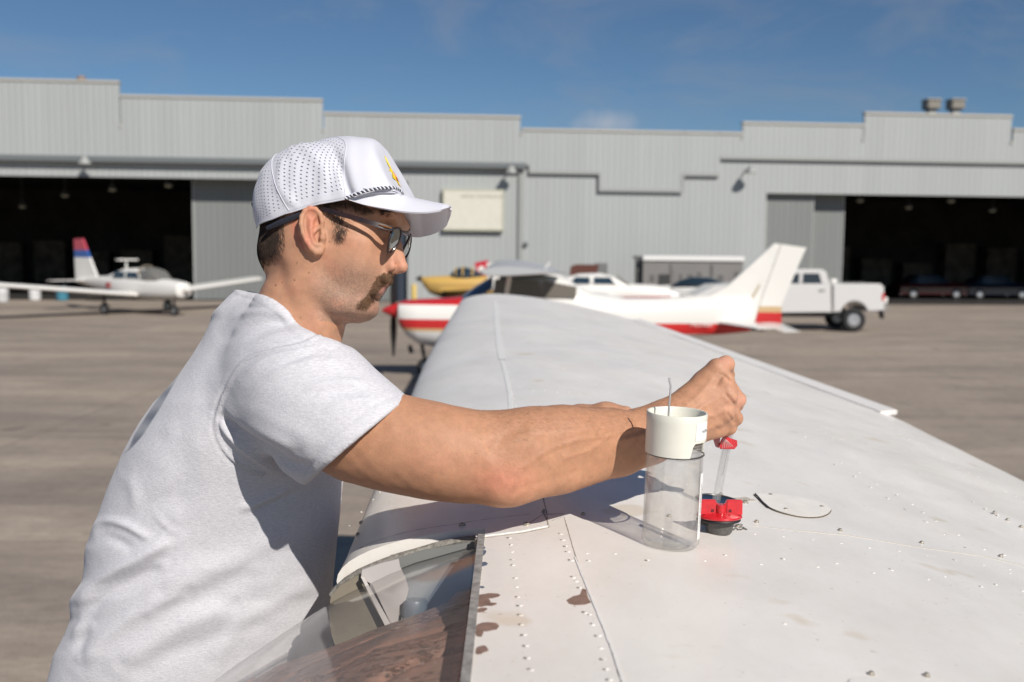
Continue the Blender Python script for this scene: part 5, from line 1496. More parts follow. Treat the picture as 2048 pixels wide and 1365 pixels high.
def nets(g, lo, h):
    s_ = g < 0
    cnt = np.zeros(np.array(g.shape) - 1, np.uint8)
    for dx in (0, 1):
        for dy in (0, 1):
            for dz in (0, 1):
                cnt += s_[dx:dx + cnt.shape[0], dy:dy + cnt.shape[1], dz:dz + cnt.shape[2]]
    m = (cnt > 0) & (cnt < 8)
    idx = np.argwhere(m); vid = np.full(cnt.shape, -1, np.int32); vid[m] = np.arange(len(idx))
    acc = np.zeros((len(idx), 3)); num = np.zeros(len(idx))
    C = [(0, 0, 0), (1, 0, 0), (0, 1, 0), (1, 1, 0), (0, 0, 1), (1, 0, 1), (0, 1, 1), (1, 1, 1)]
    val = [g[idx[:, 0] + c[0], idx[:, 1] + c[1], idx[:, 2] + c[2]] for c in C]
    for a in range(8):
        for b in range(a + 1, 8):
            if sum(abs(C[a][i] - C[b][i]) for i in range(3)) != 1: continue
            va, vb = val[a], val[b]; x = (va < 0) != (vb < 0)
            t_ = np.where(x, va / (va - vb + 1e-12), 0)
            acc += np.where(x[:, None], np.array(C[a]) + t_[:, None] * (np.array(C[b]) - np.array(C[a])), 0); num += x
    V = lo + (idx + acc / num[:, None]) * h
    F = []
    for ax in range(3):
        sl0 = [slice(None)] * 3; sl1 = [slice(None)] * 3
        sl0[ax] = slice(0, -1); sl1[ax] = slice(1, None)
        e = s_[tuple(sl0)] != s_[tuple(sl1)]
        q = np.argwhere(e); u, w = [(1, 2), (2, 0), (0, 1)][ax]
        ok = (q[:, u] > 0) & (q[:, w] > 0) & (q[:, u] < cnt.shape[u]) & (q[:, w] < cnt.shape[w]); q = q[ok]
        def vv(du, dw):
            r_ = q.copy(); r_[:, u] -= du; r_[:, w] -= dw; return vid[r_[:, 0], r_[:, 1], r_[:, 2]]
        f = np.stack([vv(1, 1), vv(0, 1), vv(0, 0), vv(1, 0)], 1)
        flip = s_[q[:, 0], q[:, 1], q[:, 2]]
        f[~flip] = f[~flip][:, ::-1]
        F.append(f)
    F = np.concatenate(F); F = F[(F >= 0).all(1)]
    return V, F
def vnormals(V, F):
    n = np.cross(V[F[:, 2]] - V[F[:, 0]], V[F[:, 3 if F.shape[1] > 3 else 1]] - V[F[:, 1]])
    vn = np.zeros_like(V)
    for k in range(F.shape[1]): np.add.at(vn, F[:, k], n)
    return vn / (np.linalg.norm(vn, axis=1)[:, None] + 1e-12)
def relax(V, F, it=2, lam=.5):
    for _ in range(it):
        acc = np.zeros_like(V); num = np.zeros(len(V))
        for a, b in ((0, 1), (1, 2), (2, 3), (3, 0)):
            np.add.at(acc, F[:, a], V[F[:, b]]); np.add.at(acc, F[:, b], V[F[:, a]]); np.add.at(num, F[:, a], 1); np.add.at(num, F[:, b], 1)
        V = V + lam * (acc / np.maximum(num, 1)[:, None] - V)
    return V
def largest(V, F):
    par = np.arange(len(V))
    for _ in range(200):
        m = par[F].min(1); new = par.copy()
        for k in range(4): np.minimum.at(new, F[:, k], m)
        new = new[new]
        if (new == par).all(): break
        par = new
    ids, c = np.unique(par, return_counts=True); keep = par == ids[c.argmax()]
    if keep.all(): return V, F
    mp_ = np.cumsum(keep) - 1; F = F[keep[F[:, 0]]]
    return V[keep], mp_[F]
def pix(V):
    v = V - CAM; w = v @ c_f
    return CX + FPX * (v @ c_r) / w, CY - FPX * (v @ c_u) / w
def fbm(V, s, seed=0.0):
    """cheap smooth noise from summed sines, vectorised"""
    x = V * s + seed; o = 0
    for i, (a, b, c) in enumerate(((1, .6, .3), (-.5, 1.1, .7), (.8, -.4, 1.2), (-1.2, .3, -.9), (.4, 1.6, -.6))):
        o = o + np.sin(x[:, 0] * a * 2.1 + x[:, 1] * b * 1.9 + x[:, 2] * c * 2.3 + i * 1.7 + 1.3 * np.sin(x[:, (i + 1) % 3] * 1.3 + i))
    return o / 5

# -------- head frame: a = photo column, b = photo row on the middle plane of the head, c = side offset towards the camera (all in photo px)
YH = 1.50; PXM = YH / FPX
PSI, RHO = .24, .13
T_ = -c_f; Rr = c_r; Dn = -c_u
e1 = math.cos(PSI) * Rr + math.sin(PSI) * T_
e3 = math.cos(PSI) * T_ - math.sin(PSI) * Rr
e2 = math.cos(RHO) * Dn + math.sin(RHO) * e3 * 1.0
e3 = math.cos(RHO) * e3 - math.sin(RHO) * Dn
HO = P(660, 470, YH)
def hd(a, b, c=0.0):
    return HO + PXM * ((a - 660) / math.cos(PSI) * e1 + (b - 470) / math.cos(RHO) * e2 + c * e3)
def hI(x, y, c):
    """point seen at photo (x, y) whose side offset in the head frame is c px"""
    Yd = YH
    for _ in range(6):
        p = P(x, y, Yd); v = (p - HO) / PXM @ e3
        Yd -= (c - v) * PXM * .95
    return P(x, y, Yd)
HA = np.array([e1, e2, e3])
def rotA(deg):
    """in-plane rotated head axes (pitch)"""
    t_ = R(deg); c, s_ = math.cos(t_), math.sin(t_)
    return np.array([c * e1 + s_ * e2, -s_ * e1 + c * e2, e3])
def px(v): return v * PXM
def toh(p):
    q = (p - HO) / PXM
    return 660 + (q @ e1) * math.cos(PSI), 470 + (q @ e2) * math.cos(RHO), q @ e3

# head base from tables: level, front, back, half width, widest position
HT = np.array([
    [294, 672, 628, 16], [300, 712, 592, 48], [312, 744, 562, 70], [335, 768, 537, 87], [360, 783, 524, 96], [390, 795, 517, 101], [420, 803, 517, 102], [440, 807, 520, 101],
    [452, 806, 524, 99], [470, 799, 530, 97], [486, 794, 536, 96], [505, 789, 541, 95], [525, 786, 548, 92], [545, 785, 562, 84], [560, 784, 578, 78], [572, 778, 594, 73],
    [585, 772, 606, 68], [598, 762, 618, 62], [612, 760, 634, 55], [624, 757, 650, 46], [633, 750, 664, 38], [639, 738, 682, 24], [642, 722, 700, 8]], float)
def head_base(p):
    a, b, c = toh(p)
    F_ = np.interp(b, HT[:, 0], HT[:, 1]); K_ = np.interp(b, HT[:, 0], HT[:, 2]); W_ = np.interp(b, HT[:, 0], HT[:, 3])
    # a smooth table
    for q in (-7, 7):
        F_ += np.interp(b + q, HT[:, 0], HT[:, 1]); K_ += np.interp(b + q, HT[:, 0], HT[:, 2]); W_ += np.interp(b + q, HT[:, 0], HT[:, 3])
    F_ /= 3; K_ /= 3; W_ /= 3
    m = K_ + (F_ - K_) * np.interp(b, [300, 430, 560, 640], [.5, .42, .40, .45])
    Lf = F_ - m; Lb = m - K_
    L_ = np.where(a > m, Lf, Lb)
    nf = np.where(a > m, 2.25, 2.1)
    r_ = (np.abs((a - m) / L_) ** nf + np.abs(c / W_) ** 2.3) ** (1 / 2.25)
    # gradient-scaled distance
    g = np.sqrt(((a - m) / L_ ** 2) ** 2 + (c / W_ ** 2) ** 2) / np.maximum(r_, .05)
    d = (r_ - 1) / np.maximum(g, 1 / 140.)
    d = np.maximum(d, 294 - b); d = np.maximum(d, b - 643)
    return d * PXM * .85
H = SDF()
H.add(head_base, hd(655, 460), px(200), .004)
def both(f):
    for sg in (1, -1): f(sg)
# neck
H.chain([(hd(640, 560, 0), px(70)), (hd(612, 610, 0), px(81)), (hd(585, 680, 0), px(84)), (hd(560, 750, 0), px(80))], k=px(26), flat=(e3, .92))
H.chain([(hd(628, 540, 66), px(16)), (hd(640, 590, 58), px(20)), (hd(655, 650, 32), px(20)), (hd(668, 700, 12), px(16))], k=px(24))      # sternomastoid
H.chain([(hd(628, 540, -66), px(16)), (hd(640, 590, -58), px(20)), (hd(655, 650, -32), px(20)), (hd(668, 700, -12), px(16))], k=px(24))
H.ell(hd(668, 648, 0), HA, (px(15), px(22), px(15)), k=px(16))                # larynx
H.ell(hd(560, 505, 0), HA, (px(40), px(50), px(55)), k=px(30))                # occiput to nape
# jaw and cheek
for sg in (1, -1):
    H.chain([(hd(652, 520, 66 * sg), px(17)), (hd(664, 580, 58 * sg), px(17)), (hd(700, 612, 40 * sg), px(17)), (hd(732, 618, 18 * sg), px(18))], k=px(24))
    H.ell(hd(735, 497, 62 * sg), rotA(20), (px(34), px(18), px(19)), k=px(22))     # cheek bone
    H.ell(hd(733, 532, 50 * sg), rotA(10), (px(30), px(30), px(20)), k=px(26))     # cheek
    H.ell(hd(795, 447, 34 * sg), HA, (px(13), px(9), px(30)), k=px(12))            # brow
    H.ell(hd(797, 474, 37 * sg), HA, (px(20), px(14), px(22)), k=px(12), mode='s')  # socket
H.ell(hd(741, 615, 0), rotA(0), (px(20), px(22), px(26)), k=px(14))               # chin
H.ell(hd(761, 599, 0), HA, (px(7), px(5), px(24)), k=px(8), mode='s')             # below the lip
# nose
H.chain([(hd(792, 478), px(10)), (hd(796, 498), px(10.5)), (hd(801, 516), px(10.8)), (hd(810, 537), px(11.2))], k=px(10))
H.chain([(hd(810.5, 538), px(10.3)), (hd(799, 543), px(8)), (hd(788, 547), px(7))], k=px(5))
for sg in (1, -1):
    H.ell(hd(791, 538, 17 * sg), rotA(20), (px(13), px(10.5), px(6)), k=px(7))
    H.chain([(hd(796, 498, 7 * sg), px(9)), (hd(792, 522, 13 * sg), px(9))], k=px(9))
    q_ = hI(797.5, 543.0, 22); q_ = q_ if sg > 0 else q_ - 2 * ((q_ - HO) @ e3) * e3
    H.ell(q_, rotA(8), (px(8), px(3.4), px(7)), k=px(1.6), mode='s')
    H.chain([(hd(780, 522, 24 * sg), px(1.0)), (hd(775, 534, 25 * sg), px(1.2)), (hd(778, 545, 24 * sg), px(1.0))], k=px(4), mode='s')
# lips
H.ell(hd(781, 557, 0), HA, (px(9), px(13), px(24)), k=px(9))
H.chain([(hd(776, 569, 0), px(8.0)), (hd(768, 570, 17), px(6)), (hd(757, 573, 30), px(3.5))], k=px(5))
H.chain([(hd(776, 569, 0), px(8.0)), (hd(768, 570, -17), px(6)), (hd(757, 573, -30), px(3.5))], k=px(5))
H.chain([(hd(765.5, 581, 0), px(8.6)), (hd(760, 581, 14), px(7.5)), (hd(752, 577, 28), px(3.5))], k=px(5))
H.chain([(hd(765.5, 581, 0), px(8.6)), (hd(760, 581, -14), px(7.5)), (hd(752, 577, -28), px(3.5))], k=px(5))
for sg in (1, -1):
    H.chain([(hd(782, 575.0, 0), px(1.6)), (hd(770, 574.5, 16 * sg), px(1.7)), (hd(753, 575.5, 31 * sg), px(1.6))], k=px(1.8), mode='s')
# eye lids
for sg in (1, -1):
    H.ell(hd(776, 477, 33 * sg), HA, (px(16), px(13), px(17)), k=px(3))
    H.chain([(hd(790, 479, 22 * sg), px(1.2)), (hd(792, 481, 33 * sg), px(1.2)), (hd(780, 479, 47 * sg), px(1.2))], k=px(1.5), mode='s')
# ears: authored where the photo shows the near one; the far one mirrored
def earpt(x, y, lift, sg):
    p = hI(x, y, 92 + lift)
    if sg < 0:
        c = (p - HO) @ e3; p = p - 2 * c * e3
    return p
for sg in (1, -1):
    ep_ = lambda x, y, l: earpt(x, y, l, sg)
    plate = [(640, 432, 2, 10), (618, 432, 14, 12), (612, 460, 16, 12), (622, 488, 12, 11), (636, 502, 4, 9)]
    H.chain([(ep_(x, y, l), px(r_)) for x, y, l, r_ in plate], k=px(8), flat=(e3, .45))
    H.seg(ep_(626, 440, 0), ep_(630, 482, 0), px(17), px(12), k=px(8), flat=(e3, .4))
    # bowl and fossa
    H.seg(ep_(634, 464, 15), ep_(636, 480, 12), px(9.5), px(8), k=px(3), mode='s')
    H.seg(ep_(624, 430, 24), ep_(635, 444, 16), px(7), px(9), k=px(3), mode='s')
    H.chain([(ep_(611, 440, 27), px(5.5)), (ep_(611, 455, 27), px(6.0)), (ep_(616, 474, 26), px(5.5))], k=px(3), mode='s')
    # helix rim
    H.chain([(ep_(x, y, l), px(r_)) for x, y, l, r_ in ((644, 462, 5, 3.4), (644, 443, 9, 4.0), (640, 428, 12, 4.4), (631, 419, 16, 4.8), (620, 417, 20, 4.8), (610, 422, 23, 4.7), (603.5, 434, 25, 4.6), (602, 449, 26, 4.4), (606, 467, 24, 4.3), (613, 483, 20, 4.4), (622, 497, 15, 5), (632, 505, 9, 6), (639, 504, 5, 6.5), (644, 495, 2, 6))], k=px(2.5))
    # antihelix
    H.chain([(ep_(x, y, l), px(r_)) for x, y, l, r_ in ((631, 430, 13, 2.6), (623, 444, 16, 3.6), (620, 460, 17, 4.0), (623, 477, 15, 3.8), (632, 490, 11, 4), (641, 491, 7, 3.8))], k=px(3))
    H.seg(ep_(638, 454, 8), ep_(627, 466, 13), px(3), px(3.5), k=px(4))
    H.chain([(ep_(646, 468, 4), px(4.5)), (ep_(645, 477, 7), px(5.0)), (ep_(645, 486, 3), px(4))], k=px(5))      # tragus
V, F = H.mesh(hd(500, 280, -130) * 0 + np.min([hd(a, b, c) for a in (480, 850) for b in (270, 800) for c in (-150, 150)], axis=0),
              np.max([hd(a, b, c) for a in (480, 850) for b in (270, 800) for c in (-150, 150)], axis=0), .00165)
V, F = largest(V, F)
VH, FH = relax(V, F, 1, .35), F

# -------- arms and hands
def A_(x, y, Y, r_): return (P(x, y, Y), r_ * Y / FPX)
G = SDF()
# right arm (nearest)
G.chain([A_(575, 765, 1.42, 92), A_(640, 822, 1.385, 92), A_(720, 868, 1.365, 89), A_(800, 889, 1.35, 87), A_(880, 905, 1.345, 86), A_(950, 915, 1.345, 84)], k=.03, flat=(c_f, .93))
G.chain([A_(950, 915, 1.345, 84), A_(1015, 912, 1.35, 84), A_(1080, 904, 1.365, 80), A_(1150, 896, 1.385, 69), A_(1220, 888, 1.41, 58), A_(1290, 873, 1.435, 51), A_(1345, 852, 1.455, 48)], k=.02, flat=(c_f, .80))
G.chain([A_(1060, 884, 1.34, 48), A_(1130, 874, 1.365, 42), A_(1220, 866, 1.40, 34)], k=.03)           # extensor mass
G.ell(P(1012, 960, 1.325), np.eye(3), (.036, .026, .030), k=.028)                                        # elbow
G.ell(P(1000, 975, 1.312), np.eye(3), (.017, .014, .016), k=.02)
G.chain([A_(1030, 968, 1.325, 24), A_(1130, 950, 1.355, 20), A_(1250, 915, 1.41, 17), A_(1340, 880, 1.445, 15)], k=.025)  # ulna edge
G.ell(P(1325, 838, 1.425), np.eye(3), (.014, .012, .012), k=.02)
# hand: back of hand
G.chain([A_(1340, 850, 1.458, 46), A_(1372, 836, 1.468, 50)], k=.02, flat=(c_f, .62))
def hp(x, y, Y): return P(x, y, Y)
mcp = [(1434, 738, 1.480), (1449, 762, 1.470), (1457, 792, 1.465), (1452, 826, 1.468)]
wr = [(1362, 812, 1.468), (1366, 828, 1.462), (1366, 848, 1.460), (1362, 868, 1.466)]
for i, (m, w) in enumerate(zip(mcp, wr)):
    G.seg(hp(*w), hp(*m), 23 * 1.46 / FPX, (21, 20, 19, 17.5)[i] * 1.47 / FPX, k=.012)
G.seg(hp(1385, 830, 1.478), hp(1432, 822, 1.485), .030, .026, k=.015, flat=(c_f, .6))
G.seg(hp(1370, 868, 1.470), hp(1440, 861, 1.482), .016, .0105, k=.012)
G.seg(hp(1400, 830, 1.480), hp(1448, 800, 1.486), .026, .020, k=.012, flat=(c_f, .6))
for i, (x, y, Y) in enumerate(mcp):   # knuckles
    G.ell(hp(x + 2, y - 1, Y - .007), np.eye(3), (.0105, .0100, .010), k=.008)
# fingers, each curled round the tube behind
fing = [
    [(1434, 738, 1.480, 19), (1452, 729, 1.492, 15.8), (1456, 750, 1.517, 13), (1450, 772, 1.535, 12)],
    [(1449, 762, 1.472, 17.5), (1477, 800, 1.485, 14.4), (1473, 812, 1.517, 12.5), (1456, 802, 1.538, 11)],
    [(1457, 792, 1.467, 16.5), (1471, 837, 1.484, 13.6), (1465, 846, 1.514, 12), (1450, 836, 1.536, 10.5)],
    [(1452, 826, 1.470, 15.5), (1460, 856, 1.489, 12.2), (1455, 862, 1.512, 10.5), (1442, 858, 1.530, 9.5)]]
for fpts in fing:
    G.chain([A_(x, y, Y, r_) for x, y, Y, r_ in fpts], k=.0035)
    x, y, Y, r_ = fpts[1]; G.ell(hp(x, y, Y), np.eye(3), (r_ * 1.03 * Y / FPX,) * 3, k=.004)
# web between index and thumb, thumb wrapping over from the top, behind
G.chain([A_(1385, 800, 1.478, 24), A_(1408, 768, 1.488, 20), A_(1432, 742, 1.500, 15)], k=.014)
G.chain([A_(1395, 810, 1.500, 20), A_(1425, 800, 1.525, 15), A_(1450, 780, 1.548, 12.5), (hp(1467, 788, 1.549), .0082)], k=.006)
G.ell(hp(1448, 750, 1.476), np.eye(3), (.006, .006, .006), k=.008)
# creases between the fingers
for a, b in (((1449, 747, 1.464), (1468, 757, 1.485)), ((1468, 790, 1.462), (1484, 822, 1.475)), ((1457, 812, 1.456), (1478, 853, 1.476))):
    G.seg(hp(*a), hp(*b), .0016, .0024, k=.003, mode='s')
arm_lo = np.array([-.42, 1.18, 2.22]); arm_hi = np.array([.40, 1.60, 2.60])
V, F = G.mesh(arm_lo, arm_hi, .0022)
V, F = largest(V, F); VA, FA = relax(V, F, 1, .4), F
# left arm, farther away, resting beyond
G2 = SDF()
G2.chain([A_(700, 850, 1.86, 60), A_(860, 890, 1.82, 52), A_(1000, 893, 1.76, 46)], k=.02)
G2.chain([A_(1000, 893, 1.76, 46), A_(1090, 880, 1.71, 40), A_(1160, 845, 1.68, 33)], k=.02)
G2.chain([A_(1160, 843, 1.68, 31), A_(1212, 833, 1.66, 26), A_(1250, 832, 1.65, 20)], k=.015)
for dy, L_ in ((-6, 44), (2, 52), (10, 50), (18, 40)):
    G2.chain([A_(1235, 828 + dy * .8, 1.655 - dy * .0008, 11), A_(1235 + L_ * .6, 838 + dy * 1.1, 1.645 - dy * .001, 9.5), A_(1235 + L_, 848 + dy * 1.2, 1.635 - dy * .001, 8)], k=.003)
G2.chain([A_(1180, 850, 1.66, 15), A_(1215, 862, 1.63, 12), A_(1240, 868, 1.62, 9.5)], k=.005)
V2, F2 = G2.mesh(np.array([-.32, 1.55, 2.28]), np.array([.28, 1.95, 2.56]), .0036)
V2, F2 = largest(V2, F2)

# -------- shirt
# table: row, back, front, half width across (m), distance
TT = np.array([
    [640, 434, 600, .06, 1.60], [668, 412, 640, .10, 1.60], [690, 394, 668, .135, 1.60], [720, 370, 690, .168, 1.60], [760, 336, 705, .20, 1.60], [805, 300, 710, .205, 1.60], [850, 275, 708, .20, 1.60], [900, 250, 698, .195, 1.60],
    [970, 223, 678, .185, 1.60], [1060, 196, 667, .175, 1.60], [1100, 181, 661, .172, 1.60], [1135, 178, 656, .172, 1.60], [1165, 174, 652, .17, 1.60], [1200, 152, 650, .172, 1.605], [1240, 151, 650, .175, 1.61],
    [1275, 138, 650, .178, 1.615], [1312, 121, 652, .18, 1.62], [1365, 108, 655, .185, 1.63], [1430, 95, 655, .19, 1.64], [1520, 85, 640, .195, 1.65], [1600, 90, 620, .19, 1.66]], float)
TH = R(26)
tf = np.array([math.cos(TH), math.sin(TH), 0]); ts = np.array([math.sin(TH), -math.cos(TH), 0])
def torso(p):
    x, y = pix(p)
    Yc = np.interp(y, TT[:, 0], TT[:, 4])
    k_ = 0
    bx = np.interp(y, TT[:, 0], TT[:, 1]); fx = np.interp(y, TT[:, 0], TT[:, 2]); C_ = np.interp(y, TT[:, 0], TT[:, 3])
    s_ = Yc / FPX
    half = (fx - bx) * .5 * s_
    A2 = np.sqrt(np.maximum(half ** 2 - (C_ * math.sin(TH)) ** 2, .0004)) / math.cos(TH)
    # centre of the slice on this row
    d = (CX + ((bx + fx) * .5 - CX)) - CX
    cx_ = d * s_
    dx = p[:, 0] - cx_; dy = p[:, 1] - Yc
    a = dx * tf[0] + dy * tf[1]; c = dx * ts[0] + dy * ts[1]
    r_ = np.sqrt((a / A2) ** 2 + (c / C_) ** 2)
    g = np.sqrt((a / A2 ** 2) ** 2 + (c / C_ ** 2) ** 2) / np.maximum(r_, .05)
    v = (r_ - 1) / np.maximum(g, 4.)
    v = np.maximum(v, (636 - y) * s_)
    return v * .85
Tt = SDF()
Tt.add(torso, P(400, 1100, 1.6), .75, .01)
# neck base, shoulders, trapezius
Tt.chain([A_(502, 646, 1.56, 56), A_(560, 690, 1.50, 68), A_(600, 745, 1.45, 80)], k=.045)
Tt.chain([A_(508, 634, 1.58, 42), A_(545, 658, 1.54, 54), A_(620, 708, 1.50, 48)], k=.04)
Tt.chain([A_(506, 668, 1.62, 48), A_(560, 735, 1.70, 56), A_(620, 800, 1.80, 66)], k=.05)
Tt.chain([A_(508, 615, 1.57, 34), A_(560, 655, 1.545, 40), A_(620, 700, 1.50, 40)], k=.03)
# near sleeve
Tt.chain([A_(560, 745, 1.44, 96), A_(610, 782, 1.40, 104), A_(665, 833, 1.375, 104), A_(740, 893, 1.35, 103), A_(810, 950, 1.34, 103)], k=.05, flat=(c_f, .96))
Tt.chain([A_(560, 840, 1.44, 62), A_(615, 880, 1.395, 52), A_(680, 960, 1.365, 40)], k=.04, flat=(c_f, .9))
# far sleeve
Tt.chain([A_(620, 800, 1.80, 70), A_(720, 860, 1.84, 66), A_(790, 885, 1.84, 60)], k=.04)
# cuffs
cn = np.cross(P(813, 800, 1.35) - P(622, 961, 1.36), P(813, 800, 1.35) - P(720, 875, 1.26)); cn /= np.linalg.norm(cn)
c0_ = P(718, 880, 1.355); cn = cn if cn @ (P(850, 1000, 1.355) - c0_) > 0 else -cn
def cuff(p):
    d = (p - c0_) @ cn
    x, y = pix(p)
    reg = (x - 560 + (y - 800) * .2)       # only the sleeve side
    return d
# cut the sleeve beyond the cuff plane: only near the arm
def cutreg(p):
    d = -((p - c0_) @ cn)
    dist = np.linalg.norm(p - P(790, 925, 1.345), axis=1) - .160
    return np.maximum(d, dist)
Tt.add(cutreg, P(790, 925, 1.345), .17, .002, 's')
fcn = P(800, 845, 1.84) - P(720, 810, 1.84); fcn /= np.linalg.norm(fcn)
Tt.add(lambda p: np.maximum(-((p - P(770, 832, 1.84)) @ fcn), np.linalg.norm(p - P(820, 855, 1.84), axis=1) - .12), P(820, 855, 1.84), .13, .002, 's')
# hollow sleeve round the arm
Tt.chain([A_(665, 840, 1.375, 94), A_(740, 896, 1.35, 95), A_(830, 960, 1.34, 96)], k=.002, mode='s', flat=(c_f, .96))
Tt.chain([A_(640, 900, 1.385, 42), A_(680, 965, 1.365, 30)], k=.004, mode='s', flat=(c_f, .85))
Tt.chain([(hd(625, 600, 0), px(84)), (hd(606, 640, 0), px(92)), (hd(578, 700, 0), px(100))], k=.012)
# neck opening: cloth above the sloping collar plane is cut away
cpn = c_r * .53 + c_u * .84 + c_f * .12; cpn /= np.linalg.norm(cpn)
cp0 = P(585, 640, 1.45)
nka, nkb = hd(640, 560, 0), hd(575, 700, 0)
cl_x = [430, 484, 503, 523, 551, 574, 590, 606, 635, 660, 700]; cl_y = [560, 584, 586, 590, 603, 621, 645, 658, 672, 680, 694]
def neckcut(p):
    x_, y_ = pix(p)
    v = (y_ - np.interp(x_, cl_x, cl_y)) * PXM * .62 - np.maximum(p[:, 1] - 1.565, 0) * .35
    ab_ = nkb - nka; t_ = ((p - nka) @ ab_) / (ab_ @ ab_); q = p - nka - t_[:, None] * ab_
    return np.maximum(v, np.sqrt((q * q).sum(1)) - px(225))
Tt.add(neckcut, hd(615, 620, 0), px(300), .003, 's')
tlo = np.min([P(60, 560, 1.2), P(60, 1560, 1.2), P(60, 560, 2.0), P(60, 1560, 1.95), P(860, 560, 1.2), P(830, 1100, 1.95)], axis=0); thi = np.max([P(60, 560, 1.2), P(60, 560, 2.0), P(850, 560, 1.2), P(850, 1500, 1.98), P(60, 1560, 1.2)], axis=0)
V, F = Tt.mesh(tlo - .01, thi + .01, .0036)
V, F = largest(V, F); V = relax(V, F, 3, .5)
# folds: ridge lines authored along the near side of the cloth (x, y in the photo), amplitude m, width px
folds = [
    ([(608, 960), (560, 985), (505, 1010), (470, 1020)], .006, 8), ([(604, 978), (560, 1003), (500, 1026)], -.007, 8),
    ([(432, 832), (470, 880), (520, 920), (580, 960)], .011, 8), ([(440, 822), (480, 862), (530, 898), (580, 925)], -.012, 9), ([(445, 808), (500, 850), (560, 880), (600, 905)], .009, 14),
    ([(455, 900), (500, 935), (545, 955)], .006, 7), ([(520, 905), (575, 930), (630, 935)], -.012, 10),
    ([(440, 800), (540, 845), (600, 870), (640, 905)], .004, 20),
    ([(640, 690), (600, 700), (540, 715), (480, 755)], .004, 7), ([(650, 700), (600, 715), (545, 735)], -.0035, 7), ([(700, 730), (640, 722), (580, 735), (520, 760)], .004, 9),
    ([(745, 770), (690, 765), (640, 770), (600, 782)], .0045, 9), ([(745, 785), (690, 782), (640, 790)], -.004, 9), ([(770, 800), (700, 805), (640, 825)], .003, 12),
    ([(590, 640), (540, 625), (490, 628), (450, 650)], .004, 7), ([(600, 655), (550, 645), (495, 655), (445, 690)], -.004, 8), ([(560, 625), (510, 608), (465, 612)], .003, 6), ([(610, 668), (550, 672), (480, 700)], .0035, 8),
    ([(180, 1090), (205, 1045), (250, 1050), (310, 1085)], .007, 8), ([(195, 1068), (240, 1085), (280, 1110)], -.005, 10),
    ([(150, 1215), (180, 1180), (225, 1145), (290, 1110), (350, 1075)], .012, 13), ([(165, 1235), (205, 1195), (260, 1165), (330, 1130)], -.010, 14),
    ([(140, 1290), (160, 1255), (175, 1225)], .009, 9), ([(155, 1320), (160, 1290), (185, 1250)], -.009, 12), ([(165, 1340), (195, 1290), (240, 1250), (300, 1215), (380, 1180)], .007, 16),
    ([(240, 1330), (300, 1290), (380, 1245), (470, 1210)], .006, 20), ([(260, 1360), (340, 1310), (440, 1275), (540, 1230)], -.004, 20), ([(320, 1180), (400, 1150), (500, 1105), (590, 1060)], .005, 26), ([(300, 1230), (400, 1190), (520, 1140)], -.005, 22),
    ([(300, 1020), (340, 1060), (365, 1075)], .003, 7), ([(380, 980), (300, 1010), (240, 1050)], -.003, 18), ([(340, 860), (370, 960), (350, 1040)], -.004, 30), ([(640, 1160), (560, 1200), (480, 1250), (420, 1330)], .005, 18),
    ([(660, 1010), (600, 1050), (560, 1100)], .003, 22), ([(250, 940), (270, 990), (262, 1040)], .004, 12),
]
def seam_d(x, y, pts):
    d = np.full(len(x), 1e9)
    for (x0, y0), (x1, y1) in zip(pts[:-1], pts[1:]):
        vx, vy = x1 - x0, y1 - y0; t_ = np.clip(((x - x0) * vx + (y - y0) * vy) / (vx * vx + vy * vy), 0, 1)
        d = np.minimum(d, np.hypot(x - x0 - t_ * vx, y - y0 - t_ * vy))
    return d
def cur2(pts, n=24):
    """Catmull-Rom through the points"""
    P_ = [np.array(p, float) for p in pts]; P_ = [2 * P_[0] - P_[1]] + P_ + [2 * P_[-1] - P_[-2]]; out = []
    for i in range(1, len(P_) - 2):
        for k in range(max(2, n // (len(P_) - 3))):
            t_ = k / max(2, n // (len(P_) - 3)); a, b, c, d = P_[i - 1:i + 3]
            out.append(.5 * (2 * b + (c - a) * t_ + (2 * a - 5 * b + 4 * c - d) * t_ ** 2 + (3 * b - a - 3 * c + d) * t_ ** 3))
    out.append(P_[-2]); return [tuple(p) for p in out]
armhole = cur2([(640, 676), (600, 690), (550, 700), (500, 715), (470, 745), (448, 790), (434, 830), (432, 858), (440, 885), (455, 908), (480, 930), (510, 945), (525, 948)], 60)
hem = cur2([(800, 791), (742, 818), (690, 857), (642, 900), (608, 950)], 40)
collar_l = cur2([(484, 574), (503, 579), (523, 588), (551, 603), (574, 621), (590, 645), (606, 658), (635, 672), (665, 682)], 50)
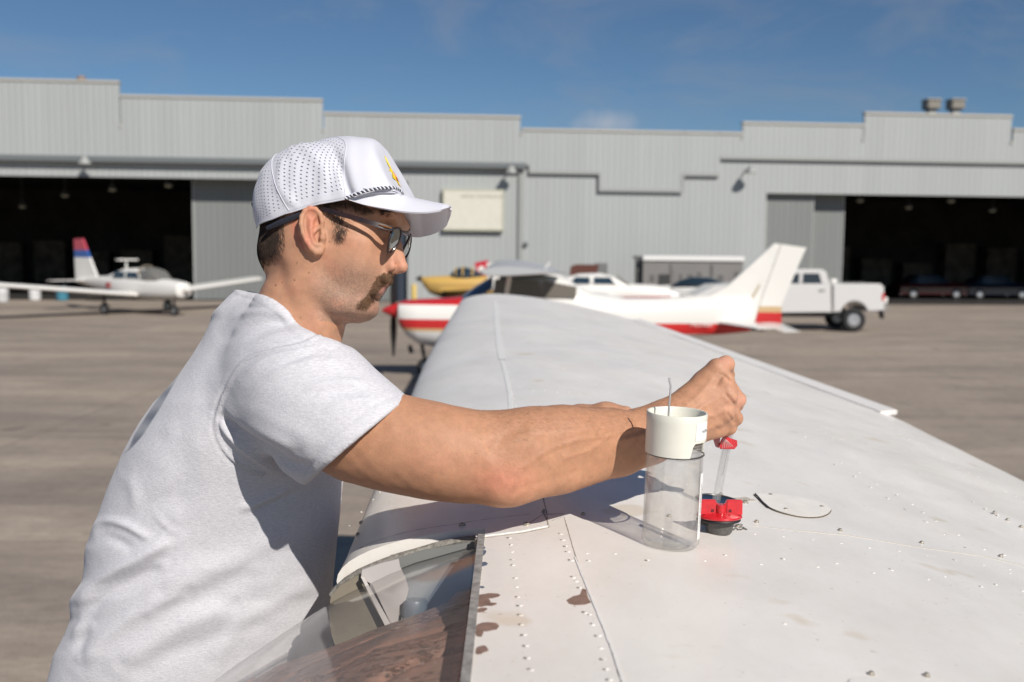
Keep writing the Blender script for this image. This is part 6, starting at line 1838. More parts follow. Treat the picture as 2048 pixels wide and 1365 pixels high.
def shirt_fold(V, F):
    n = vnormals(V, F); x, y = pix(V)
    near = np.clip(-(n @ c_f) * 2.5 + .6, 0, 1) * (V[:, 1] < 1.68)
    disp = np.zeros(len(V))
    for pts, amp, w in folds:
        c = cur2(pts, 16); d = seam_d(x, y, c)
        L0, L1 = np.hypot(x - pts[0][0], y - pts[0][1]), np.hypot(x - pts[-1][0], y - pts[-1][1])
        disp += amp * .74 * np.exp(-(d / w) ** 2) * (1 - .95 * np.exp(-(L0 / 24) ** 2)) * (1 - .95 * np.exp(-(L1 / 24) ** 2))
    d = seam_d(x, y, collar_l); disp += .0022 / (1 + np.exp((d - 18) / 1.2)) - .0010 * np.exp(-((d - 20) / 1.6) ** 2) - .0005 * np.exp(-((d - 14) / 1.2) ** 2)
    d = seam_d(x, y, armhole); disp += .0022 * np.exp(-(d / 2.6) ** 2) - .0016 * np.exp(-((d - 6) / 3) ** 2)
    d = seam_d(x, y, hem); disp += -.0011 * np.exp(-(d / 2.2) ** 2)
    disp *= near
    disp += .0009 * fbm(V, 13, 2.0) + .0003 * (1 - 2 * np.abs(fbm(V * np.array([1, 1, 1.4]), 26, 5.0)))
    lower = np.clip((y - 950) / 300, 0, 1)
    disp += .0016 * lower * fbm(V * np.array([1, 1, 1.8]), 9, 7.0)
    return V + n * disp[:, None]
V = shirt_fold(V, F)
VS, FS = V, F
# -------- materials of the person
def skin_mat():
    m = mat('skin', (.5, .3, .2), .56, attr='tint', var=.10, vscale=75, bump=.00035, bscale=700, sss=.22, sssr=(1, .32, .16), ssss=.006, spec=.32)
    return m
M_skinp = skin_mat()
def fabric_mat():
    m = bpy.data.materials.new('heather_jersey'); m.use_nodes = True; t = m.node_tree; b = t.nodes['Principled BSDF']
    b.inputs['Roughness'].default_value = .9; b.inputs['Sheen Weight'].default_value = .15; b.inputs['Specular IOR Level'].default_value = .2
    g = nd(t, 'ShaderNodeTexCoord')
    mp_ = nd(t, 'ShaderNodeMapping'); mp_.inputs['Scale'].default_value = (150, 150, 700); mp_.inputs['Rotation'].default_value = (0, R(14), 0); t.links.new(g.outputs['Object'], mp_.inputs[0])
    n = nd(t, 'ShaderNodeTexNoise', Scale=1.0, Detail=5.0, Roughness=.75); t.links.new(mp_.outputs[0], n.inputs[0])
    r = nd(t, 'ShaderNodeValToRGB'); e = r.color_ramp.elements; e[0].position = .30; e[0].color = (.45, .45, .485, 1); e[1].position = .62; e[1].color = (.63, .62, .645, 1)
    t.links.new(n.outputs[0], r.inputs[0])
    at = nd(t, 'ShaderNodeVertexColor', layer_name='tint'); mu = nd(t, 'ShaderNodeMixRGB', blend_type='MULTIPLY'); mu.inputs[0].default_value = 1
    t.links.new(r.outputs[0], mu.inputs[1]); t.links.new(at.outputs[0], mu.inputs[2]); t.links.new(mu.outputs[0], b.inputs['Base Color'])
    bp = nd(t, 'ShaderNodeBump', Strength=.55, Distance=.0010); 
    n2 = nd(t, 'ShaderNodeTexNoise', Scale=380.0, Detail=3.0); t.links.new(g.outputs['Object'], n2.inputs[0])
    n3 = nd(t, 'ShaderNodeTexNoise', Scale=46.0, Detail=5.0, Roughness=.6); t.links.new(g.outputs['Object'], n3.inputs[0])
    ad = nd(t, 'ShaderNodeMath', operation='MULTIPLY_ADD'); ad.inputs[1].default_value = .35; t.links.new(n3.outputs[0], ad.inputs[0]); t.links.new(n2.outputs[0], ad.inputs[2])
    t.links.new(ad.outputs[0], bp.inputs['Height']); t.links.new(bp.outputs[0], b.inputs['Normal'])
    return m
M_shirt = fabric_mat()

def gauss(x, y, cx_, cy_, sx, sy): return np.exp(-((x - cx_) / sx) ** 2 - ((y - cy_) / sy) ** 2)
def mixc(c, col, w): return c * (1 - w[:, None]) + np.array(col) * w[:, None]
SK = np.array([.465, .245, .150])
# head colouring in head coordinates
a, b, c = toh(VH)
col = np.tile(SK, (len(VH), 1)) * (1 + .05 * fbm(VH, 30)[:, None])
xi, yi = pix(VH)
ear = np.clip(1.5 - seam_d(a - np.abs(c) * .24, b - np.abs(c) * .13, [(643, 425), (628, 417), (610, 424), (605, 448), (612, 475), (628, 500), (642, 500), (645, 470), (643, 425)]) / 9, 0, 1) * (np.abs(c) > 84)
col = mixc(col, (.55, .19, .12), ear * .6)
col = mixc(col, (.58, .26, .18), np.clip(gauss(a, b, 808, 535, 22, 20), 0, 1) * .5)          # nose
col = mixc(col, (.60, .30, .19), np.exp(-((a - 740) / 40) ** 2 - ((b - 525) / 25) ** 2) * .25)
jaw = 1 / (1 + np.exp(-((b - 560) + (700 - a) * -.25) / 12)) * (1 / (1 + np.exp(-(b - (470 + (760 - a) * .2)) / 15)))
stub = np.clip(jaw, 0, 1) * (b < 650) * (1 / (1 + np.exp((672 - a) / 9))) * (1 / (1 + np.exp((a + (b - 560) * .0 - 775) / 10)))
col = mixc(col, (.30, .205, .155), stub * .62)
col = mixc(col, (.56, .22, .15), np.clip(fbm(VH, 55, 9.0) - .15, 0, 1) * .35 * (b > 440))
lip = np.maximum(np.exp(-((b - 582) / 7.5) ** 4) * (a > 742) * (np.abs(c) < 30), np.exp(-((b - 571) / 4.5) ** 4) * (a > 757) * (np.abs(c) < 28))
col = mixc(col, (.55, .22, .19), lip * .75)
rnd = RNG.random(len(VH))
col = mixc(col, (.17, .105, .075), np.clip(stub * 1.2, 0, 1) * (rnd > .55) * .38)
col = col * (1 + .07 * (RNG.random(len(VH)) - .5))[:, None]
scalp = ((a < 612) & (b < 535 - (np.abs(c) < 40) * 0)).astype(float) * (1 - ear)
hairline_back = np.clip((542 + (560 - a) * .15 - b) / 26, 0, 1) * np.clip((612 - a) / 48, 0, 1) ** .8
side = np.clip((700 - a + (b - 420) * -.1) / 14, 0, 1) * np.clip((424 - b) / 8, 0, 1)
temple = np.clip((715 - a) / 14, 0, 1) * np.clip((428 - b) / 10, 0, 1)
hz = np.clip(np.maximum(np.maximum(hairline_back, side), temple), 0, 1) * (1 - ear)
col = mixc(col, (.085, .052, .035), hz * (.84 + .1 * fbm(VH, 120)))
moust = np.clip(1.15 - seam_d(xi, yi, [(790, 561), (778, 560), (766, 565), (757, 577), (748, 590), (738, 600), (729, 612)]) / 11, 0, 1) * (c > -5)
col = mixc(col, (.20, .11, .06), moust * .4)
for mx_, my_, mr_ in ((659, 484, 1.7), (618, 546, 1.8), (589, 561, 2), (551.5, 571, 2.2), (594, 527, 1.6), (601, 636, 1.6), (565, 566, 1.4)):
    col = mixc(col, (.14, .06, .035), np.clip(1.4 - np.hypot(xi - mx_, yi - my_) / mr_, 0, 1) * (c > 0) * .8)
# body = head, arms and torso under the shirt in one mesh
cA = np.tile(SK * np.array([.97, .95, .91]), (len(VA), 1)) * (1 + .05 * fbm(VA, 26)[:, None])
x, y = pix(VA)
cA = mixc(cA, (.52, .18, .12), gauss(x, y, 1005, 962, 60, 32) * .55)
cA = mixc(cA, (.58, .27, .19), gauss(x, y, 860, 925, 70, 30) * .22)
cA = mixc(cA, (.60, .30, .22), np.maximum(gauss(x, y, 1452, 722, 16, 14), gauss(x, y, 1484, 802, 12, 16)) * .6)
cA = mixc(cA, (.60, .33, .24), gauss(x, y, 1450, 800, 40, 60) * .35)
for mx_, my_, mr_ in ((736, 867, 2.4), (1117, 863, 1.8), (905, 878, 1.2), (1040, 850, 1.2), (980, 905, 1.1)):
    cA = mixc(cA, (.2, .09, .05), np.clip(1.3 - np.hypot(x - mx_, y - my_) / mr_, 0, 1) * .7)
cA = cA * (1 + .09 * (RNG.random(len(VA)) - .5))[:, None]
# veins and tendons as real relief
nA = vnormals(VA, FA)
def relief(pts, amp, w):
    d = seam_d(x, y, cur2(pts, 16)); return amp * np.exp(-(d / w) ** 2) * np.clip(-(nA @ c_f) * 3, 0, 1)
dA = relief([(1045, 850), (1010, 870), (985, 900)], -.0022, 12) + relief([(1060, 870), (1150, 862), (1260, 850)], .0012, 9) + relief([(1100, 905), (1180, 885), (1280, 862)], -.0010, 9)
dA += relief([(1370, 815), (1400, 790), (1424, 758)], .0014, 6) + relief([(1375, 830), (1412, 812), (1444, 790)], .0014, 5) + relief([(1378, 845), (1415, 835), (1449, 822)], .0013, 5) + relief([(1376, 862), (1410, 858), (1441, 850)], .0010, 5)
dA += relief([(1432, 772), (1446, 752), (1462, 764)], -.0022, 4) + relief([(1452, 790), (1466, 806), (1482, 826)], -.0020, 3.5) + relief([(1455, 828), (1468, 846)], -.0016, 3) + relief([(1438, 748), (1448, 750), (1458, 760)], -.0012, 3)
dA += relief([(1440, 862), (1424, 850), (1410, 858)], -.0006, 3) + relief([(960, 845), (1040, 870), (1120, 900)], -.0010, 16) + relief([(1020, 985), (1080, 965), (1150, 945)], -.0010, 8)
dA += relief([(1290, 852), (1220, 872), (1160, 880), (1090, 905), (1050, 935)], .0013, 4.5) + relief([(1220, 872), (1180, 900), (1130, 915)], .0010, 4) + relief([(1355, 838), (1390, 822), (1415, 805)], .0012, 3) + relief([(1395, 820), (1430, 835)], .0009, 3) + relief([(1340, 858), (1300, 866), (1240, 880)], .0012, 6)
dA += .00035 * fbm(VA, 80) + .0005 * fbm(VA, 35)
VA = VA + nA * dA[:, None]
V2c = np.tile(SK, (len(V2), 1))
pr = thing('person', 'man in white perforated cap, sunglasses and pale grey T-shirt leaning over the wing edge', 'person', (-.55, 1.62, 1.02))
PRL = np.array([-.55, 1.62, 1.02])
def wear(o, par=None):
    o.parent = par or pr
    o.matrix_parent_inverse = Matrix.Translation(-PRL) if par is None else Matrix.Identity(4)
    return o
# continuous bare body: join head/neck, arms and hidden torso by one more field so that it stays one surface
Bd = SDF()
Bd.chain([(hd(585, 690, 0), px(76)), (P(540, 740, 1.60), .065), (P(480, 900, 1.62), .10), (P(440, 1100, 1.63), .10), (P(400, 1330, 1.64), .105), (P(380, 1480, 1.66), .11)], k=.05)
Bd.chain([(P(560, 720, 1.56), .06), (P(590, 768, 1.43), .060)], k=.05)
Bd.chain([(P(535, 770, 1.66), .055), (P(625, 825, 1.80), .042), (P(700, 862, 1.86), .040)], k=.05)
Vb, Fb = Bd.mesh([-1.0, 1.25, 1.90], [-.1, 2.05, 2.62], .012)
Vb, Fb = largest(Vb, Fb)
def joinm(parts):
    Vs, Fs, Cs, n = [], [], [], 0
    for v, f, c_ in parts: Vs.append(v); Fs.append(f + n); Cs.append(c_); n += len(v)
    return np.concatenate(Vs), np.concatenate(Fs), np.concatenate(Cs)
Vt, Ft, Ct = joinm([(VH, FH, col), (VA, FA, cA), (V2, F2, V2c), (Vb, Fb, np.tile(SK, (len(Vb), 1)))])
body = np_mesh('body', Vt, Ft, M_skinp); set_cols(body.data, Ct); wear(body)

# shirt colouring: seams, print over the back
x, y = pix(VS)
cS = np.ones((len(VS), 3))
nS = vnormals(VS, FS)
sd = seam_d(x, y, armhole) * 1.0
cS = mixc(cS, (.90, .90, .91), np.exp(-((seam_d(x, y, collar_l) - 20) / 1.3) ** 2) * .8 * (VS[:, 1] < 1.6))
cS = mixc(cS, (.80, .80, .82), np.exp(-((sd - 3.2) / 1.6) ** 2) * .6 * (VS[:, 1] < 1.6))
cS = mixc(cS, (.86, .86, .88), np.exp(-(seam_d(x, y, hem) / 1.6) ** 2) * .7 * (VS[:, 1] < 1.6))
pl = cur2([(392, 686), (368, 722), (345, 762), (318, 806), (290, 850), (262, 894), (250, 906)], 50)
pd_ = seam_d(x, y, pl)
wprint = np.interp(y, [686, 740, 820, 870, 906], [3, 6, 9, 9, 2])
inn = np.clip((wprint - pd_) / 3.0, 0, 1) * (VS[:, 1] < 1.62) * (y > 684)
cS = mixc(cS, (.13, .17, .25), inn * (.78 + .2 * np.sin(y * .13)))
shirt = np_mesh('t_shirt', VS, FS, M_shirt); set_cols(shirt.data, cS); wear(shirt)
# -------- hair strands: thin tapered 3-sided blades rooted on the head
def strands(name, V, F, wgt, direc, L, r0, m, par, n, curl=.25, seg=3, lift=.25, seed=3):
    rng = np.random.default_rng(seed)
    tri = np.concatenate([F[:, [0, 1, 2]], F[:, [0, 2, 3]]])
    A = V[tri[:, 0]]; B_ = V[tri[:, 1]]; C = V[tri[:, 2]]
    nn = np.cross(B_ - A, C - A); ar = np.linalg.norm(nn, axis=1); nn = nn / (ar[:, None] + 1e-15)
    w = wgt[tri].mean(1) * ar; w = w / w.sum()
    k = rng.choice(len(tri), n, p=w); u = rng.random((n, 2)); fl = u.sum(1) > 1; u[fl] = 1 - u[fl]
    p = A[k] + u[:, :1] * (B_[k] - A[k]) + u[:, 1:] * (C[k] - A[k]); nr = nn[k]
    d = direc(p) + rng.normal(size=(n, 3)) * curl
    d = d - nr * (d * nr).sum(1)[:, None]; d /= np.linalg.norm(d, axis=1)[:, None] + 1e-9
    d = d + nr * lift; d /= np.linalg.norm(d, axis=1)[:, None]
    LL = L * rng.uniform(.5, 1.15, n)[:, None] if np.isscalar(L) else (L(p) * rng.uniform(.55, 1.15, n))[:, None]
    s1 = np.cross(d, nr); s1 /= np.linalg.norm(s1, axis=1)[:, None] + 1e-9; s2 = np.cross(d, s1)
    Vs = []
    bend = rng.normal(size=(n, 1)) * .18
    for i in range(seg + 1):
        f = i / seg; c_ = p + d * LL * f - nr * LL * f * f * lift * .7 + s1 * bend * LL * f * f - nr * .0003
        rr = r0 * (1 - f) ** .6 if i < seg else r0 * .1
        for q in range(3):
            t_ = q * 2.0944; Vs.append(c_ + s1 * rr * math.cos(t_) + s2 * rr * math.sin(t_))
    Vs = np.stack(Vs, 1).reshape(-1, 3)
    base = []
    for i in range(seg):
        for q in range(3):
            base.append([i * 3 + q, i * 3 + (q + 1) % 3, (i + 1) * 3 + (q + 1) % 3, (i + 1) * 3 + q])
    base = np.array(base)[None] + (np.arange(n) * 3 * (seg + 1))[:, None, None]
    o = np_mesh(name, Vs, base.reshape(-1, 4), m); return wear(o, par)
M_hair = mat('dark_hair', (.055, .034, .024), .5, var=.5, vscale=90, spec=.4)
M_mou = mat('brown_moustache', (.15, .080, .042), .5, var=.7, vscale=900, spec=.4)
down = np.array([-.25, 0, -1.0])
back_w = np.clip(hz * 1.15 - .06, 0, 1) * (1 - np.clip(ear * 3, 0, 1)) * (b > 395)
def dir_hair(p):
    aa, bb, cc = toh(p); k = np.clip((aa - 600) / 40, 0, 1)[:, None]
    return (1 - k) * ((e2 * 1.0 + e1 * .28)[None]) + k * ((e2 * .8 + e1 * .45)[None])
strands('hair', VH, FH, back_w, dir_hair, lambda p: np.interp(toh(p)[1], [400, 480, 545], [.012, .010, .006]), .00022, M_hair, None, 24000, .22, 3, .35)
sb_w = np.clip(1.2 - seam_d(xi, yi, [(664, 412), (672, 428), (679, 446), (680, 460), (678, 470)]) / 13, 0, 1) * (c > 40) * (1 - np.clip(ear * 3, 0, 1))
sb_w2 = np.clip(1.2 - seam_d(xi, yi, [(648, 404), (690, 400), (722, 408)]) / 12, 0, 1) * (c > 40) * (1 - np.clip(ear * 3, 0, 1))
strands('sideburn', VH, FH, np.maximum(sb_w * .8, sb_w2), lambda p: (e2 + e1 * .1)[None] + 0 * p, .011, .00020, M_hair, None, 1500, .34, 3, .25, 5)
mo_w = np.clip(1.1 - seam_d(xi, yi, [(789, 561), (778, 556), (766, 560), (756, 573), (746, 588), (736, 600), (727, 611)]) / np.interp(yi, [550, 566, 580, 590, 606, 620], [12, 10, 7, 7, 10, 10]), 0, 1) ** .5 * (c > -2) * (b < 622)
far_m = np.clip(1.1 - seam_d(a, b, [(790, 561), (777, 560), (762, 572), (750, 590), (735, 612)]) / 9, 0, 1) ** .5 * (c < 0) * (np.abs(c) < 60)
def dir_m(p):
    aa, bb, cc = toh(p); return (e2 * 1.0)[None] + e1[None] * np.interp(bb, [555, 575, 600], [-.25, -.75, -.55])[:, None] + e3[None] * np.sign(cc)[:, None] * .45
strands('moustache', VH, FH, np.maximum(mo_w, far_m * .8), dir_m, lambda p: np.interp(toh(p)[1], [550, 565, 575, 590, 615], [.0065, .0065, .0050, .0065, .0075]), .00031, M_mou, None, 5200, .34, 3, .50, 9)
st_w = stub * np.clip((c - 0) / 20, 0, 1) * (b > 500)
strands('stubble', VH, FH, st_w + 1e-9, lambda p: (e2 - e1 * .3)[None] + 0 * p, .0019, .00011, M_hair, None, 9000, .4, 1, .6, 12)
brow_w = np.clip(1.1 - seam_d(a, b, [(800, 445), (780, 440), (760, 446)]) / 7, 0, 1) * (np.abs(c) > 12) * (np.abs(c) < 75)
strands('eyebrow', VH, FH, brow_w, lambda p: -e1[None] + e2[None] * .2 + 0 * p, .008, .0002, M_hair, None, 900, .2, 2, .3, 14)
# fine hair of the forearm
x, y = pix(VA); nA = vnormals(VA, FA)
aw = np.clip((x - 930) / 60, 0, 1) * np.clip((1400 - x) / 40, 0, 1) * np.clip((-(nA @ c_f)) + .35, 0, 1) * (.16 + 1.7 * np.clip((nA[:, 2]), 0, 1))
strands('arm_hair', VA, FA, aw, lambda p: np.array([[.75, .2, -.45]]) + 0 * p, .0080, .000060, mat('arm_hair_brown', (.20, .10, .05), .5), None, 4200, .45, 3, .28, 21)

# -------- cap
M_capf = bpy.data.materials.new('perforated_cap'); M_capf.use_nodes = True
t = M_capf.node_tree; bb_ = t.nodes['Principled BSDF']; bb_.inputs['Roughness'].default_value = .6; bb_.inputs['Sheen Weight'].default_value = .2
uvn = nd(t, 'ShaderNodeUVMap'); uvn.uv_map = 'UVMap'
# staggered grid of punched holes
sxy = nd(t, 'ShaderNodeSeparateXYZ'); t.links.new(uvn.outputs[0], sxy.inputs[0])
def mth(op, a_, b_=None, c_=None):
    n = nd(t, 'ShaderNodeMath', operation=op)
    for i, v in enumerate((a_, b_, c_)):
        if v is None: continue
        if isinstance(v, (int, float)): n.inputs[i].default_value = v
        else: t.links.new(v, n.inputs[i])
    return n.outputs[0]
fy = mth('FLOOR', sxy.outputs[1]); odd = mth('MODULO', fy, 2.0); xo = mth('MULTIPLY_ADD', odd, .5, sxy.outputs[0])
fx_ = mth('SUBTRACT', mth('FRACT', xo), .5); fyy = mth('MULTIPLY', mth('SUBTRACT', mth('FRACT', sxy.outputs[1]), .5), .62)
dd = mth('SQRT', mth('ADD', mth('MULTIPLY', fx_, fx_), mth('MULTIPLY', fyy, fyy)))
hole = mth('LESS_THAN', dd, .140)
msk = nd(t, 'ShaderNodeVertexColor', layer_name='tint')
sep = nd(t, 'ShaderNodeSeparateColor'); t.links.new(msk.outputs[0], sep.inputs[0])
hole = mth('MULTIPLY', hole, sep.outputs[0])
mxc = nd(t, 'ShaderNodeMixRGB'); mxc.inputs[1].default_value = (.62, .62, .675, 1); mxc.inputs[2].default_value = (.15, .15, .21, 1)
t.links.new(hole, mxc.inputs[0]); t.links.new(mxc.outputs[0], bb_.inputs['Base Color'])
bpn = nd(t, 'ShaderNodeBump', Strength=.8, Distance=.0008); inv = mth('SUBTRACT', 1.0, hole); t.links.new(inv, bpn.inputs['Height']); t.links.new(bpn.outputs[0], bb_.inputs['Normal'])
M_capw = mat('cap_white', (.62, .62, .675), .6, bump=.0003, bscale=500, spec=.3)
# crown: built from the outline seen in the photo, swept round the head
crown_top = cur2([(507, 440), (502, 404), (503, 378), (521, 346), (547, 320), (573, 301), (621, 285), (660, 278), (700, 278), (737, 282), (756, 290), (768, 312), (782, 346), (797, 374), (806, 396)], 70)
base_near = cur2([(531, 452), (560, 440), (592, 426), (632, 411), (690, 399), (712, 394), (738, 388), (762, 385), (785, 385), (797, 388), (807, 394)], 70)
mb = MB(); NU, NV = 72, 40
# middle-plane outline parameterised by angle about a centre near the band
ca_, cb_ = 655.0, 432.0
def crown_pt(u, v):
    """u 0 back .. 1 front along the outline; v -1 far .. 0 top .. 1 near band"""
    i = u * (len(crown_top) - 1); k = min(int(i), len(crown_top) - 2); f = i - k
    ta, tb_ = lerp(crown_top[k][0], crown_top[k + 1][0], f), lerp(crown_top[k][1], crown_top[k + 1][1], f)
    i = u * (len(base_near) - 1); k = min(int(i), len(base_near) - 2); f = i - k
    na, nb = lerp(base_near[k][0], base_near[k + 1][0], f), lerp(base_near[k][1], base_near[k + 1][1], f)
    W_ = 115 * math.sin(math.pi * min(1, max(0, .015 + .97 * u))) ** .40
    a_ = abs(v)
    # band point sits on the side of the head
    q = math.sin(a_ * math.pi / 2); r_ = 1 - math.cos(a_ * math.pi / 2)
    cc = W_ * (q ** .9) * (1 + .02 * math.sin(a_ * 3))
    sg = 1 if v >= 0 else -1
    # undo the projection shift of the near side
    P_top = hd(ta, tb_, 0)
    P_base = hI(na, nb, W_)
    ab = toh(P_base[None]); ba, bbb = float(ab[0][0]), float(ab[1][0])
    aa = lerp(ta, ba, r_ ** 1.0); b2 = lerp(tb_, bbb, r_ ** 1.0)
    return hd(aa, b2, cc * sg), W_
def seam_f(v): return .43 * (1 - v) + .405 * v + .15 * math.sin(math.pi * v)
def seam_r(v): return .357 * (1 - v) + .19 * v
vs, uvs, msk_ = [], [], []
for j in range(2 * NV + 1):
    v = (j - NV) / NV
    for i in range(NU + 1):
        u = i / NU
        p, W_ = crown_pt(u, v)
        vs.append(p)
        uvs.append((u * 47.0, abs(v) * 30.0))
        front = u > .66
        m_ = 1.0 if (u < seam_f(abs(v)) - .01 and abs(u - seam_r(abs(v))) > .018 and abs(v) < .93) else 0.0
        msk_.append(m_)
vs = np.array(vs)
W1 = NU + 1
fs = np.array([(j * W1 + i, j * W1 + i + 1, (j + 1) * W1 + i + 1, (j + 1) * W1 + i) for j in range(2 * NV) for i in range(NU)])
n = vnormals(vs, fs); cen_ = hd(655, 400, 0)
if ((vs - cen_) * n).sum() < 0: fs = fs[:, ::-1]; n = -n
d0 = head_base(vs); g = np.zeros_like(vs); ee = .002
for k in range(3):
    o_ = np.zeros(3); o_[k] = ee; g[:, k] = head_base(vs + o_) - head_base(vs - o_)
g /= np.linalg.norm(g, axis=1)[:, None] + 1e-9
vs = vs + g * np.clip(.0055 - d0, 0, .05)[:, None]
xi_, yi_ = pix(vs)
# soft creases of the limp rear panels
cre = [([(583, 296), (590, 340), (585, 390), (600, 425)], .0020, 4), ([(600, 300), (606, 345), (598, 395)], -.0028, 7), ([(622, 285), (655, 296), (680, 330), (692, 370), (705, 398)], -.0035, 8), ([(610, 292), (635, 320), (650, 360), (640, 405)], .0025, 14),
       ([(548, 330), (540, 370), (560, 410), (575, 432)], -.0030, 9), ([(565, 325), (560, 370), (580, 405)], .0030, 9), ([(515, 360), (525, 400), (520, 440)], -.0022, 8), ([(530, 345), (530, 390), (545, 430)], .0025, 8), ([(660, 300), (665, 340), (655, 380)], -.0015, 12), ([(700, 282), (700, 330), (714, 390)], .0012, 12)]
dsp = np.zeros(len(vs)); nearw = np.clip(-(n @ c_f) * 3 + .3, 0, 1)
for pts, amp, w in cre: dsp += amp * 1.5 * np.exp(-(seam_d(xi_, yi_, cur2(pts, 14)) / w) ** 2)
vs = vs + n * (dsp * nearw + .0006 * fbm(vs, 45, 3))[:, None]
d0 = head_base(vs); g = np.zeros_like(vs); ee = .002
for k in range(3):
    o_ = np.zeros(3); o_[k] = ee; g[:, k] = head_base(vs + o_) - head_base(vs - o_)
g /= np.linalg.norm(g, axis=1)[:, None] + 1e-9
vs = vs + g * np.clip(.0062 - d0, 0, .05)[:, None]
crown = np_mesh('cap_crown', vs, fs, M_capf); wear(crown)
uvl = crown.data.uv_layers.new(name='UVMap')
li = np.zeros(len(crown.data.loops), np.int32); crown.data.loops.foreach_get('vertex_index', li)
uvl.data.foreach_set('uv', np.array(uvs, np.float32)[li].ravel())
set_cols(crown.data, np.repeat(np.array(msk_)[:, None], 3, 1))
sol = crown.modifiers.new('thickness', 'SOLIDIFY'); sol.thickness = .0012; sol.offset = -1
# panel seams as raised piping
def piping(name, pts3, r_, m, par): mb_ = MB(); mb_.tube(pts3, r_, 7); return wear(mb_.build(name, m, None, True), par)
for fu in (seam_r, seam_f):
    pts3 = []
    for j in range(-NV + 1, NV):
        uu = fu(abs(j) / NV) * NU; i_ = int(uu); f_ = uu - i_; k_ = (NV + j) * W1 + i_
        pts3.append(lerp(vs[k_], vs[k_ + 1], f_) + n[k_] * .0003)
    piping('panel_seam', pts3, .0006, M_capw, crown)
# inner sweatband edge along the base
pts3 = [vs[2 * NV * W1 + i] for i in range(NU + 1)]
piping('sweatband', pts3, .0011, M_capw, crown)
# black strap and sizing band behind
mb = MB(); q = [hI(x_, y_, c_) for x_, y_, c_ in ((507, 408, 40), (512, 425, 52), (518, 440, 60), (523, 448, 66))]
mb.tube(q, .0035, 6); wear(mb.build('strap', M_black, None, True), crown)
mb = MB(); q = [hI(x_, y_, c_) for x_, y_, c_ in ((535, 457, 88), (560, 446, 98), (590, 434, 102), (606, 427, 102))]; mb.tube(q, [.0035, .0045, .0045, .003], 6); wear(mb.build('inner_band', mat('navy_band', (.02, .022, .035), .7), None, True), crown)
# brim
near_e = cur2([(690, 398), (712, 405), (734, 411), (770, 417.5), (808, 423), (847, 424.5), (876, 421), (892, 417), (902, 414.5)], 40)
far_e = cur2([(800, 432), (806, 462), (815, 470), (832, 472.5), (847, 471.5), (869, 465.7), (889, 453), (900, 436), (903.5, 420)], 40)
top_e = cur2([(742, 382), (764, 378), (785, 378), (797, 382), (808, 391), (835, 397), (863, 403), (885, 408), (896, 411), (901, 413), (903.2, 416)], 40)
mb = MB(); NB, NW = 40, 24
def edge_at(e_, f):
    i = f * (len(e_) - 1); k = min(int(i), len(e_) - 2); q = i - k; return lerp(e_[k][0], e_[k + 1][0], q), lerp(e_[k][1], e_[k + 1][1], q)
grid = []
for i in range(NB + 1):
    f = i / NB; row = []
    wn = float(np.interp(f, [0, .2, .5, .8, .93, 1], [119, 115, 98, 66, 36, .5]))
    pn = hI(*edge_at(near_e, f), wn); pf_ = hI(*edge_at(far_e, f), -wn); pt = hI(*edge_at(top_e, f), float(np.interp(f, [0, .12, .25, .37, .5, 1], [113, 107, 92, 73, 28, 0])))
    for j in range(NW + 1):
        s_ = j / NW * 2 - 1           # -1 far .. 1 near
        cn_ = abs(s_)
        base = lerp(pt, pn if s_ >= 0 else pf_, 1 - math.cos(cn_ * math.pi / 2) if False else cn_ ** 1.0)
        lift_ = (math.sin(cn_ * math.pi) * .006 + 0) * (1 - f ** 6) * (1 if s_ >= 0 else .9)
        row.append(base - e2 * lift_)
    grid.append(row)
th_ = .0026
topv = [p for r_ in grid for p in r_]; W2 = NW + 1
ng = vnormals(np.array(topv), np.array([(i * W2 + j, i * W2 + j + 1, (i + 1) * W2 + j + 1, (i + 1) * W2 + j) for i in range(NB) for j in range(NW)]))
if (ng @ e2).mean() > 0: ng = -ng
botv = [p - nn_ * th_ for p, nn_ in zip(topv, ng)]
o2 = len(topv); fsb = []
for i in range(NB):
    for j in range(NW):
        fsb.append((i * W2 + j, i * W2 + j + 1, (i + 1) * W2 + j + 1, (i + 1) * W2 + j)); fsb.append((o2 + i * W2 + j, o2 + (i + 1) * W2 + j, o2 + (i + 1) * W2 + j + 1, o2 + i * W2 + j + 1))
for i in range(NB):
    for j in (0, NW): fsb.append((i * W2 + j, (i + 1) * W2 + j, o2 + (i + 1) * W2 + j, o2 + i * W2 + j))
for j in range(NW):
    for i in (0, NB): fsb.append((i * W2 + j, i * W2 + j + 1, o2 + i * W2 + j + 1, o2 + i * W2 + j))
mb.add([tuple(p) for p in topv + botv], fsb)
brim = wear(mb.build('cap_brim', M_capw, None, True, 50), crown)
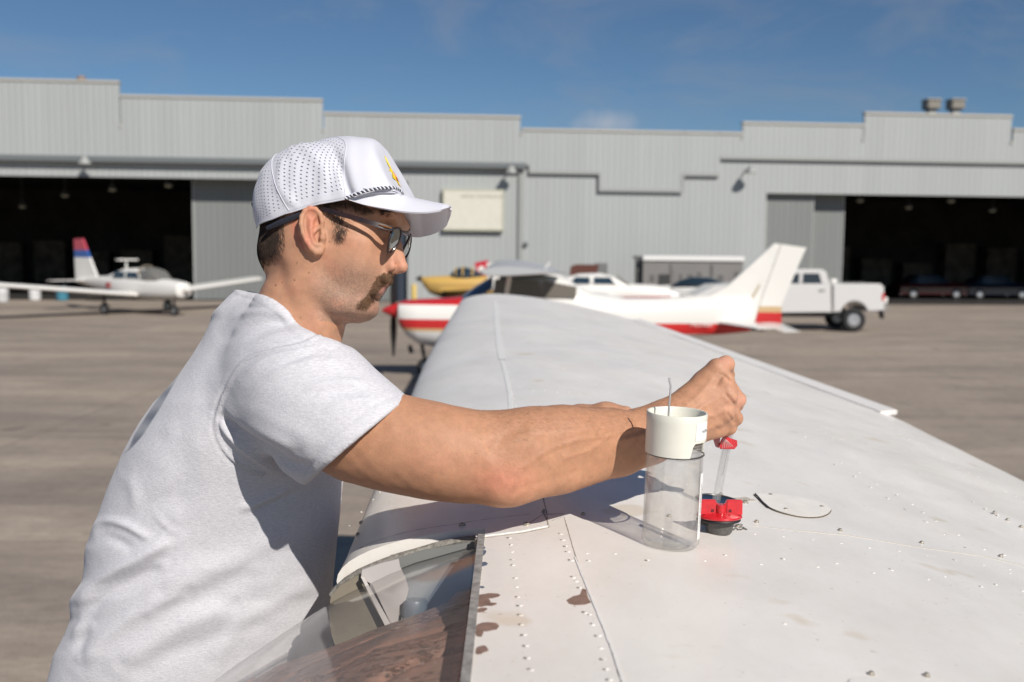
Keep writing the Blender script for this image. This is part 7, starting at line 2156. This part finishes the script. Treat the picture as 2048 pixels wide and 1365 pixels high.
# rope: two twisted cords
rope_px = cur2([(690, 397), (712, 389), (738, 381), (762, 376.5), (785, 376), (797, 380), (806, 389)], 60)
rp_w = [98, 92, 80, 62, 36, 12, -8]
mid = []
for k, (x_, y_) in enumerate(rope_px):
    f = k / (len(rope_px) - 1); w_ = float(np.interp(f, np.linspace(0, 1, 7), rp_w))
    best = np.argmin(np.hypot(xi_ - x_, yi_ - y_) + 1e3 * (n @ c_f > .1)); Yv = vs[best][1]
    mid.append(P(x_, y_, Yv - .0085))
for _ in range(4): mid = [mid[0]] + [(mid[k - 1] + mid[k] * 2 + mid[k + 1]) / 4 for k in range(1, len(mid) - 1)] + [mid[-1]]
rp0 = None
for ph, mm in ((0, mat('rope_navy', (.03, .035, .07), .6)), (math.pi, mat('rope_white', (.72, .72, .76), .6))):
    mb = MB(); pts = []
    for k in range(0, 241):
        f = k / 240 * (len(mid) - 1); i = min(int(f), len(mid) - 2); p = lerp(mid[i], mid[i + 1], f - i)
        d = mid[min(i + 1, len(mid) - 1)] - mid[i]; d /= np.linalg.norm(d); u_ = np.cross(d, e3); u_ /= np.linalg.norm(u_); w_ = np.cross(d, u_)
        an = k / 240 * 2 * math.pi * 19 + ph
        pts.append(p + (u_ * math.cos(an) + w_ * math.sin(an)) * .0012)
    mb.tube(pts, .00125, 6); wear(mb.build('rope_cord', mm, None, True), crown)
# emblem on the front panel: yellow flame shape with an orange centre
def on_crown(x_, y_, c_): return hI(x_, y_, c_)
def emblem(name, pts, m, lift_):
    mb_ = MB(); P3 = []
    for x_, y_ in pts:
        edge = np.interp(y_, [t__[1] for t__ in crown_top if t__[0] > 745], [t__[0] for t__ in crown_top if t__[0] > 745])
        best = np.argmin(np.hypot(xi_ - x_, yi_ - y_) + 1e3 * (n @ c_f > -.02))
        P3.append(vs[best] + (P(x_, y_, vs[best][1]) - vs[best]) + n[best] * lift_)
    cpt = np.mean(P3, axis=0); k = len(P3)
    mb_.add([tuple(cpt)] + [tuple(p) for p in P3] + [tuple(p - c_f * -.0008) for p in P3], [(0, 1 + i, 1 + (i + 1) % k) for i in range(k)] + [(1 + i, 1 + k + i, 1 + k + (i + 1) % k, 1 + (i + 1) % k) for i in range(k)])
    return wear(mb_.build(name, m, None), crown)
emblem('emblem', [(768, 311), (773, 320), (779, 333), (787, 349), (795, 364), (801, 376), (797, 371), (791, 362), (784, 356), (787, 352), (781, 346), (776, 340), (780, 339), (774, 329), (770, 320)], mat('emblem_yellow', (.85, .62, .02), .5), .0012)
emblem('emblem_centre', [(783, 343), (787, 349), (792, 358), (796, 366), (792, 361), (788, 354)], mat('emblem_orange', (.85, .16, .02), .5), .0022)

# -------- sunglasses
gl_ = wear(bpy.data.objects.new('sunglasses', None)); COL.objects.link(gl_)
M_tort = mat('tortoiseshell', (.010, .008, .009), .35, coat=.15, var=.5, vscale=120, col2=(.035, .014, .010))
M_tortl = mat('amber_shell', (.20, .075, .02), .2, coat=.6)
M_lens = mat('mirror_lens', (.33, .34, .33), .06, 1.0)
def gwear(o, par): o.parent = par; o.matrix_parent_inverse = Matrix.Identity(4); return o
# lens outlines in photo pixels with side offsets
near_l = [(784, 460, 66), (790, 457.5, 58), (797, 457, 48), (801, 460, 40), (801, 470, 36), (798, 482, 33), (792, 494, 33), (784, 503, 38), (778, 507, 46), (775.5, 504, 56), (776, 494, 64), (779, 478, 68)]
def lens(pts, side):
    P3 = [hI(x_, y_, c_) for x_, y_, c_ in pts]
    P3 = [np.array(p) for p in cur2([tuple(p) for p in P3 + [P3[0]]], 60)][:-1]
    return P3
nl = lens(near_l, 1)
cN = np.mean(nl, axis=0)
# far lens: mirror through the middle plane of the head
fl_ = [p - 2 * ((p - HO) @ e3) * e3 + e3 * px(26) - e2 * px(3) for p in nl]
for P3, lab in ((nl, 'near'), (fl_, 'far')):
    mb = MB(); mb.tube(P3 + [P3[0], P3[1]], .0017, 8, False); rim_ = gwear(mb.build('rim', M_tort, None, True), gl_)
    cpt = np.mean(P3, axis=0); k = len(P3); fwd = e1 * .0022
    mb = MB(); ring2 = [lerp(cpt, p, .55) + fwd * .8 for p in P3]
    back = [p - e1 * .0012 for p in P3]
    mb.add([tuple(cpt + fwd)] + [tuple(p) for p in ring2] + [tuple(p) for p in P3] + [tuple(p) for p in back] + [tuple(cpt - e1 * .001)],
           [(0, 1 + i, 1 + (i + 1) % k) for i in range(k)] + [(1 + i, 1 + k + i, 1 + k + (i + 1) % k, 1 + (i + 1) % k) for i in range(k)] + [(1 + k + i, 1 + 2 * k + i, 1 + 2 * k + (i + 1) % k, 1 + k + (i + 1) % k) for i in range(k)] + [(1 + 3 * k, 1 + 2 * k + (i + 1) % k, 1 + 2 * k + i) for i in range(k)])
    gwear(mb.build('lens', M_lens, None, True, 80), gl_)
br1 = hI(801, 463, 37); br2 = br1 - 2 * ((br1 - HO) @ e3) * e3 + e3 * px(26) - e2 * px(3)
mb = MB(); mb.tube([br1, lerp(br1, br2, .5) + e1 * .004 - e2 * .001, br2], .0018, 8); gwear(mb.build('bridge', M_tort, None, True), gl_)
for sg in (1, -1):
    q = [hI(x_, y_, c_) for x_, y_, c_ in ((787, 459, 68), (783, 458, 76), (765, 453, 88), (735, 444, 97), (700, 434, 102), (665, 424, 104), (645, 419, 104), (630, 424, 100), (622, 440, 92))]
    if sg < 0: q = [p - 2 * ((p - HO) @ e3) * e3 + e3 * px(26) - e2 * px(3) for p in q]
    if sg < 0: q = q[3:]
    mb = MB(); rings = []
    for i, p in enumerate(q):
        d = q[min(i + 1, len(q) - 1)] - q[max(i - 1, 0)]; d /= np.linalg.norm(d); u_ = e2 - d * (e2 @ d); u_ /= np.linalg.norm(u_); w_ = np.cross(d, u_)
        hh = .0034 if i < 7 else .0026
        rings.append([tuple(p + u_ * hh * y_ + w_ * .0012 * z_) for y_, z_ in ((1, .6), (1, -.6), (-1, -.6), (-1, .6))])
    mb.loft(rings); ta_ = gwear(mb.build('temple_arm', M_tort, None, True, 30), gl_)
    mb = MB(); q2 = [hI(x_, y_, c_) for x_, y_, c_ in ((783, 457, 79), (770, 453.5, 88), (757, 449.5, 93))]
    if sg < 0: q2 = [p - 2 * ((p - HO) @ e3) * e3 + e3 * px(27) - e2 * px(3) for p in q2]
    if sg < 0: continue
    mb.tube(q2, [.0010, .0014, .0004], 6); gwear(mb.build('hinge_plate', M_tortl, None, True), ta_)

# -------- trousers, shoes and the step ladder below the frame
Lg = SDF()
hipY = 1.66
Lg.chain([(P(380, 1450, hipY), .165), (P(330, 1620, hipY + .01), .17)], k=.05)
hx = P(360, 1560, hipY)
for sg, fy in ((-1, 1.53), (1, 1.79)):
    Lg.chain([(np.array([hx[0], fy + .02 * sg, hx[2] - .02]), .105), (np.array([-.62, fy, 1.50]), .075), (np.array([-.60, fy, 1.13]), .056)], k=.03)
V, F = Lg.mesh([-1.05, 1.3, 1.05], [-.25, 2.05, 2.08], .012)
V, F = largest(V, F); V = relax(V, F, 2)
wear(np_mesh('trousers', V, F, mat('blue_jeans', (.05, .07, .12), .85, var=.25, vscale=40)))
for fy in (1.53, 1.79):
    Sh = SDF(); Sh.chain([(np.array([-.63, fy, 1.085]), .042), (np.array([-.55, fy, 1.075]), .044), (np.array([-.43, fy, 1.055]), .034)], k=.02)
    V, F = Sh.mesh([-.72, fy - .08, 1.021], [-.36, fy + .08, 1.16], .006); V[:, 2] = np.maximum(V[:, 2], 1.022)
    wear(np_mesh('shoe', V, F, mat('brown_shoe', (.08, .05, .035), .6)))
ld = thing('step_ladder', 'silver step ladder under the man beside the wing leading edge', 'ladder', (-.55, 1.66, 0))
M_al = mat('ladder_aluminium', (.5, .5, .5), .4, .8)
for k in range(4):
    mb = MB(); z = .25 + k * .25; xx = -.45 + k * .13; mb.box((xx, -.24, z), (xx + (.12 if k < 3 else .36), .24, z + .02)); mb.build('step', M_al, ld)
for sy in (-.25, .25):
    mb = MB(); mb.tube([(-.5, sy, .01), (0.0, sy, 1.0)], .02, 8); mb.build('rail', M_al, ld, True)
    mb = MB(); mb.tube([(.55, sy, .01), (.25, sy, 1.0)], .018, 8); mb.build('leg', M_al, ld, True)
